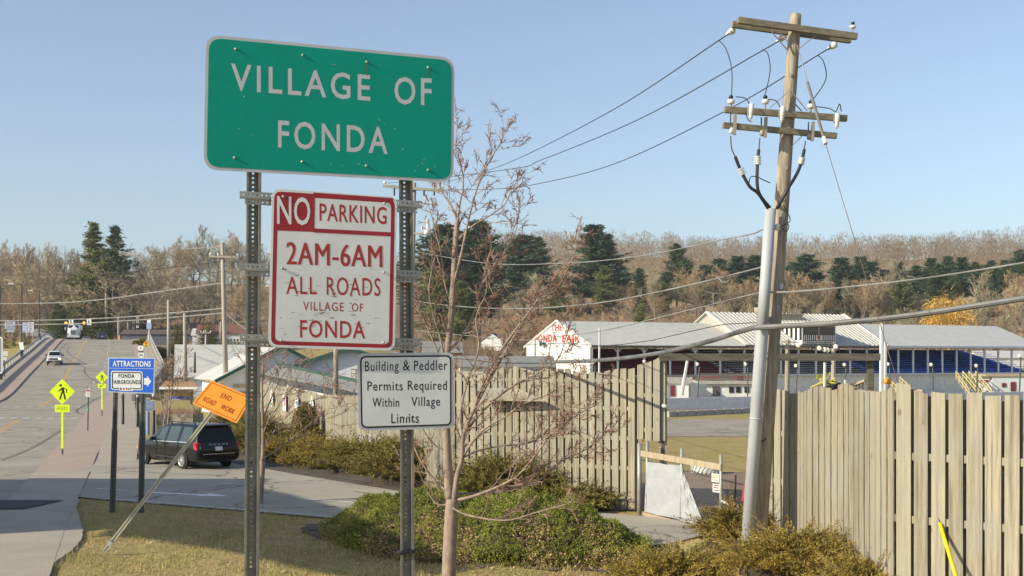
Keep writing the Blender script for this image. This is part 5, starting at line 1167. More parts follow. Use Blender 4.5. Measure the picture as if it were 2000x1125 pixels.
young_tree(o, [
 ([(875, 1175, 0), (878, 1080, 0), (882, 1000, 0), (884, 975, 0)], .125, .112),
 ([(878, 975, .02), (874, 900, .03), (872, 850, .05), (868, 770, .05), (872, 700, .05), (881, 620, .05), (886, 540, 0), (890, 470, 0), (893, 430, 0)], .085, .042),
 ([(886, 980, -.02), (893, 930, -.05), (903, 890, -.1), (905, 850, -.15), (925, 800, -.2), (945, 745, -.3), (975, 690, -.4), (1010, 640, -.5), (1040, 600, -.5), (1065, 560, -.6)], .07, .012),
 ([(886, 978, 0), (915, 972, -.1), (945, 962, -.2), (985, 945, -.3), (1015, 925, -.4), (1045, 890, -.5), (1075, 850, -.5), (1120, 815, -.6), (1165, 790, -.6)], .042, .012),
 ([(886, 965, .1), (930, 963, .3), (990, 958, .4), (1050, 940, .5), (1090, 905, .6), (1120, 890, .7), (1160, 868, .8), (1200, 830, .9)], .035, .008),
 ([(884, 992, -.1), (910, 1005, -.2), (960, 1015, -.4), (1000, 1015, -.5), (1050, 1000, -.6), (1105, 985, -.7), (1120, 975, -.7)], .026, .012),
 ([(905, 890, -.1), (925, 860, -.2), (950, 835, -.3), (985, 815, -.4), (1020, 790, -.5), (1070, 770, -.7), (1120, 740, -.8), (1155, 720, -.8)], .035, .007),
 ([(902, 895, -.1), (935, 880, .2), (985, 870, .4), (1030, 866, .5), (1060, 850, .5), (1090, 815, .6), (1130, 790, .6), (1190, 760, .6)], .026, .006),
 ([(905, 850, -.1), (945, 800, -.2), (1000, 755, -.3), (1050, 730, -.4), (1090, 700, -.5), (1105, 660, -.5), (1120, 620, -.5), (1150, 590, -.6)], .032, .006),
 ([(925, 800, -.2), (960, 735, -.3), (1000, 665, -.3), (1040, 600, -.4), (1055, 585, -.4), (1090, 560, -.4), (1120, 500, -.5), (1130, 470, -.5)], .035, .007),
 ([(872, 690, .05), (900, 660, .1), (925, 615, .2), (938, 560, .2), (955, 500, .2), (960, 480, .2)], .036, .010),
 ([(885, 560, 0), (900, 500, -.1), (915, 430, -.1), (925, 390, -.1), (940, 345, -.1), (965, 300, -.1), (980, 275, -.2), (985, 250, -.2)], .034, .006),
 ([(893, 450, 0), (898, 400, 0), (905, 360, .1), (900, 320, .1), (890, 290, .1), (893, 240, .1)], .026, .006),
 ([(893, 432, 0), (880, 400, .1), (863, 375, .2), (855, 350, .2)], .03, .012),
 ([(886, 600, 0), (870, 560, .1), (862, 500, .1), (845, 430, .1), (838, 405, .1)], .026, .007),
 ([(870, 740, .05), (855, 690, .1), (835, 640, .1), (815, 600, .1), (805, 575, .1)], .03, .010),
 ([(870, 725, 0), (860, 660, 0), (845, 610, -.1), (838, 560, -.1), (850, 500, -.1)], .028, .008),
 ([(875, 960, 0), (850, 940, .1), (825, 905, .1), (812, 880, .2), (805, 850, .2)], .03, .014),
 ([(876, 985, 0), (855, 985, 0), (835, 960, 0), (822, 930, -.1), (806, 905, -.1)], .026, .010),
 ([(874, 880, 0), (850, 870, 0), (830, 845, -.1), (815, 815, -.1), (805, 790, -.1)], .024, .010),
 ([(893, 470, 0), (925, 440, -.1), (950, 425, -.2), (985, 400, -.2), (1000, 370, -.2), (1025, 335, -.3)], .026, .005),
 ([(938, 560, .2), (980, 500, .2), (1000, 470, .2), (1010, 440, .2), (1015, 400, .2)], .02, .005),
 ([(905, 850, -.1), (900, 800, -.2), (915, 740, -.2), (935, 680, -.3), (930, 620, -.3), (950, 570, -.3), (945, 520, -.3)], .03, .007),
 ([(1045, 890, -.5), (1060, 860, -.5), (1105, 840, -.6), (1150, 850, -.6), (1190, 880, -.6)], .014, .006),
], 61, .25, (7, 6), .0055)
YT_ = 36.0
o = thing('young_tree', 'smaller leafless young tree behind the left sign post', 'tree', P(507, 985, YT_))
young_tree(o, [([(507, 988, 0), (510, 940, 0), (513, 900, 0)], .10, .085), ([(513, 900, 0), (514, 860, 0), (513, 810, 0), (512, 760, 0), (514, 710, 0)], .07, .02),
 ([(514, 895, -.1), (540, 880, -.2), (565, 860, -.3), (590, 840, -.4), (612, 822, -.5)], .03, .010), ([(514, 875, 0), (530, 850, 0), (550, 825, .1), (575, 800, .1), (600, 785, .2), (640, 775, .2)], .035, .010), ([(514, 850, 0), (525, 820, -.1), (545, 790, -.2), (560, 770, -.2), (580, 740, -.2), (600, 710, -.2)], .035, .010),
 ([(513, 820, 0), (525, 790, .1), (540, 755, .2), (555, 730, .3), (585, 700, .3)], .03, .009), ([(513, 790, 0), (505, 760, 0), (498, 735, 0), (485, 715, 0)], .025, .010), ([(514, 880, 0), (500, 850, 0), (490, 825, 0), (470, 800, 0)], .025, .01), ([(560, 770, -.2), (600, 765, -.3), (640, 745, -.3), (680, 725, -.3)], .016, .006), ([(575, 800, .1), (620, 820, .2), (660, 810, .2), (690, 790, .2)], .014, .006)], 62, .5, (4, 4), .008)
YT_ = 57.0
o = thing('young_tree', 'small many stemmed bare shrub tree in front of the notice board', 'tree', P(327, 846, YT_))
young_tree(o, [([(327, 848, 0), (327, 830, 0)], .06, .05), ([(327, 832, 0), (331, 800, 0), (336, 760, 0), (338, 740, 0)], .05, .015), ([(318, 846, 0), (322, 815, 0), (330, 795, 0), (345, 775, -.1), (360, 765, -.1)], .05, .012), ([(325, 820, 0), (318, 795, 0), (313, 770, 0), (308, 756, 0)], .04, .012), ([(332, 800, 0), (330, 765, 0), (333, 735, 0), (330, 722, 0)], .03, .01), ([(334, 780, 0), (345, 760, 0), (350, 740, 0)], .025, .01)], 63, .6, (3, 4), .012)
YT_ = 120.0
o = thing('young_tree', 'thin bare tree poking above the notice board roof', 'tree', P(334, 760, YT_)); young_tree(o, [([(336, 770, 0), (336, 745, 0)], .12, .1), ([(336, 748, 0), (334, 730, 0), (331, 722, 0)], .08, .03), ([(337, 745, 0), (345, 732, 0), (350, 725, 0)], .07, .03), ([(335, 745, 0), (328, 735, 0)], .06, .03)], 64, .8, (1.5, 3), .02)

# ------------------------------------------------------------------ shrubs
M['jun_gold'] = leafmat('golden_juniper', (.47, .34, .075), (.21, .17, .04), .45, .25, 2.2)
M['jun_olive'] = leafmat('olive_juniper', (.33, .275, .07), (.15, .145, .04), .45, .25, 2.0)
M['mound'] = leafmat('green_groundcover', (.40, .42, .085), (.19, .22, .04), .45, .25, 1.6)
M['deadleaf'] = leafmat('dead_leaf', (.60, .43, .26), (.42, .27, .15), .4, .2, 8)
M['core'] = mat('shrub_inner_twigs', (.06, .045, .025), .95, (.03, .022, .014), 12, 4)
def juniper(name, label, x, y, rx, ry, h, n, m, seed, rz=0, leaf=.055, plume=.9, z=None, group='junipers along the drive and fence'):
    rr = random.Random(seed); o = thing(name, label, 'shrub', (x, y, (height(x, y) if z is None else z)), group); z0 = o.location.z
    st_ = MB(); fo = MB(); cz = math.cos(rz); sz_ = math.sin(rz)
    def W(a, b, c): return Vector((x+a*cz-b*sz_, y+a*sz_+b*cz, z0+c))
    for k in range(n):
        a = rr.uniform(0, 6.283); q = math.sqrt(rr.random())*.82; u0, v0 = q*rx*math.cos(a), q*ry*math.sin(a); zz = h*max(.12, (1-q**2.2))*rr.uniform(.55, .92)
        out = Vector((u0/rx, v0/ry, 0)); out = out.normalized() if out.length > .05 else Vector((rr.gauss(0, 1), rr.gauss(0, 1), 0)).normalized()
        ang = rr.gauss(0, .7); d = Vector((out.x*math.cos(ang)-out.y*math.sin(ang), out.x*math.sin(ang)+out.y*math.cos(ang), 0)); L = plume*rr.uniform(.35, 1.0)*min(1.2, h+.3); el = R(rr.uniform(12, 52))*(1.25-q)
        p0 = Vector((u0, v0, zz)); seg = 9; p = p0.copy(); dd = d*math.cos(el)+Vector((0, 0, math.sin(el))); pts = [p0]
        for i in range(seg): dd = (dd+Vector((rr.gauss(0, .08), rr.gauss(0, .08), rr.gauss(-.02, .06)))).normalized(); p = p+dd*L/seg; pts.append(p.copy())
        st_.tube([W(*pts[0]), W(*pts[4]), W(*pts[-1])], [.006, .004, .002], 3, cap=False)
        for i in range(seg+1):
            f = i/seg; sl_ = leaf*(1.5-.9*f)
            for s in range(5):
                b = W(*(pts[i]+Vector((rr.gauss(0, .02), rr.gauss(0, .02), rr.gauss(0, .015))))); t_ = (pts[min(i+1, seg)]-pts[max(i-1, 0)]).normalized(); t_ = Vector((t_.x*cz-t_.y*sz_, t_.x*sz_+t_.y*cz, t_.z))
                e = (t_+Vector((rr.gauss(0, .65), rr.gauss(0, .65), rr.gauss(.1, .55)))).normalized(); w_ = e.cross(Vector((rr.gauss(0, 1), rr.gauss(0, 1), rr.gauss(0, 1)))).normalized()*sl_*.16
                fo.add([b-w_*.4, b+e*sl_*.55-w_, b+e*sl_*1.25, b+e*sl_*.55+w_], [(0, 1, 2, 3)])
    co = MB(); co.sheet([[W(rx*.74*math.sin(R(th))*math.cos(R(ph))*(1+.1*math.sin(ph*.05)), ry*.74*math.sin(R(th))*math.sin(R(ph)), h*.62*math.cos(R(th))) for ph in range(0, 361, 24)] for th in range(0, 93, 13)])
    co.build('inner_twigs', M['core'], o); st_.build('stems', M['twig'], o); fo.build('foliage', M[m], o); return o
def jp(px, py, Y): return ((px-1000)/F*Y, Y)
JL = [
 (1330, 21.6, 1.35, 1.0, .62, 420, 'jun_gold', 'golden brown juniper at the bottom edge left of the pale conduit', .05),
 (1437, 22.8, .65, .7, .72, 190, 'jun_gold', 'golden juniper tuft pressed against the conduit on its left', .045),
 (1560, 19.6, 1.15, .8, .60, 340, 'jun_gold', 'golden brown juniper at the foot of the fence right of the pole', .045),
 (1700, 18.0, .75, .6, .42, 170, 'jun_gold', 'feathery golden juniper sprays furthest right along the fence foot', .045)]
for n, (px, Y, rx, ry, h, nn, m, lb, lf) in enumerate(JL): juniper('juniper', lb, *jp(px, 0, Y), rx, ry, h, nn, m, 100+n, leaf=lf*1.25, plume=.8)
JM = [
 ((-.15, 35.85), 1.7, .75, 1.2, 460, 'jun_olive', 'wide golden green juniper below the tall fence, behind the green mound'),
 ((1.75, 34.55), .9, .5, .55, 170, 'jun_olive', 'low juniper at the corner of the tall fence beside the drive'),
 ((-3.2, 41.6), 1.8, 1.2, 1.35, 430, 'jun_olive', 'olive juniper under the permits sign, left of the foreground tree'),
 ((-5.1, 45.6), 1.7, 1.1, 1.05, 360, 'jun_olive', 'olive brown juniper left of the right sign post'),
 ((-6.9, 48.0), 1.9, 1.1, .75, 330, 'jun_gold', 'spreading golden juniper right of the small bare tree'),
 ((-8.7, 51.6), 1.8, 1.1, .85, 320, 'jun_gold', 'golden juniper beneath the painted panels'),
 ((-10.9, 55.0), 1.5, 1.1, 1.45, 330, 'jun_olive', 'dark olive juniper right behind the left sign post'),
 ((-12.3, 58.0), 1.5, 1.1, 1.9, 300, 'jun_olive', 'tall olive shrub right of the parked minivan'),
 ((-5.9, 50.2), 1.3, .9, .6, 200, 'jun_gold', 'golden juniper at the foot of the pale fence')]
for n, ((x, y), rx, ry, h, nn, m, lb) in enumerate(JM): juniper('juniper', lb, x, y, rx, ry, h, nn, m, 120+n, leaf=.10, plume=1.0)
def mound(name, label, outline, h, n, m, seed, leaf=.05, dead=0, cat='shrub'):
    """clipped-looking spreading evergreen over an elongated footprint: outline = (centre, half length, half width, turn)"""
    (cx, cy), a, b, rz = outline; rr = random.Random(seed); z0 = height(cx, cy); o = thing(name, label, cat, (cx, cy, z0)); cz, sz_ = math.cos(rz), math.sin(rz)
    ph = [rr.uniform(0, 6) for _ in range(8)]
    def prof(u, v):
        lump = .13*math.sin(3.1*u*a+ph[0])*math.cos(2.3*v*b+ph[1])+.09*math.sin(5.7*u*a+ph[2]+2*v*b)+.05*math.sin(11*u*a+7*v*b+ph[3]); q = u*u+v*v
        return h*max(0, 1-q)**.60*(1+.85*lump)*(1-.20*math.exp(-((u+.02)/.22)**2) if a > 2 else 1)
    def W(u, v, z): X = u*a; Y = v*b; x = cx+X*cz-Y*sz_; y = cy+X*sz_+Y*cz; return Vector((x, y, height(x, y)+z))
    fo = MB(); dl = MB(); st_ = MB()
    for k in range(n):
        t = rr.uniform(0, 6.283); q = rr.random()**.42; u, v = q*math.cos(t), q*math.sin(t); zz = prof(u, v)*rr.uniform(.90, 1.03)
        if rr.random() < .20: q = rr.uniform(.93, 1.02); u, v = q*math.cos(t), q*math.sin(t); zz = rr.uniform(0, prof(u*.93/q, v*.93/q))
        lit = dead and v < .1 and math.sin(4*u*a*.7+ph[4])*math.cos(3*v*b+ph[5])+.5*math.sin(7*u+ph[6]) > (-.25 if zz < h*.6 else .5)
        c = W(u, v, zz); nrm = Vector((u*cz-v*sz_, u*sz_+v*cz, .75)).normalized()
        if lit and rr.random() < dead:
            for s in range(4):
                e = Vector((rr.gauss(0, 1), rr.gauss(0, 1), rr.gauss(0, .8))).normalized(); w_ = e.cross(Vector((rr.gauss(0, 1), rr.gauss(0, 1), rr.gauss(0, 1)))).normalized(); s_ = leaf*rr.uniform(.5, 1.0); b0 = c-nrm*.05+Vector((rr.gauss(0, .05), rr.gauss(0, .05), rr.gauss(0, .03))); dl.add([b0-e*s_, b0-w_*s_*.5, b0+e*s_, b0+w_*s_*.5], [(0, 1, 2, 3)])
            if rr.random() < .6: continue
        d0 = (nrm+Vector((rr.gauss(0, .5), rr.gauss(0, .5), rr.gauss(.05, .35)))).normalized(); L = leaf*rr.uniform(1.2, 2.4)
        for s in range(9):
            f = rr.random(); b0 = c+d0*L*f; e = (d0*.8+Vector((rr.gauss(0, .7), rr.gauss(0, .7), rr.gauss(0, .6)))).normalized(); w_ = e.cross(Vector((rr.gauss(0, 1), rr.gauss(0, 1), rr.gauss(0, 1)))).normalized()*leaf*.23; s_ = leaf*rr.uniform(.7, 1.2); fo.add([b0-w_*.3, b0+e*s_*.5-w_, b0+e*s_, b0+e*s_*.5+w_], [(0, 1, 2, 3)])
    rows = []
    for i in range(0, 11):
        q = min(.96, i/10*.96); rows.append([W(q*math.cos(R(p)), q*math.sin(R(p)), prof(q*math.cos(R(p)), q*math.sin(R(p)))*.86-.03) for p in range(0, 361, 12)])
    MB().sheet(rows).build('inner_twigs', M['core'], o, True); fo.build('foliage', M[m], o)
    if dead: dl.build('caught_dead_leaves', M['deadleaf'], o)
    return o
mound('groundcover_shrub', 'big low green evergreen mound with caught dead leaves in the foreground', ((-.8, 27.9), 4.2, 2.1, R(-38)), 1.2, 23000, 'mound', 71, .038, .8)
mound('yew_shrub', 'small clipped dark green cone shrub in front of the blue diamond panel', ((-10.1, 62.6), .62, .62, 0), 1.9, 1500, 'jun_olive', 72, .09)
mound('hedge', 'low olive hedge beside the white car on the bank', ((-64.5, 238), 5.5, 1.3, .1), 1.3, 900, 'cedar', 73, .3)

# ------------------------------------------------------------------ lawn and dead leaves
rr = random.Random(91); gm = MB(); gl = MB()
cnt = 0
while cnt < 95000:
    y = 21.5+(rr.random()**1.6)*16; x = rr.uniform(-12.5, 4.2); px = 1000+F*x/y
    if px < -20 or px > 1330: continue
    s, t = st(x, y)
    edge = interp(AP, y)+.05*math.sin(y*5.1)+.04*math.sin(y*13)
    near = interp([(-11.9, 37.0), (-8.5, 35.0), (-5, 32.9), (-1, 30.2), (2.2, 27.6), (5.5, 25.6)], x)+.05+.06*math.sin(x*9)
    cnt += 1
    if x < edge-.05 or y > near: continue
    bare = math.sin(x*1.7+y*.9)*math.cos(x*.8-y*1.3+1); tuft = math.sin(x*7.3+1.3*math.sin(y*5.1))*math.cos(y*6.7+1.7*math.sin(x*4.3))
    if bare > .55 and rr.random() < .75: continue
    h = rr.uniform(.025, .085)*(1.15 if bare < -.2 else .8)*(1.9 if tuft > .55 else 1.0 if tuft > -.3 else .55); z = height(x, y); a = rr.uniform(0, 6.28); w_ = .0075; lx, ly = rr.gauss(0, .035), rr.gauss(0, .035)
    gm.tri((x-w_*math.cos(a), y-w_*math.sin(a), z), (x+w_*math.cos(a), y+w_*math.sin(a), z), (x+lx, y+ly, z+h))
M['blade'] = leafmat('winter_grass_blade', (.58, .46, .23), (.38, .35, .13), .35, .25, .55)
tag(gm.build('lawn_grass', M['blade'], kind='stuff'), 'patchy straw coloured winter lawn around the leaning orange sign', 'grass', kind='stuff')
for k in range(9000):
    y = rr.uniform(22, 34.5); x = rr.uniform(-8.5, 3.6)
    near = interp([(-11.9, 37.0), (-8.5, 35.0), (-5, 32.9), (-1, 30.2), (2.2, 27.6), (5.5, 25.6)], x)
    dens__ = .25+.75*sst(-5, 0, x)
    if y > near-.1 or rr.random() > dens__: continue
    z = height(x, y)+.03; a = rr.uniform(0, 6.28); s_ = rr.uniform(.018, .05); u = Vector((math.cos(a), math.sin(a), rr.gauss(0, .3)))*s_; v = Vector((-math.sin(a), math.cos(a), rr.gauss(0, .3)))*s_*.5; c = Vector((x, y, z)); gl.add([c-u, c-v, c+u, c+v], [(0, 1, 2, 3)])
tag(gl.build('fallen_leaves', M['deadleaf'], kind='stuff'), 'scattered dry fallen leaves on the lawn and around the green mound', 'leaves', kind='stuff')
# ------------------------------------------------------------------ bridge parapets, railings, wall
o = thing('bridge_railing', 'long pale railing along the left edge of the rising road', 'railing', xy(60, -7.7)+(roadz(60),))
rl = MB(); pn = MB(); ps = MB(); prev = None
for k in range(0, 43):
    s = 36+k*4.4; q = Vector(xy(s, -7.7)+(roadz(s)+.1,))
    if prev is not None:
        for h, r in ((1.12, .06), (.78, .035)): rl.tube([prev+Vector((0, 0, h)), q+Vector((0, 0, h))], r, 6)
        pn.beam(prev+Vector((0, 0, .12)), q+Vector((0, 0, .12)), .25, .3); pn.beam(prev+Vector((0, 0, .95)), q+Vector((0, 0, .95)), .03, .30)
    MB().box(q.x-.06, q.x+.06, q.y-.06, q.y+.06, q.z-.1, q.z+1.1).build('post', M['alu'], o); prev = q
rl.build('rails', M['alu'], o, True); pn.build('kerb_panel', M['concrete'], o)
def wall_strip(name, label, cat, s0, s1, t0, h0, dz_low, m, thick=.3, both=True):
    o = thing(name, label, cat, xy(s0, t0)+(roadz(s0),)); mb = MB(); n = 24; ra = []; rb = []
    for k in range(n+1):
        s = lerp(s0, s1, k/n); tt = t0(s) if callable(t0) else t0; z = roadz(s); a = Vector(xy(s, tt)+(0,)); b = Vector(xy(s, tt+thick)+(0,)); zb_ = dz_low(s, b)
        ra.append([a+Vector((0, 0, z-.2)), a+Vector((0, 0, z+h0)), b+Vector((0, 0, z+h0+.001)), b+Vector((0, 0, zb_))])
    mb.sheet(ra); mb.add(ra[0], [(0, 1, 2, 3)]); mb.build('wall', m, o); return o, ra
M['wallgrey'] = mat('stained_retaining_wall', (.30, .28, .25), .9, (.20, .185, .165), .5, 7, stretch=(1, 1, .4))
def rt(s): return redge(s)+2.95
o = thing('retaining_wall', 'grey concrete retaining wall and parapet along the right side of the bridge ramp', 'wall', xy(70, 11)+(0,))
mb = MB(); rows = []
for k in range(31):
    s = lerp(66, 204, k/30); z = roadz(s); a = Vector(xy(s, rt(s))+(0,)); b = Vector(xy(s, rt(s)+.35)+(0,)); hp_ = lerp(.5, 1.0, sst(66, 85, s)); zb_ = min(-.1, height(b.x+1.5, b.y)-.3) if s < 120 else height(b.x+1.5, b.y)-.6
    rows.append([a+Vector((0, 0, z-.3)), a+Vector((0, 0, z+hp_)), b+Vector((0, 0, z+hp_)), b+Vector((0, 0, zb_))])
mb.sheet(rows).build('wall', M['wallgrey'], o)
rl = MB()
for k in range(30):
    a, b = rows[k][1], rows[k+1][1]; off = Vector((.15, 0, .35)); rl.tube([a+off, b+off], .05, 5); rl.tube([a+Vector((.15, 0, 0)), a+off], .04, 5)
rl.build('top_rail', M['alu'], o)
o = thing('low_wall', 'low dark wall at the right of the ramp foot behind the bollards', 'wall', xy(50, 9)+(0,))

mb = MB().beam(xy(47, 7.6)+(.35,), xy(66, 9.9)+(.5,), .3, .8); mb.build('wall', M['wallgrey'], o)

# ------------------------------------------------------------------ vehicles
M['carblack'] = mat('black_car_paint', (.010, .010, .012), .18, (.008, .008, .010), 3, 2, coat=.25, spec=.3)
M['carwhite'] = mat('white_car_paint', (.70, .70, .70), .25, (.66, .66, .66), 3, 2, coat=.5)
M['carblue'] = mat('navy_car_paint', (.03, .04, .12), .25, (.025, .035, .10), 3, 2, coat=.6)
M['carsilver'] = mat('silver_car_paint', (.36, .37, .37), .3, (.33, .34, .34), 3, 2, .4, coat=.5)
M['tail'] = plain('tail_lamp_red', (.50, .010, .006), .2); M['lampclear'] = plain('lamp_clear', (.70, .70, .68), .15); M['headon'] = emit('headlamp_on', (1, .75, .45), 2.2)
M['tint'] = mat('tinted_window', (.012, .018, .020), .12, (.010, .015, .017), 3, 2, spec=.22); M['sideglass'] = mat('side_glass', (.055, .080, .085), .10, (.045, .065, .07), 3, 2, spec=.4); M['plate'] = plain('licence_plate_white', (.66, .68, .72), .5); M['plateyel'] = plain('licence_plate_amber', (.75, .40, .02), .5)
M['plastic'] = plain('dark_plastic', (.02, .02, .021), .6)
def loft_car(o, stations, m, close=True):
    """stations: (x, sill z, half width, belt z, belt half width, top z, top half width); nose at small x"""
    mb = MB(); rows = []
    for (x, zs, w_, zb_, wb, zt, wt) in stations:
        half = [(0, zs), (w_*.80, zs), (w_*.97, zs+.10), (w_, lerp(zs, zb_, .45)), (w_*.985, lerp(zs, zb_, .8)), (wb, zb_), (lerp(wb, wt, .55), lerp(zb_, zt, .5)), (wt, lerp(zb_, zt, .90)), (wt*.86, lerp(zb_, zt, .985)), (0, zt)]
        rows.append([Vector((x, -y, z)) for y, z in half]+[Vector((x, y, z)) for y, z in half[-2:0:-1]])
    n = len(rows[0])
    for r in rows: r.append(r[0])
    mb.sheet(rows); mb.add(rows[0][:-1], [tuple(range(n))[::-1]]); mb.add(rows[-1][:-1], [tuple(range(n))])
    ob = mb.build('body', m, None, True); ob.parent = o
    bv = ob.modifiers.new('w', 'WEIGHTED_NORMAL'); return ob
def wheel(o, x, y, r, side, spokes=10):
    c = Vector((x, y, r)); ax_ = Vector((0, side, 0)); wd = .21
    t = MB().lathe(c-ax_*wd*.55, ax_, [(0, r*.70), (0, r*.93), (.03, r), (wd-.03, r), (wd, r*.93), (wd, r*.72), (wd-.04, r*.68)], 24, cap=False).build('wheel', M['tyre'], None, True); t.parent = o
    rm = MB().lathe(c-ax_*wd*.55, ax_, [(wd-.02, r*.72), (wd, r*.70), (wd-.015, r*.64), (wd-.08, r*.62), (wd-.09, .02)], 24, cap=False)
    for k in range(spokes):
        a = 2*math.pi*k/spokes; d = Vector((math.cos(a), 0, math.sin(a))); q = d.cross(ax_); rm.obox(c+ax_*(wd*.45-.03)+d*r*.36, d*r*.31, q*r*.055, ax_*.015)
    rm.lathe(c+ax_*(wd*.30), ax_, [(0, r*.16), (.035, r*.15), (.04, r*.06)], 12)
    rb = rm.build('rim', M['chrome'], None, False); rb.parent = t
def cpart(o, nm, mb, m, smooth=False, par=None):
    b = mb.build(nm, m, None, smooth); b.parent = par or o; return b
def mirror_y(pts): return [(x, -y, z) for x, y, z in pts][::-1]
# parked black minivan seen from behind its left side
van = thing('minivan', 'shiny black minivan parked at the drive edge, seen from its left rear', 'minivan', (0, 0, 0))
ST = [(0.02, .38, .62, .55, .60, .66, .50), (.12, .26, .82, .62, .80, .80, .62), (.45, .20, .95, .78, .93, .96, .72), (.95, .20, .99, .90, .96, 1.07, .80), (1.25, .20, 1.0, .97, .96, 1.14, .80), (1.65, .20, 1.0, 1.0, .965, 1.42, .76), (2.05, .20, 1.0, 1.01, .965, 1.64, .72),
      (2.35, .20, 1.0, 1.02, .965, 1.715, .71), (3.2, .20, 1.0, 1.03, .965, 1.755, .715), (4.2, .21, 1.0, 1.05, .96, 1.745, .72), (4.70, .24, .99, 1.06, .95, 1.715, .72), (4.82, .26, .985, 1.06, .945, 1.66, .72), (4.95, .28, .98, 1.05, .94, 1.36, .78), (5.03, .30, .97, .98, .93, 1.10, .86), (5.10, .33, .94, .82, .92, .98, .87), (5.15, .40, .90, .66, .90, .74, .86)]
loft_car(van, ST, M['carblack'])
def side_pt(x, f, off=.004):     # point on the greenhouse side (f from belt to roof)
    for a, b in zip(ST, ST[1:]):
        if a[0] <= x <= b[0]:
            t = (x-a[0])/(b[0]-a[0]); v = [lerp(p, q, t) for p, q in zip(a, b)]; break
    zb_, wb, zt, wt = v[3:7]; g = f*.90
    y = lerp(wb, lerp(wb, wt, .55), g/.5) if g <= .5 else lerp(lerp(wb, wt, .55), wt, (g-.5)/.4)
    z = lerp(zb_, zt, g); return Vector((x, -(y+off), z))       # the left side is -y here
for sgn in (1, -1):
    for nm, x0, x1, x0t, in (('front_window', 1.80, 2.58, 2.16), ('sliding_door_window', 2.78, 3.58, 2.78), ('quarter_window', 3.80, 4.58, 3.80)):
        mb = MB(); n = 6; rows = []
        for j in range(n+1):
            f = lerp(.06, .93, j/n); rows.append([side_pt(lerp(lerp(x0, x0t, j/n), x1-(.10*j/n if nm == 'quarter_window' else 0), i/6), f) for i in range(7)])
        if sgn < 0: rows = [[Vector((p.x, -p.y, p.z)) for p in r] for r in rows]
        cpart(van, nm, mb.sheet(rows), M['sideglass'], True)
    mb = MB(); mb.sheet([[Vector((x, -sgn*(p.y*-1), p.z)) for p in (side_pt(x, -.03, .010), side_pt(x, .02, .010))] for x in [1.75+i*.24 for i in range(13)]]); cpart(van, 'chrome_strip', mb, M['chrome'])
    # door seams, handles, side moulding
    mb = MB()
    for x in (2.02, 2.70, 3.70): mb.obox((x, -sgn*.995, .66), (.006, 0, 0), (0, .012, 0), (0, 0, .40))
    mb.obox((2.9, -sgn*1.0, .43), (1.05, 0, 0), (0, .012, 0), (0, 0, .02)); cpart(van, 'door_seams', mb, M['plastic'])
    for x in (2.55, 2.83): cpart(van, 'door_handle', MB().obox((x, -sgn*1.0, .94), (.09, 0, 0), (0, .02, 0), (0, 0, .018)), M['carblack'])
    mb = MB().obox((1.90, -sgn*1.09, 1.10), (.06, 0, 0), (0, .10, 0), (0, 0, .075)); cpart(van, 'wing_mirror', mb, M['carblack'])
    for x in (.98, 4.06):
        mb = MB(); c = Vector((x, -sgn*.992, .34)); mb.add([c+Vector((math.cos(R(a))*.395, -sgn*.012, math.sin(R(a))*.395)) for a in range(0, 360, 15)], [tuple(range(24))]); cpart(van, 'wheel_arch', mb, M['plastic']); wheel(van, x, -sgn*.945, .335, -sgn)
    mb = MB(); rows = [[(4.86, -sgn*.965, 1.08), (5.02, -sgn*.955, 1.06), (5.09, -sgn*.80, 1.04)], [(4.90, -sgn*.985, .80), (5.10, -sgn*.955, .78), (5.145, -sgn*.80, .80)]]; mb.sheet(rows); cpart(van, 'tail_lamp', mb, M['tail'])
    mb = MB(); mb.sheet([[(5.055, -sgn*.93, .90), (5.125, -sgn*.82, .90)], [(5.085, -sgn*.945, .83), (5.14, -sgn*.82, .83)]]); cpart(van, 'reverse_lamp', mb, M['lampclear'])
    mb = MB().sheet([[(.10, -sgn*.83, .68), (.42, -sgn*.945, .80)], [(.10, -sgn*.85, .60), (.40, -sgn*.965, .66)]]); cpart(van, 'headlamp', mb, M['orange'])
    mb = MB().tube([(2.6, -sgn*.62, 1.79), (3.4, -sgn*.62, 1.80), (4.4, -sgn*.62, 1.785)], .018, 5)
    for x in (2.6, 3.4, 4.4): mb.box(x-.03, x+.03, -sgn*.62-.02, -sgn*.62+.02, 1.70, 1.80)
    cpart(van, 'roof_rail', mb, M['plastic'])
mb = MB(); mb.sheet([[(4.845, y*.98, 1.605) for y in (-.69, -.35, 0, .35, .69)], [(4.965, y, 1.33) for y in (-.74, -.37, 0, .37, .74)], [(5.045, y, 1.10) for y in (-.80, -.4, 0, .4, .80)]]); cpart(van, 'rear_window', mb, M['tint'])
fcv = Face((5.128, .0, .80), (0, 1, 0), (-.24, 0, 1)); mb = MB(); panel(mb, fcv, rrect(-.16, -.08, .16, .08, .01, 2), .0, .012); cpart(van, 'licence_plate', mb, M['plate'])
mb = MB(); letters(mb, Face((5.10, 0, .945), (0, 1, 0), (-.3, 0, 1)), 'DODGE', -.42, .42, .0, .045, .012, bold=.01, space=1.7); cpart(van, 'tailgate_lettering', mb, M['chrome'])
cpart(van, 'tailgate_handle_bar', MB().obox((5.10, 0, .915), (.02, 0, 0), (0, .40, 0), (0, 0, .012)), M['plastic'])
cpart(van, 'bumper_step', MB().obox((5.13, 0, .60), (.03, 0, 0), (0, .72, 0), (0, 0, .012)), M['chrome'])
cpart(van, 'rear_wiper', MB().obox((5.055, .2, 1.14), (.012, 0, 0), (0, .28, .07), (0, 0, .008)), M['plastic'])
cpart(van, 'spoiler', MB().obox((4.83, 0, 1.715), (.09, 0, -.02), (0, .68, 0), (0, 0, .018)), M['carblack'])
fw = R(46); hd = Vector((-math.cos(fw), math.sin(fw), 0))                # heading; body x runs nose to tail
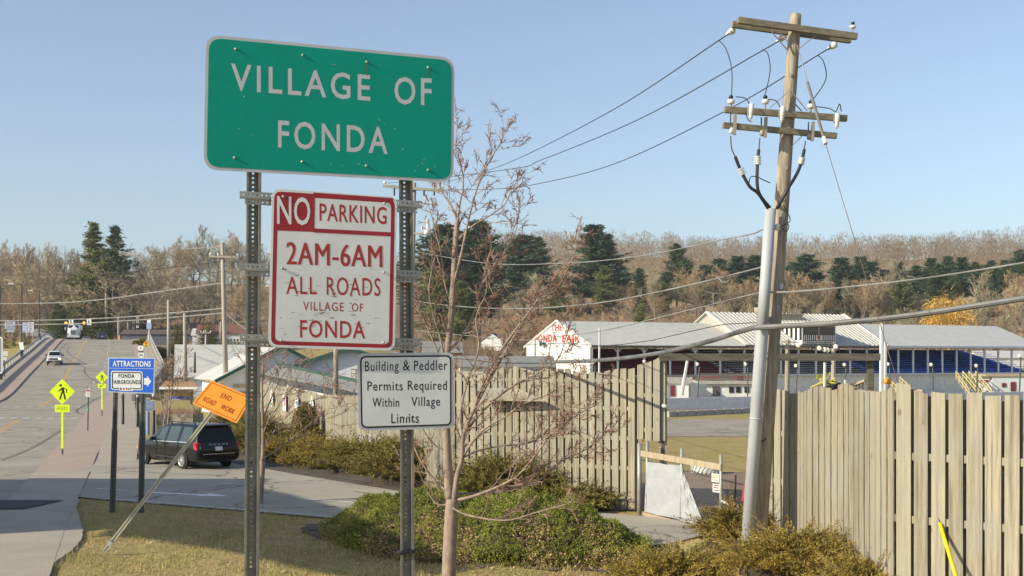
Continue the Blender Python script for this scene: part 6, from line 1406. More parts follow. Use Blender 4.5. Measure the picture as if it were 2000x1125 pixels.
rwl = P(356, 917.5, 47.2); rwl.z = 0
ang = math.atan2(-hd.y, -hd.x); van.rotation_euler = (0, 0, ang)
lx, ly = 4.06, -.99
van.scale = (.94, .94, .94); lx *= .94; ly *= .94
van.location = rwl-Vector((lx*math.cos(ang)-ly*math.sin(ang), lx*math.sin(ang)+ly*math.cos(ang), -.03))
# white pickup coming down the bridge
def ground_pt(s, t): return Vector(xy(s, t)+(roadz(s)+.01,))
pk = thing('pickup_truck', 'white pickup coming down the bridge with one headlamp lit', 'pickup truck', ground_pt(111.5, -2.35))
PT = [(0.0, .50, .80, .80, .78, .98, .70), (.10, .42, .95, .86, .93, 1.08, .80), (.5, .42, 1.0, .98, .97, 1.18, .86), (1.35, .42, 1.0, 1.10, .96, 1.24, .86), (1.45, .42, 1.0, 1.14, .96, 1.30, .84), (2.0, .42, 1.0, 1.16, .96, 1.84, .72), (2.4, .42, 1.0, 1.17, .96, 1.92, .72), (3.3, .42, 1.0, 1.18, .96, 1.90, .72), (3.55, .42, 1.0, 1.18, .96, 1.30, .86), (5.6, .46, 1.0, 1.20, .96, 1.26, .94)]
loft_car(pk, PT, M['carwhite'])
mb = MB().sheet([[(1.50, y, 1.345) for y in (-.74, 0, .74)], [(1.93, y*.9, 1.80) for y in (-.74, 0, .74)]]); cpart(pk, 'windscreen', MB().sheet([[(1.44, y, 1.335) for y in (-.76, 0, .76)], [(1.90, y*.88, 1.80) for y in (-.74, 0, .74)]]), M['tint'])
cpart(pk, 'grille', MB().box(-.035, .02, -.52, .52, .80, 1.0), M['plastic']); cpart(pk, 'bumper', MB().box(-.05, .05, -.92, .92, .40, .64), M['plastic']); cpart(pk, 'licence_plate', MB().box(-.08, -.05, -.16, .16, .48, .60), M['plateyel'])
for sg_ in (1, -1):
    cpart(pk, 'headlamp', MB().box(-.03, .1, min(sg_*.58, sg_*.90), max(sg_*.58, sg_*.90), .86, 1.02), M['headon'] if sg_ < 0 else M['lampclear'])
    cpart(pk, 'wing_mirror', MB().box(1.65, 1.8, min(sg_*1.0, sg_*1.22), max(sg_*1.0, sg_*1.22), 1.25, 1.48), M['plastic']); cpart(pk, 'side_window', MB().sheet([[(1.75, sg_*.965, 1.24), (3.2, sg_*.965, 1.24)], [(2.1, sg_*.79, 1.78), (3.15, sg_*.79, 1.78)]]), M['tint'])
    for x in (.95, 4.5): wheel(pk, x, sg_*.88, .40, sg_, 6)
pk.rotation_euler = (0, -R(3.0), math.atan2(DY, DX))
# white dump truck on the crest
dt = thing('dump_truck', 'white heavy truck with tall mirrors facing the camera at the road crest', 'truck', ground_pt(195, -2.6))
DT = [(0, .7, .55, 1.3, .62, 1.95, .55), (.25, .6, .85, 1.35, .80, 2.0, .62), (1.5, .6, 1.0, 1.5, .95, 2.15, .75), (1.8, .6, 1.15, 1.7, 1.1, 2.3, 1.0), (2.3, .6, 1.2, 1.8, 1.15, 3.0, 1.0), (2.6, .6, 1.2, 1.8, 1.15, 3.05, 1.0), (3.6, .6, 1.2, 1.8, 1.15, 3.0, 1.0)]
loft_car(dt, DT, M['carwhite'])
cpart(dt, 'windscreen', MB().sheet([[(1.82, y, 2.32) for y in (-.95, 0, .95)], [(2.25, y*.95, 2.93) for y in (-.95, 0, .95)]]), M['tint']); cpart(dt, 'grille', MB().box(-.05, .05, -.48, .48, .95, 1.85), plain('grille_grey', (.16, .17, .19), .4)); cpart(dt, 'bumper', MB().box(-.2, .1, -1.2, 1.2, .42, .85), M['carwhite'])
cpart(dt, 'load_box', MB().box(4.0, 8.5, -1.25, 1.25, 1.0, 3.1), M['carwhite']); cpart(dt, 'chassis', MB().box(1, 8.5, -.5, .5, .5, .9), M['plastic'])
for sg_ in (1, -1):
    cpart(dt, 'headlamp', MB().box(.08, .32, min(sg_*.72, sg_*1.05), max(sg_*.72, sg_*1.05), 1.05, 1.35), M['lampclear']); cpart(dt, 'wing_mirror', MB().box(1.9, 2.0, min(sg_*1.42, sg_*1.72), max(sg_*1.42, sg_*1.72), 2.0, 2.85), M['alu']); cpart(dt, 'mirror_arm', MB().tube([(1.95, sg_*1.1, 2.6), (1.95, sg_*1.5, 2.6)], .03, 5), M['alu'])
    for x in (1.0, 6.0, 7.3): wheel(dt, x, sg_*1.0, .52, sg_, 8)
dt.rotation_euler = (0, 0, math.atan2(DY, DX))
def sedan(o, m, tail=True):
    SD = [(0, .35, .6, .6, .58, .68, .5), (.2, .25, .82, .66, .8, .78, .62), (1.1, .2, .9, .88, .86, .98, .72), (1.35, .2, .9, .92, .86, 1.05, .72), (2.0, .2, .9, .94, .86, 1.42, .62), (2.6, .2, .9, .95, .86, 1.46, .62), (3.4, .2, .9, .97, .86, 1.38, .62), (3.95, .22, .9, .98, .85, 1.10, .70), (4.5, .3, .85, .85, .8, 1.02, .7), (4.62, .4, .78, .7, .74, .8, .66)]
    loft_car(o, SD, m)
    cpart(o, 'rear_window', MB().sheet([[(3.47, y*.9, 1.37) for y in (-.6, 0, .6)], [(3.97, y, 1.09) for y in (-.68, 0, .68)]]), M['tint']); cpart(o, 'windscreen', MB().sheet([[(1.38, y, 1.05) for y in (-.7, 0, .7)], [(1.95, y*.85, 1.405) for y in (-.7, 0, .7)]]), M['tint']); cpart(o, 'licence_plate', MB().box(4.6, 4.64, -.2, .2, .62, .76), M['plate'])
    for sg_ in (1, -1):
        cpart(o, 'side_window', MB().sheet([[(1.6, sg_*.868, 1.0), (3.6, sg_*.868, 1.02)], [(2.1, sg_*.66, 1.37), (3.3, sg_*.66, 1.36)]]), M['tint']); cpart(o, 'tail_lamp', MB().box(4.45, 4.58, min(sg_*.5, sg_*.80), max(sg_*.5, sg_*.80), .76, .93), M['tail'])
        for x in (.85, 3.6): wheel(o, x, sg_*.8, .31, sg_, 6)
c1 = thing('car', 'dark navy car seen from behind just over the road crest', 'car', ground_pt(206, 2.6)); sedan(c1, M['carblue']); c1.scale = (1, 1.1, 1.25); c1.rotation_euler = (0, 0, math.atan2(-DY, -DX)+.0)
c1.location = ground_pt(203, 2.9)-Vector((0, 0, .35)); 
c2 = thing('car', 'pale grey car mostly hidden beyond the crest, left of the navy car', 'car', ground_pt(222, -.6)-Vector((0, 0, .25))); sedan(c2, M['carsilver']); c2.rotation_euler = (0, 0, math.atan2(-DY, -DX)); c2.scale = (1, 1.1, 1.05)
c3 = thing('car', 'white car parked side on above the low hedge on the bank', 'car', (0, 0, 0)); sedan(c3, M['carwhite']); q = P(320, 676, 243); c3.location = (q.x-2.3, q.y, height(q.x, q.y)-.02); c3.rotation_euler = (0, 0, .1)
c4 = thing('car', 'dark car half hidden beside the thin poles on the far bank', 'car', (0, 0, 0)); sedan(c4, M['carblue']); q = P(383, 676, 250); c4.location = (q.x-2.3, q.y, height(q.x, q.y)-.3); c4.rotation_euler = (0, 0, -.05)
# construction cone at the crest
q = ground_pt(200, 6.3); tag(MB().lathe(q, (0, 0, 1), [(0, .35), (.05, .35), (.06, .25), (.9, .06)], 10).build('traffic_cone', M['orange']), 'orange cone at the crest right of the navy car', 'cone')

# ------------------------------------------------------------------ far-left furniture
for n, (px, pt, pb, Y) in enumerate(((1, 560, 735, 150), (42, 560, 690, 190), (76, 572, 661, 235))):
    b = P(px, pb, Y); a = P(px, pt, Y); o = thing('street_lamp', ['dark lamp column cut by the left edge of the picture', 'dark lamp column with a white banner, left of the railing', 'dark lamp column farthest up the railing'][n], 'street lamp', b, 'dark lamp columns by the bridge')
    r = .10+.05*n/2; MB().tube([b-Vector((0, 0, .6)), a], r, 8).build('column', M['darkpost'], o); MB().lathe(b-Vector((0, 0, .3)), (0, 0, 1), [(0, r*2.4), (.9, r*2.2), (1.2, r*1.2)], 10).build('base', M['darkpost'], o)
    MB().tube([a, a+Vector((0, 0, .3)), a+Vector((-1.2, 0, .5))], r*.7, 6).build('arm', M['darkpost'], o); MB().obox(a+Vector((-1.5, 0, .45)), (.4, 0, 0), (0, .15, 0), (0, 0, .08)).build('lamp_head', M['alu'], o)
    if n == 1:
        k = Y/F; fc = Face(P(42, 676, Y-.3), (.96, 0, .14), (-.2, 0, 1)); o2 = thing('leaning_board', 'leaning white board tied to the middle lamp column', 'board', P(40, 692, Y-.3)); panel(MB(), fc, rrect(-4*k, -7.5*k, 4*k, 7.5*k, .05, 2), -.03, 0).build('board', M['white'], o2); MB().beam(P(36, 684, Y-.2), P(33, 700, Y-.2), .06, .06).build('leg', M['alu'], o2)
for n, (x0, x1, y0, y1) in enumerate(((10, 30, 628, 648), (44, 54.5, 630, 650), (55, 66.5, 629, 649))):
    Y = 290; a = P(x0, y1, Y); b = P(x1, y0, Y); o = thing('billboard', ['wide blue and white billboard at the far left', 'narrow blue billboard of the adjoining pair', 'narrow white billboard of the adjoining pair'][n], 'billboard', a)
    MB().box(a.x, b.x, Y-.1, Y+.1, a.z, b.z).build('panel', plain('billboard_paint', ((.42, .47, .62), (.36, .42, .64), (.55, .57, .60))[n], .6), o)
    mb = MB(); k = Y/F; rr = random.Random(n)
    for q in range(5):
        yy = lerp(a.z, b.z, .15+.17*q); x = a.x+.25
        while x < b.x-.5: L = rr.uniform(.2, .6); mb.quad((x, Y-.12, yy), (x+L, Y-.12, yy), (x+L, Y-.12, yy+.22), (x, Y-.12, yy+.22)); x += L+.12
    mb.build('lettering', plain('billboard_ink', ((.08, .09, .14), (.5, .52, .6), (.14, .2, .42))[n], .6), o)
    for x in (lerp(a.x, b.x, .2), lerp(a.x, b.x, .8)): MB().box(x-.08, x+.08, Y-.08, Y+.08, height(x, Y)-.2, a.z+.01).build('post', M['polegrey'], o)
Y = 150; o = thing('road_sign', 'small grey sign blades on a thin pole at the left edge', 'road sign', P(8, 735, Y)); fc = Face(P(9, 690, Y), (1, 0, 0), (0, 0, 1)); k = Y/F
panel(MB(), fc, rrect(-6*k, -5*k, 6*k, 4*k, .03, 2), -.02, 0).build('upper_blade', M['alu'], o); panel(MB(), fc, rrect(-5*k, -14*k, 4*k, -7*k, .03, 2), -.02, 0).build('lower_blade', M['alu'], o); MB().tube([fc.at(-1*k, 5*k, -.06), fc.at(-1*k, -46*k, -.06)], .06, 6).build('pole', M['darkpost'], o)
Y = 56; o = thing('road_sign', 'grey sign back with a white rim, cut by the left edge of the picture', 'road sign', P(-12, 800, Y)); fc = Face(P(-12, 694, Y), (1, 0, 0), (0, 0, 1)); k = Y/F
panel(MB(), fc, rrect(-17*k, -36*k, 17*k, 36*k, .1, 4), -.03, 0).build('panel', M['alu'], o); mb = MB(); ring(mb, fc, rrect(-17*k, -36*k, 17*k, 36*k, .1, 4), rrect(-15*k, -34*k, 15*k, 34*k, .08, 4), .004); mb.build('white_rim', M['white'], o)
mb = MB(); panel(mb, fc, rrect(-15*k, -34*k, 15*k, 34*k, .08, 4), .001, .003); mb.build('face', plain('sign_face_grey', (.22, .25, .30), .5), o); MB().tube([fc.at(0, -30*k, -.1), fc.at(0, -112*k, -.1)], .06, 6).build('post', M['darkpost'], o)
# traffic signal heads and little signs hung on the span wire
for n, (px, py) in enumerate(((129.5, 631), (164.5, 631))):
    Y = 150; o = thing('traffic_signal', ['left hanging traffic signal with an amber light', 'right hanging traffic signal with an amber light'][n], 'traffic signal', P(px, py, Y), 'traffic signals on the span wire'); c = P(px, py, Y)
    MB().box(c.x-.18, c.x+.18, Y-.1, Y+.2, c.z-.5, c.z+.45).build('housing', M['black'], o); MB().lathe((c.x, Y-.1, c.z), (0, -1, 0), [(0, .17), (.03, .15)], 14).build('amber_lamp', emit('signal_amber', (1, .35, .03), 1.6), o)
    o = thing('lane_sign', ['white lane sign beside the left signal', 'white lane sign beside the right signal'][n], 'road sign', P(px+9, py-2, Y), 'lane signs on the span wire'); c = P(px+9, py-2, Y); MB().box(c.x-.28, c.x+.28, Y-.02, Y+.02, c.z-.35, c.z+.35).build('plate', M['white'], o); MB().box(c.x-.05, c.x+.05, Y-.04, Y-.03, c.z-.22, c.z+.22).build('arrow', M['black'], o)
# small white signs by the crest
for px, y0, y1, Y, lb in ((260.5, 630, 650, 300, 'pair of small stacked route signs right of the crest'), (268.5, 620, 638, 300, 'pale sign blades on a pole behind the route signs')):
    o = thing('road_sign', lb, 'road sign', P(px, y1+8, Y)); k = Y/F
    for q in range(3):
        c = P(px, lerp(y0, y1, q/2), Y); MB().box(c.x-2.4*k, c.x+2.4*k, Y-.03, Y+.03, c.z-2.2*k, c.z+2.2*k).build('plate', M['white'], o); MB().box(c.x-1.1*k, c.x+1.1*k, Y-.05, Y-.04, c.z-1.1*k, c.z+1.1*k).build('print', M['darkpost'], o)
    MB().tube([P(px, y0-2, Y)+Vector((0, .1, 0)), P(px, y1+14, Y)+Vector((0, .1, 0))], .12, 6).build('pole', M['darkpost'], o)
Y = 210; k = Y/F; o = thing('road_sign', 'blue sign with white cap on a thin pole above the bridge parapet', 'road sign', P(291, 662, Y)); c = P(291, 636, Y)
MB().box(c.x-4.6*k, c.x+4.6*k, Y-.03, Y+.03, c.z-6.5*k, c.z+5.5*k).build('panel', plain('faded_blue', (.32, .40, .66), .5), o); MB().box(c.x-3.4*k, c.x+3.4*k, Y-.03, Y+.03, c.z+5.6*k, c.z+12*k).build('cap_panel', M['white'], o); MB().tube([c+Vector((0, .1, 0)), P(291, 664, Y)+Vector((0, .1, 0))], .1, 6).build('pole', M['alu'], o)

# ------------------------------------------------------------------ buildings
def house(name, label, cat, c, L, W_, hw, hr, rz, wallm, roofm, eave=.4, trim=None, cut=None):
    """gabled block: ridge along local x; c is the centre of the floor"""
    o = thing(name, label, cat, c); X = Vector((math.cos(rz), math.sin(rz), 0)); Yv = Vector((-math.sin(rz), math.cos(rz), 0)); c = Vector(c); Z = Vector((0, 0, 1))
    def Q(a, b, z): return c+X*a+Yv*b+Z*z
    mb = MB(); l, w_ = L/2, W_/2
    for s in (1, -1):
        mb.add([Q(s*l, -w_, -1), Q(s*l, w_, -1), Q(s*l, w_, hw), Q(s*l, 0, hr), Q(s*l, -w_, hw)], [(0, 1, 2, 3, 4)]); mb.quad(Q(-l, s*w_, -1), Q(l, s*w_, -1), Q(l, s*w_, hw), Q(-l, s*w_, hw))
    mb.build('walls', wallm, o)
    mb = MB(); e = eave; dz = (hr-hw)/w_*e
    for s in (1, -1):
        a, b, c_, d = Q(-l-e, s*(w_+e), hw-dz+.04), Q(l+e, s*(w_+e), hw-dz+.04), Q(l+e, 0, hr+.04), Q(-l-e, 0, hr+.04); nrm = (b-a).cross(d-a).normalized(); nrm = nrm if nrm.z > 0 else -nrm
        mb.add([a, b, c_, d]+[p+nrm*.10 for p in (a, b, c_, d)], [(0, 1, 2, 3), (4, 5, 6, 7), (0, 1, 5, 4), (1, 2, 6, 5), (2, 3, 7, 6), (3, 0, 4, 7)])
    mb.build('roof', roofm, o)
    if trim:
        for sx in (1, -1):
            mb = MB()
            for s in (1, -1): mb.beam(Q(sx*(l+e+.03), s*(w_+e), hw-dz), Q(sx*(l+e+.03), 0, hr), .07, .22)
            mb.build('gable_trim', trim, o)
    return o, Q
M['siding'] = mat('lapped_white_siding', (.72, .73, .74), .7, (.60, .61, .62), 2, 4, stretch=(.3, .3, 9))
gx_ = lambda px, Y: (px-1000)/F*Y
# white barns left of the post
house('long_shed', 'long white shed with pale ribbed metal roof behind the notice board', 'shed', (gx_(436, 140), 142, -.3), 10.5, 12.5, 2.5, 5.8, R(14), M['siding'], M['rooflight'])
o, Q = house('green_trim_barn', 'white sided gabled barn with green trim behind the orange sign', 'barn', (gx_(516, 96), 98, -.3), 8, 8.8, 3.0, 5.3, R(113), M['siding'], M['roofmetal'], .5, M['greentrim'])
MB().obox(Q(-4.02, 2.1, 1.6), Q(0, .55, 0)-Q(0, 0, 0), Q(.05, 0, 0)-Q(0, 0, 0), (0, 0, 1.5)).build('door_surround', M['whitepaint'], o); MB().obox(Q(-4.08, 2.1, 2.4), Q(0, 1.4, 0)-Q(0, 0, 0), Q(.05, 0, 0)-Q(0, 0, 0), (0, 0, .12)).build('door_header', M['postwood'], o)
MB().obox(Q(-4.07, 2.1, 1.0), Q(0, 1.1, 0)-Q(0, 0, 0), Q(.05, 0, 0)-Q(0, 0, 0), (0, 0, 1.0)).build('barn_door', M['fence'], o)
o, Q = house('fair_building', 'white fair building with green gable trim under the no parking sign', 'building', (gx_(672, 92), 96, -.2), 12, 11.4, 3.2, 5.0, R(96), M['siding'], M['shingle'], .5, M['greentrim'])
def front(nm, a, b, z0, z1, m, off=.06): MB().obox(Q(-6-off, (a+b)/2, (z0+z1)/2), Q(0, abs(b-a)/2, 0)-Q(0, 0, 0), Q(.04, 0, 0)-Q(0, 0, 0), (0, 0, (z1-z0)/2)).build(nm, m, o)
front('window', -2.1, -.9, 2.0, 3.4, M['glass']); front('window_sill', -2.2, -.8, 1.85, 2.0, M['greentrim'], .08); front('air_conditioner', -.7, -.1, 2.6, 3.5, M['whitepaint'], .25); front('air_conditioner', 2.8, 3.6, 2.4, 3.4, M['whitepaint'], .25)
# lean-to roof along the far fence
o = thing('lean_to_shed', 'grey shingled lean-to roof sloping above the far board fence', 'shed', (gx_(600, 74), 74, 0)); a, b = P(518, 733, 88), P(702, 768, 64); c, d = P(702, 752, 69), P(540, 716, 93)
nrm = (b-a).cross(d-a).normalized(); nrm = nrm if nrm.z > 0 else -nrm
MB().add([a, b, c, d]+[p+nrm*.12 for p in (a, b, c, d)], [(0, 1, 2, 3), (4, 5, 6, 7), (0, 1, 5, 4), (1, 2, 6, 5), (2, 3, 7, 6), (3, 0, 4, 7)]).build('roof', M['shingle'], o); MB().beam(d+Vector((0, 0, .16)), c+Vector((0, 0, .16)), .12, .26).build('green_fascia', M['greentrim'], o)
MB().quad(d+Vector((0, .2, -6)), c+Vector((0, .2, -6)), c+Vector((0, .2, 0)), d+Vector((0, .2, 0))).build('back_wall', M['siding'], o)
# low white building between the sign and the grandstand
o, Q = house('white_pavilion', 'low white pavilion with windows right of the permits sign', 'building', (gx_(975, 120)+.5, 122, -.3), 8.6, 5, 3.6, 4.5, R(4), M['whitepaint'], M['shingle'], .3, M['greentrim'])
for x0, x1 in ((-.6, .9), (1.1, 2.6), (2.75, 3.9)): MB().obox(Q((x0+x1)/2, -2.55, 2.6), Q((x1-x0)/2, 0, 0)-Q(0, 0, 0), Q(0, .04, 0)-Q(0, 0, 0), (0, 0, .75)).build('window', M['glass'], o)
# far houses in the trees
for n, (px, py, Y, L, W_, hw, hr, wm, rm, lb) in enumerate(((312, 640, 285, 15, 8, 2.2, 3.2, plain('slate_siding', (.13, .14, .17), .8), plain('brown_roof', (.12, .085, .07), .9), 'long dark house with brown roof on the bank right of the crest'), (448, 640, 260, 12, 8, 3.4, 5.2, M['siding'], plain('red_roof', (.20, .09, .07), .9), 'white house with dull red roof beside the left sign post'),
    (412, 634, 270, 7, 6, 2.6, 4.0, M['whitepaint'], M['rooflight'], 'small white roofed stand on the bank'), (970, 658, 330, 7, 6, 2.2, 4.2, M['siding'], plain('blue_grey_roof', (.10, .12, .18), .9), 'white house with blue grey roof seen through the foreground tree'), (862, 668, 240, 7, 7, 4, 6, plain('brick_orange', (.42, .20, .13), .9), M['shingle'], 'orange brick hut seen through the foreground tree'),
    (1300, 634, 250, 9, 7, 3.0, 4.4, M['whitepaint'], M['rooflight'], 'white house peeking over the left grandstand roof'), (1345, 636, 260, 12, 7, 2.6, 3.8, M['siding'], M['roofmetal'], 'long pale roof behind the grandstand near its middle gable'), (110, 655, 300, 12, 8, 2.6, 4.2, plain('dull_shed', (.2, .2, .2), .8), M['shingle'], 'grey shed behind the evergreens at the left'), (1960, 635, 270, 14, 7, 3.2, 4.6, M['whitepaint'], M['roofmetal'], 'pale roofed house behind the right end of the grandstand'))):
    q = P(px, py, Y); house('far_house', lb, 'house', (q.x, Y, min(height(q.x, Y), q.z)+.0), L, W_, hw, hr, R(8 if n != 3 else 70), wm, rm, .3)

# ------------------------------------------------------------------ grandstand
g0 = Vector((gx_(1155, 150), 150, 0)); GA = Vector((60.7, 31, 0)).normalized(); GB_ = Vector((-GA.y, GA.x, 0)); DEP = 16.0; GZ = -1.0
def S(a, b, z): return g0+GA*a+GB_*b+Vector((0, 0, z))
def zat(py, a, b=0): q = S(a, b, 0); return EYE-(py-HOR)/F*q.y
gs = thing('grandstand', 'long grandstand with three roofed sections of red, white and blue seats', 'grandstand', S(0, 0, GZ))
SE = [(0, 22.3, zat(673, 5), zat(629, 3, 8), 'maroon2'), (22.3, 45.2, zat(672, 32), zat(611, 22.3, 8), 'seatwhite'), (45.2, 74.6, zat(675.5, 60), zat(636, 60, 8), 'seatblue')]
M['seatwhite'] = plain('white_bench', (.70, .72, .75), .6); M['seatblue'] = plain('blue_bench', (.09, .30, 1.0), .5); M['maroon2'] = plain('maroon_bench', (.50, .06, .075), .6); M['roofrib'] = M['rooflight']; M['colwhite'] = plain('column_white', (.62, .66, .70), .6); M['dark'] = plain('stand_shadow_wood', (.17, .145, .13), .9)  # dark wood tone for stand floor, eave boards and lower benches
def ribbed(mb, a0, a1, b0, z0, b1, z1, pitch, hgt):
    n = int((a1-a0)/pitch)
    for k in range(n+1):
        a = a0+(a1-a0)*k/n; mb.beam(S(a, b0, z0+.05), S(a, b1, z1+.05), .10, hgt, up=(0, 0, 1))
for n, (a0, a1, ze, zr, sm) in enumerate(SE):
    ov = .55; mb = MB(); dz = (zr-ze)/(DEP/2)*ov; e0, e1 = a0-(.35 if n != 2 else .25), a1+(.35 if n == 2 else .30 if n == 1 else -.0)
    for b0, z0 in ((-ov, ze-dz+.02*n), (DEP+ov, ze-dz+.02*n)):
        p = [S(e0, b0, z0), S(e1, b0, z0), S(e1, DEP/2, zr), S(e0, DEP/2, zr)]; mb.add(p+[q+Vector((0, 0, .10)) for q in p], [(0, 1, 2, 3), (4, 5, 6, 7), (0, 1, 5, 4), (1, 2, 6, 5), (2, 3, 7, 6), (3, 0, 4, 7)])
    if n == 1: ribbed(mb, e0, e1, -ov, ze-dz+.10, DEP/2, zr+.08, .62, .14)
    elif n == 0: ribbed(mb, e0, e1, -ov, ze-dz+.065, DEP/2, zr+.045, .6, .014)
    mb.build('roof', M['rooflight'] if n < 2 else M['roofmetal'], gs)
    MB().beam(S(e0, -ov-.06, ze-dz-.02), S(e1, -ov-.06, ze-dz-.02), .06, .22).build('eave_board', M['dark'] if n != 2 else M['colwhite'], gs)
    nb = (6, 8, 11)[n]
    for k in range(nb+(n == 2)):
        a = a0+(a1-a0)*k/nb+(.15 if k == 0 and n == 0 else 0); z0 = 2.1; c = MB(); c.beam(S(a, .15, z0-.1), S(a, .15, ze-.02), .24, .24, up=(0, 1, 0))
        if n == 0 and k > 0:
            for s in (-1, 1): c.beam(S(a, .15, ze-1.0), S(a+s*.8, .15, ze-.1), .10, .10)
        c.build('column', M['colwhite'], gs)
    # raked benches: riser and seat rows
    st_ = MB(); rows_ = 13
    for k in range(rows_):
        b = 1.2+k*.95; z = 2.1+k*.27
        if n == 2: z = 2.1+k*.30
        st_.obox(S((a0+a1)/2, b, z+.22), GA*((a1-a0)/2-.15), GB_*.22, (0, 0, .035)); st_.obox(S((a0+a1)/2, b+.5, z-.08), GA*((a1-a0)/2-.15), GB_*.45, (0, 0, .03))
    st_.build('benches', M[sm], gs)
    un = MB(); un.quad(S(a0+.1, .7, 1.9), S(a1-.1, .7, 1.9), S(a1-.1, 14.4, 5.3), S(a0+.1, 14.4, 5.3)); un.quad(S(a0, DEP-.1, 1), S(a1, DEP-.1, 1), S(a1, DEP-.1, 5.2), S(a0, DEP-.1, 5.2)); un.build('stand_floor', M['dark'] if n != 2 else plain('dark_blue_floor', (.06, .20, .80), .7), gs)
    MB().beam(S(a0, .05, 2.0), S(a1, .05, 2.0), .25, .25).build('deck_edge', M['concrete'] if n == 0 else M['colwhite'], gs)
    ra = MB(); 
    for z in (2.55, 2.95): ra.tube([S(a0, .1, z), S(a1, .1, z)], .03, 4)
    for k in range(15): ra.tube([S(lerp(a0, a1, k/14), .1, 2.1), S(lerp(a0, a1, k/14), .1, 2.95)], .03, 4)
    ra.build('front_rail', M['darkpost'], gs)
    MB().quad(S(a0, .3 if n else 1.5, GZ-.5), S(a1, .3 if n else 1.5, GZ-.5), S(a1, .3 if n else 1.5, 2.05), S(a0, .3 if n else 1.5, 2.05)).build('front_wall', M['whitepaint'], gs)
# aisle stripes stepping up through the seats
for a, m in ((20.8, 'seatwhite'), (43.0, 'seatblue'), (56.0, 'darkpost'), (63.5, 'darkpost')):
    mb = MB()
    for k in range(13): mb.obox(S(a+.1*k, 1.2+k*.95, 2.36+k*(.30 if a > 44 else .27)), GA*.45, GB_*.3, (0, 0, .06))
    mb.build('aisle_steps', M[m], gs)
# gable ends
def gable(a, ze, zr, zlow, m, b0=0, b1=DEP, nm='gable_wall'):
    MB().prism([(b0, zlow), (b1, zlow), (b1, ze), ((b0+b1)/2, zr-.03), (b0, ze)], S(a, 0, 0), GB_, (0, 0, 1), -GA, -.12, .12).build(nm, m, gs)
gable(-.05, SE[0][2], SE[0][3], GZ-.5, M['whitepaint'])
gable(22.5, SE[1][2], SE[1][3], SE[1][2]-.1, M['concrete']); gable(74.3, SE[2][2], SE[2][3], SE[2][2]-.2, M['whitepaint']); gable(45.0, SE[1][2], SE[1][3], SE[1][2]-.1, M['whitepaint'])
for a, ze, zr in ((-.25, SE[0][2], SE[0][3]), (22.2, SE[1][2], SE[1][3]), (45.4, SE[1][2], SE[1][3])):
    mb = MB()
    for b in (-.55, DEP+.55): mb.beam(S(a, b, ze-.2), S(a, DEP/2, zr+.12), .10, .28)
    mb.build('barge_boards', M['whitepaint'], gs)
M['fairred'] = plain('fair_red_letter', (.62, .035, .03), .6)
fcg = Face(S(-.22, 0, 0), -GB_, (0, 0, 1))
lt = MB(); letters(lt, fcg, 'FONDA', -13.6, -7.9, zat(668, 0, 10), .95, .0, bold=.035, space=1.12); letters(lt, fcg, 'FAIR', -6.6, -2.3, zat(668.5, 0, 4), .95, .0, bold=.035, space=1.12)
letters(lt, fcg, 'THE', -9.4, -6.6, zat(646, 0, 8), .8, .0, bold=.025, space=1.05)
lt.build('lettering', M['fairred'], gs)
lt = MB(); rr = random.Random(4)
for q in range(2):
    for k in range(4): x = -14.6+k*1.1+q*.5; z = zat(706 if q == 0 else 720, 0, 13); lt.add([fcg.at(x, z, 0), fcg.at(x+.6, z, 0), fcg.at(x+.6, z+.7, 0), fcg.at(x+.42, z+.7, 0), fcg.at(x+.4, z+.2, 0), fcg.at(x, z+.2, 0)], [(0, 1, 2, 3, 4, 5)])
lt.build('faded_lettering', mat('pale_red_letter', (.66, .25, .24), .7, (.70, .50, .48), 4), gs)
# announcer box with black and white stripes
bx0, bx1 = 30.8, 36.3; zb0, zb1 = zat(671.5, 33), zat(633, 33); fb_ = -.75
an = MB(); an.obox(S((bx0+bx1)/2, 2.2, (zb0+zb1)/2), GA*(bx1-bx0)/2, GB_*2.9, (0, 0, (zb1-zb0)/2)); an.build('announcer_box', M['whitepaint'], gs)
fca = Face(S(bx0, -.72, zb0), GA, (0, 0, 1)); Wb = bx1-bx0; Hb = zb1-zb0
mb = MB(); 
def fq(mb, u0, u1, v0, v1, n): mb.add([fca.at(u*Wb, v*Hb, n) for u, v in ((u0, v0), (u1, v0), (u1, v1), (u0, v1))], [(0, 1, 2, 3)])
fq(mb, .03, .97, .13, .99, .0)
mb.build('black_front', M['black'], gs)
mb = MB()
for k in range(16):
    u = .05+k*.058; fq(mb, u, u+.030, .16, .44, .01); fq(mb, u, u+.030, .84, .98, .01)
fq(mb, .40, .58, .16, .44, .02); fq(mb, .485, .50, .44, .84, .01); mb.build('white_stripes', M['whitepaint'], gs)
for u0, u1 in ((.05, .48), (.51, .95)):
    mb = MB(); fq(mb, u0, u1, .48, .80, .012); mb.build('box_window', plain('box_window_brown', (.09, .075, .06), .25), gs)
mb = MB(); c = fca.at(.49*Wb, .30*Hb, .03)
mb.add([c+GA*x+Vector((0, 0, y)) for x, y in ((-.28, .05), (-.1, .32), (.12, .36), (.24, .12), (.12, -.06), (.2, -.32), (-.02, -.36), (-.06, -.14), (-.26, -.1))], [tuple(range(9))]); mb.build('red_emblem', M['fairred'], gs)
mb = MB(); letters(mb, fca, 'TRACK OF CHAMPIONS', .10*Wb, .90*Wb, .02*Hb, .075*Hb, .008, bold=.02, space=1.05); mb.build('lettering', M['black'], gs)
mb = MB()
for k in range(6): a = S(bx0-.02, -.4+k*.9, zb0+.4); mb.obox(a+Vector((0, 0, Hb*.38)), GA*.02, GB_*.22, (0, 0, Hb*.36))
mb.build('side_stripes', M['black'], gs)
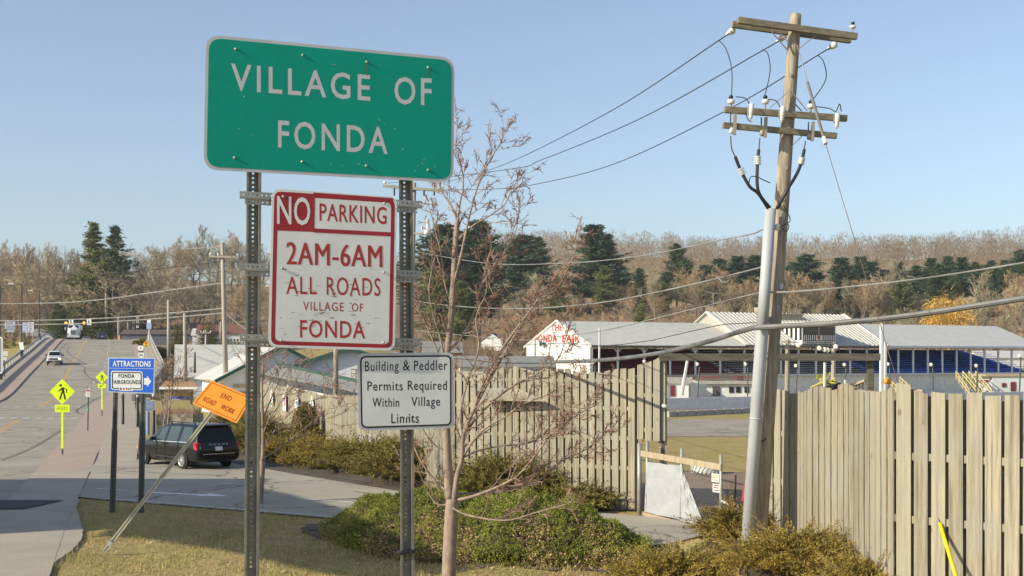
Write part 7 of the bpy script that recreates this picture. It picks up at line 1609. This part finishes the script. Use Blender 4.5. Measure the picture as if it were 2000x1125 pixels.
MB().obox(S((bx0+bx1)/2, 1.9, zb1+.10), GA*(Wb/2+.25), GB_*3.4, (0, 0, .10)).build('box_roof', M['rooflight'], gs)
# roof-top camera deck
d0, d1 = 29.8, 36.5; dzb, dzt = zat(631, 33, 8), zat(604, 33, 8)
MB().obox(S((d0+d1)/2, 7.6, dzb+.35), GA*(d1-d0)/2, GB_*1.5, (0, 0, .75)).build('roof_deck', M['postwood'], gs)
MB().obox(S(31.4, 7.4, (dzb+dzt)/2+.2), GA*.95, GB_*1.3, (0, 0, (dzt-dzb)/2)).build('roof_hut', mat('tan_hut', (.50, .42, .32), .8), gs)
mb = MB()
for z in (dzt-.05, dzb+1.15): mb.tube([S(d0, 6.0, z), S(d1, 6.0, z)], .05, 4)
for k in range(19): a = lerp(d0, d1, k/18); mb.beam(S(a, 6.0, dzb+1.0), S(a, 6.0, dzt), .07, .07, up=(0, 1, 0))
for k in range(9): b = lerp(6.0, 9, k/8); mb.beam(S(d1, b, dzb+1.0), S(d1, b, dzt), .07, .07, up=(0, 1, 0)); mb.beam(S(d0, b, dzb+1.0), S(d0, b, dzt), .07, .07, up=(0, 1, 0))
mb.build('deck_railing', M['postwood'], gs)
# blocks in front of the left section
pb_ = thing('concession_block', 'low white block with maroon door below the red seats', 'building', S(6, -6, GZ))
def blk(o, nm, px0, px1, yt, yb, Y, dep, m): a = P(px0, yt, Y); b = P(px1, yb, Y); MB().box(a.x, b.x, Y, Y+dep, min(b.z, GZ-.5) if nm == 'walls' else b.z, a.z).build(nm, m, o); return a, b
blk(pb_, 'walls', 1295, 1345, 749, 776, 139, 5, M['whitepaint']); blk(pb_, 'deck', 1293, 1352, 744.5, 749.2, 138.8, 6.5, M['concrete']); blk(pb_, 'door', 1310, 1318.5, 753, 774, 138.9, .06, M['maroon'])
p2_ = thing('ticket_block', 'low white block with dark windows right of the slanting light pole', 'building', S(16, -6, GZ)); blk(p2_, 'walls', 1370, 1492, 750, 776, 141, 5, M['whitepaint']); blk(p2_, 'deck', 1366, 1496, 744, 750, 140.6, 7, M['concrete'])
blk(p2_, 'door', 1392, 1406.5, 755, 773, 140.9, .06, plain('dark_door', (.10, .09, .09), .6))
for x in (1424, 1437.5, 1454, 1472): blk(p2_, 'window', x, x+9, 755.5, 767, 140.9, .06, M['glass'])
p3_ = thing('lean_wall', 'small bright white wing wall beside the slanting light pole', 'wall', P(1352, 774, 138)); a = P(1349, 746, 137.5); MB().add([P(1349, 775, 137), P(1379, 775, 139.5), P(1379, 752, 139.5), P(1349, 746, 137)]+[P(1351, 775, 138), P(1380, 775, 140.3), P(1380, 752, 140.3), P(1351, 746, 138)], [(0, 1, 2, 3), (4, 5, 6, 7), (0, 1, 5, 4), (1, 2, 6, 5), (2, 3, 7, 6), (3, 0, 4, 7)]).build('wall', M['whitepaint'], p3_)
lb_ = thing('bleachers', 'grey lower bleachers with red railings below the red seats', 'bleachers', S(14, -4, 1.5)); mb = MB()
for k in range(5): a = P(1358+k*1.5, 743-k*3.2, 141.5+k*.8); b = P(1500, 743-k*3.2, 141.5+k*.8); mb.beam(a, b, .5, .08)
mb.build('benches', M['dark'], lb_)
mb = MB()
for x in (1372, 1388, 1402, 1432, 1445, 1456, 1468): mb.beam(P(x, 746, 140.9), P(x, 736, 140.9), .07, .07, up=(0, 1, 0)); 
mb.tube([P(1372, 737, 140.9), P(1404, 737, 140.9)], .04, 4); mb.tube([P(1432, 737, 140.9), P(1470, 737, 140.9)], .04, 4); mb.build('red_railing', plain('red_rail', (.40, .05, .05), .6), lb_)
mb = MB(); mb.beam(P(1300, 741, 141), P(1352, 741, 141), .3, .5); mb.build('bench_back', M['concrete'], lb_)
# maroon door and hatch at the right end
ro = thing('stand_office', 'pale office wall with maroon door and hatch at the right end of the grandstand', 'building', S(62, -3, GZ)); blk(ro, 'walls', 1938, 2060, 735, 778, 160, 4, M['colwhite']); blk(ro, 'tan_band', 1925, 2062, 731, 735.3, 159.8, 5, M['postwood']); blk(ro, 'hatch', 1957, 1965, 748, 756, 159.9, .05, M['maroon']); blk(ro, 'door', 1974, 1984, 746, 764, 159.9, .05, M['maroon'])
o = thing('wall_sign', 'small white sign with red print beside the yellow stair', 'sign', P(1923, 752, 158)); blk(o, 'panel', 1913, 1932, 740, 758, 158, .05, M['white']); blk(o, 'print', 1914, 1931, 742, 746, 157.9, .03, M['red'])
MB().tube([P(1916, 757, 158), P(1916, 775, 158)], .06, 5).build('post', M['steel'], o)
# yellow stairs
for n, (xa, ya, xb, yb) in enumerate(((1880, 727, 1906, 765), (1893, 727, 1924, 765), (1745, 738, 1768, 762))):
    o = thing('yellow_stair', ['yellow railed stair, left flight at the blue seats', 'yellow railed stair, right flight at the blue seats', 'yellow railed stair behind the orange barrel'][n], 'stairs', P(xb, yb, 156), 'yellow stairs of the grandstand')
    Y = 157; t0, t1 = P(xa, ya+14, Y+3), P(xb, yb+12, Y-3); mb = MB()
    for k in range(11): c = lerp(t0, t1, k/10); mb.obox(c, (.75, 0, 0), (0, .16, 0), (0, 0, .04))
    mb.build('steps', M['concrete'], o)
    for s in (-.8, .8):
        mb = MB(); e = Vector((s, 0, 0))
        for h in (1.0, .55): mb.tube([t0+e+Vector((0, 0, h)), t1+e+Vector((0, 0, h))], .075, 5)
        for k in range(5): c = lerp(t0, t1, k/4)+e; mb.tube([c, c+Vector((0, 0, 1.0))], .06, 5)
        mb.build('handrail', plain('pale_yellow_rail', (.55, .47, .20), .6), o)
# flood lights on posts
M['lampwhite'] = plain('flood_lamp_white', (.62, .60, .56), .45)
FL = [(1161, 708, 1160, 735, 140), (1261, 705, 1258, 740, 140), (1365, 710, 1361, 772, 132), (1459, 710, 1460, 774, 132), (1557, 713, 1552, 768, 132), (1652, 711, 1645, 766, 132), (1737, 710, 1735, 766, 132), (1821, 711, 1822, 768, 132), (1909, 713, 1906, 770, 132), (1993, 694, 1990, 772, 128)]
fp = None
for n, (px, py, bx_, by_, Y) in enumerate(FL):
    h = P(px, py, Y); b = P(bx_, by_, Y); b.z = -.6
    o = thing('flood_light', 'small white floodlight on a thin post, ' + ['leftmost, by the gable end', 'second from the left, over the fence', 'just right of the slanting timber pole', 'just left of the pale conduit', 'leaning, just right of the utility pole', 'above the fence right of the timber gateway middle', 'beside the orange barrel', 'before the left part of the blue seats', 'beside the yellow stairs', 'rightmost, at the picture edge'][n], 'floodlight', b, 'floodlights along the track')
    MB().tube([b, h+Vector((.1, .15, -.2))], .075, 6).build('post', M['darkpost'], o); d = Vector((-.75, -.62, -.25)).normalized(); MB().lathe(h+d*.30, -d, [(0, .08), (.0, .19), (.05, .20), (.14, .13), (.32, .07), (.38, .05)], 12).build('lamp_head', M['lampwhite'], o, True)
o = thing('timber_pole', 'slanting pale timber pole among the floodlights', 'pole', P(1332, 771, 130)); MB().tube([P(1331, 772, 130), P(1343, 702, 130)], [.2, .15], 7).build('shaft', M['alu'], o)
for n, (px, pt, pb, Y, hs, lb) in enumerate(((1538, 664, 772, 126, ((1525, 667), (1561, 673), (1517, 664)), 'brown pole with big round floodlights right of the utility pole'), (1628, 680, 772, 128, ((1602, 679), (1612, 682), (1618, 683), (1634, 676)), 'grey pole with a cluster of big round floodlights before the striped box'))):
    o = thing('flood_light_pole', lb, 'floodlight pole', P(px, pb, Y)); MB().tube([P(px-1, pb+10, Y), P(px, pt, Y)], [.26, .2], 8).build('pole', M['pole' if n == 0 else 'polegrey'], o); MB().beam(P(min(h[0] for h in hs), pt+3, Y), P(max(h[0] for h in hs), pt+5, Y), .1, .12).build('crossbar', M['steelarm'], o)
    for x, y in hs: d = Vector((-.55, -.8, -.2)).normalized(); MB().lathe(P(x, y, Y-.4)+d*.3, -d, [(0, .12), (.0, .25), (.05, .26), (.15, .16), (.30, .08), (.38, .06)], 14).build('lamp_head', M['lampwhite'], o, True)
for n, (px, pt, pb, Y, r, lb) in enumerate(((1721, 632, 772, 116, .2, 'white painted pole behind the fence beside the right gateway post'), (1728, 668, 770, 118, .18, 'second pale pole beside the white one behind the fence'), (1610, 708, 766, 118, .14, 'short thin white post above the tire stack'), (1650, 742, 772, 60, .06, 'thin grey post behind the fence'), (1170, 640, 740, 135, .11, 'thin white mast at the grandstand gable end'), (1044, 660, 730, 125, .14, 'thin grey mast left of the grandstand gable'))):
    o = thing('mast', lb, 'pole', P(px, pb, Y)); MB().tube([P(px, pb+8, Y), P(px+1, pt, Y)], r, 7).build('shaft', M['alu'], o)
o = thing('loudspeaker', 'round dark loudspeaker on the grandstand gable', 'loudspeaker', S(-.3, 11.4, 6.0)); MB().lathe(S(-.2, 11.2, zat(671, 0, 11)), -GA, [(0, .1), (.3, .2), (.5, .42), (.52, .3)], 14).build('horn', M['darkpost'], o, True)
o = thing('loudspeaker', 'round black loudspeaker hung on the wire seen through the foreground tree', 'loudspeaker', P(858, 606, 60)); MB().lathe(P(858, 606, 60), (-.3, -1, 0), [(-.1, .08), (.0, .16), (.12, .14), (.12, .06), (.16, .05)], 14).build('horn', M['black'], o, True)
# yellow lift and tires, orange barrel
o = thing('yellow_machine', 'tangle of yellow railings and ramp rising behind the right fence', 'machine', P(1612, 765, 122)); mb = MB()
for (x0, y0, x1, y1) in ((1588, 768, 1614, 728), (1593, 770, 1622, 728), (1606, 752, 1632, 738), (1626, 740, 1648, 756), (1600, 740, 1640, 752), (1612, 728, 1612, 760), (1640, 745, 1640, 765), (1583, 757, 1610, 745)): mb.tube([P(x0, y0, 122), P(x1, y1, 121)], .08, 5)
mb.build('rails', plain('machine_yellow', (.50, .42, .10), .6), o); mb = MB(); mb.obox(P(1617, 752, 122.5), (.6, 0, .25), (0, .4, 0), (-.1, 0, .35)); mb.obox(P(1605, 736, 123), (.5, 0, 0), (0, .3, 0), (0, 0, .25)); mb.build('body', plain('olive_yellow', (.22, .22, .04), .6), o)
tk = None
for k in range(13):
    px = 1606+k*2.9; c = P(px, 765-k*.8-(k % 2)*2, 119); o = thing('stacked_tire', 'dark old tire in the row behind the right fence, one of many', 'tire', c, 'tires in a row behind the fence'); MB().lathe(c, (1, 0, .2), [(-.1, .2), (-.1, .33), (0, .36), (.1, .33), (.1, .2)], 14, cap=False).build('tyre', M['tyre'], o, True)
o = thing('orange_barrel', 'lying orange barrel behind the right fence near the white pole', 'barrel', P(1733, 748, 115)); c0, c1_ = P(1727, 744, 115), P(1740, 745, 115); MB().lathe(c0, c1_-c0, [(0, .2), (.02, .27), ((c1_-c0).length*.4, .29), ((c1_-c0).length*.42, .27), ((c1_-c0).length*.95, .27), ((c1_-c0).length, .2)], 14).build('drum', plain('barrel_orange', (.9, .36, .03), .5), o, True)
o = thing('tower_mast', 'distant lattice tower on the wooded ridge', 'tower', P(1812, 520, 700)); mb = MB(); mb.tube([P(1812, 520, 700), P(1812, 486, 700)], .35, 5); mb.obox(P(1812, 489, 700), (1.2, 0, 0), (0, .5, 0), (0, 0, .9)); mb.build('shaft', M['alu'], o)
o = thing('tv_aerial', 'rooftop aerial standing on a thin mast above the left grandstand roof', 'aerial', P(1393, 625, 250)); mb = MB(); mb.tube([P(1393, 625, 250), P(1393, 572, 250)], .09, 5); mb.tube([P(1379, 572, 250), P(1408, 573, 250)], .08, 4); mb.tube([P(1384, 590, 250), P(1408, 591, 250)], .08, 4); mb.build('mast', M['steelarm'], o)
# ------------------------------------------------------------------ made-up building and slab outside the frame, added to shade the drive mouth
o = thing('shade_building', 'made-up tall brick building outside the frame, added to shade the drive mouth', 'building', (-32, 27.5, 0))
MB().box(-37.2, -27.2, 21.7, 33.5, -.5, 10).build('walls', mat('red_brick', (.30, .14, .10), .9, (.22, .10, .075), 3, 8), o)
MB().box(-37.4, -27.0, 21.5, 33.7, 10, 10.35).build('cornice', M['concrete'], o)
for k in range(3):
    for j in range(3): y = 23.7+k*3.8; z = 1.4+j*3.2; MB().box(-27.25, -27.14, y-.6, y+.6, z, z+1.7).build('window', M['glass'], o); MB().box(-27.24, -27.08, y-.7, y+.7, z-.15, z-.002).build('window_sill', M['concrete'], o)
o = thing('canopy', 'flat slab on columns added outside the frame, its outline cut to the foreground shadow', 'canopy', (-22, 24, 0))
cH = 9.0; sx_, sy_ = -sdir.x/sdir.z*cH, -sdir.y/sdir.z*cH
cpl = [(-9.6, 41.4), (-7.3, 38.2), (-4.9, 34), (-3.9, 31), (-2.5, 27.4), (-1.3, 24.6), (-2.4, 23.1), (-5.8, 26.7), (-8.3, 29.1), (-9.6, 29.4)][::-1]  # wanted shadow outline on the ground; the added slab is this shape moved sunward
MB().prism([(x-sx_, y-sy_) for x, y in cpl], (0, 0, cH), (1, 0, 0), (0, 1, 0), (0, 0, 1), 0, .35).build('roof_slab', M['whitepaint'], o)
for x, y in ((-8.8, 38.3), (-8.8, 34.5), (-5.6, 34.5), (-7.2, 36.8)): MB().tube([(x-sx_, y-sy_, -.3), (x-sx_, y-sy_, cH)], .15, 10).build('column', M['steel'], o)
# labels for the setting
SL = dict(ground='dead winter grass ground rolling up to wooded hills', road='worn grey two lane road climbing to the bridge crest', brick_paver_strip='reddish brick paver strip along the right kerb', sidewalk_apron='pale pavement edge in the near left corner', sidewalk='pale concrete sidewalk on the right of the road', left_brick_paver_strip='reddish paver strip along the left kerb', left_sidewalk='raised pale sidewalk beside the left railing', driveway='grey asphalt drive leading to the gate', grass_verge_apron='pale concrete apron at the bottom left', asphalt_patch='dark asphalt repair patch at the left edge', yellow_centre_line='worn double yellow centre line', crosswalk_dashes='white dashed crosswalk lines', worn_lane_dashes='worn white lane dashes on the ramp', drive_edge_lines='thin worn white lines on the drive', drive_arrow_marking='white painted arrow on the drive', tyre_marks='dark curved tyre marks on the road', dirt_yard='brown dirt yard beyond the gate', asphalt_lane='grey paved lane inside the fairground', dirt_track='brown dirt race track', mulch_bed='dark mulch bed under the junipers', mulch_patch='dark mulch around the green mound', ridge_wood='far bare wood covering the ridge', hillside_brush='brown brush between the hillside trees')
for ob in list(COL.objects):
    if ob.parent is None and 'label' not in ob and ob.type == 'MESH':
        nm = ob.name.split('.')[0]; ob['label'] = SL.get(nm, nm.replace('_', ' ')+' in the scene'); ob['category'] = ' '.join(nm.split('_')[-2:])
# ------------------------------------------------------------------ air between the camera and the far hills
hm = bpy.data.materials.new('thin_haze'); hm.use_nodes = True; t = hm.node_tree; t.nodes.remove(t.nodes['Principled BSDF'])
vol = t.nodes.new('ShaderNodeVolumePrincipled'); vol.inputs['Color'].default_value = (.84, .87, .89, 1); vol.inputs['Density'].default_value = .00018; vol.inputs['Anisotropy'].default_value = .3
t.links.new(vol.outputs[0], t.nodes['Material Output'].inputs['Volume'])
hz = MB().box(-1490, 1490, -290, 1590, -3, 130).build('haze', hm, kind='stuff'); tag(hz, 'thin pale haze in front of the far wooded ridge', 'haze', kind='stuff')
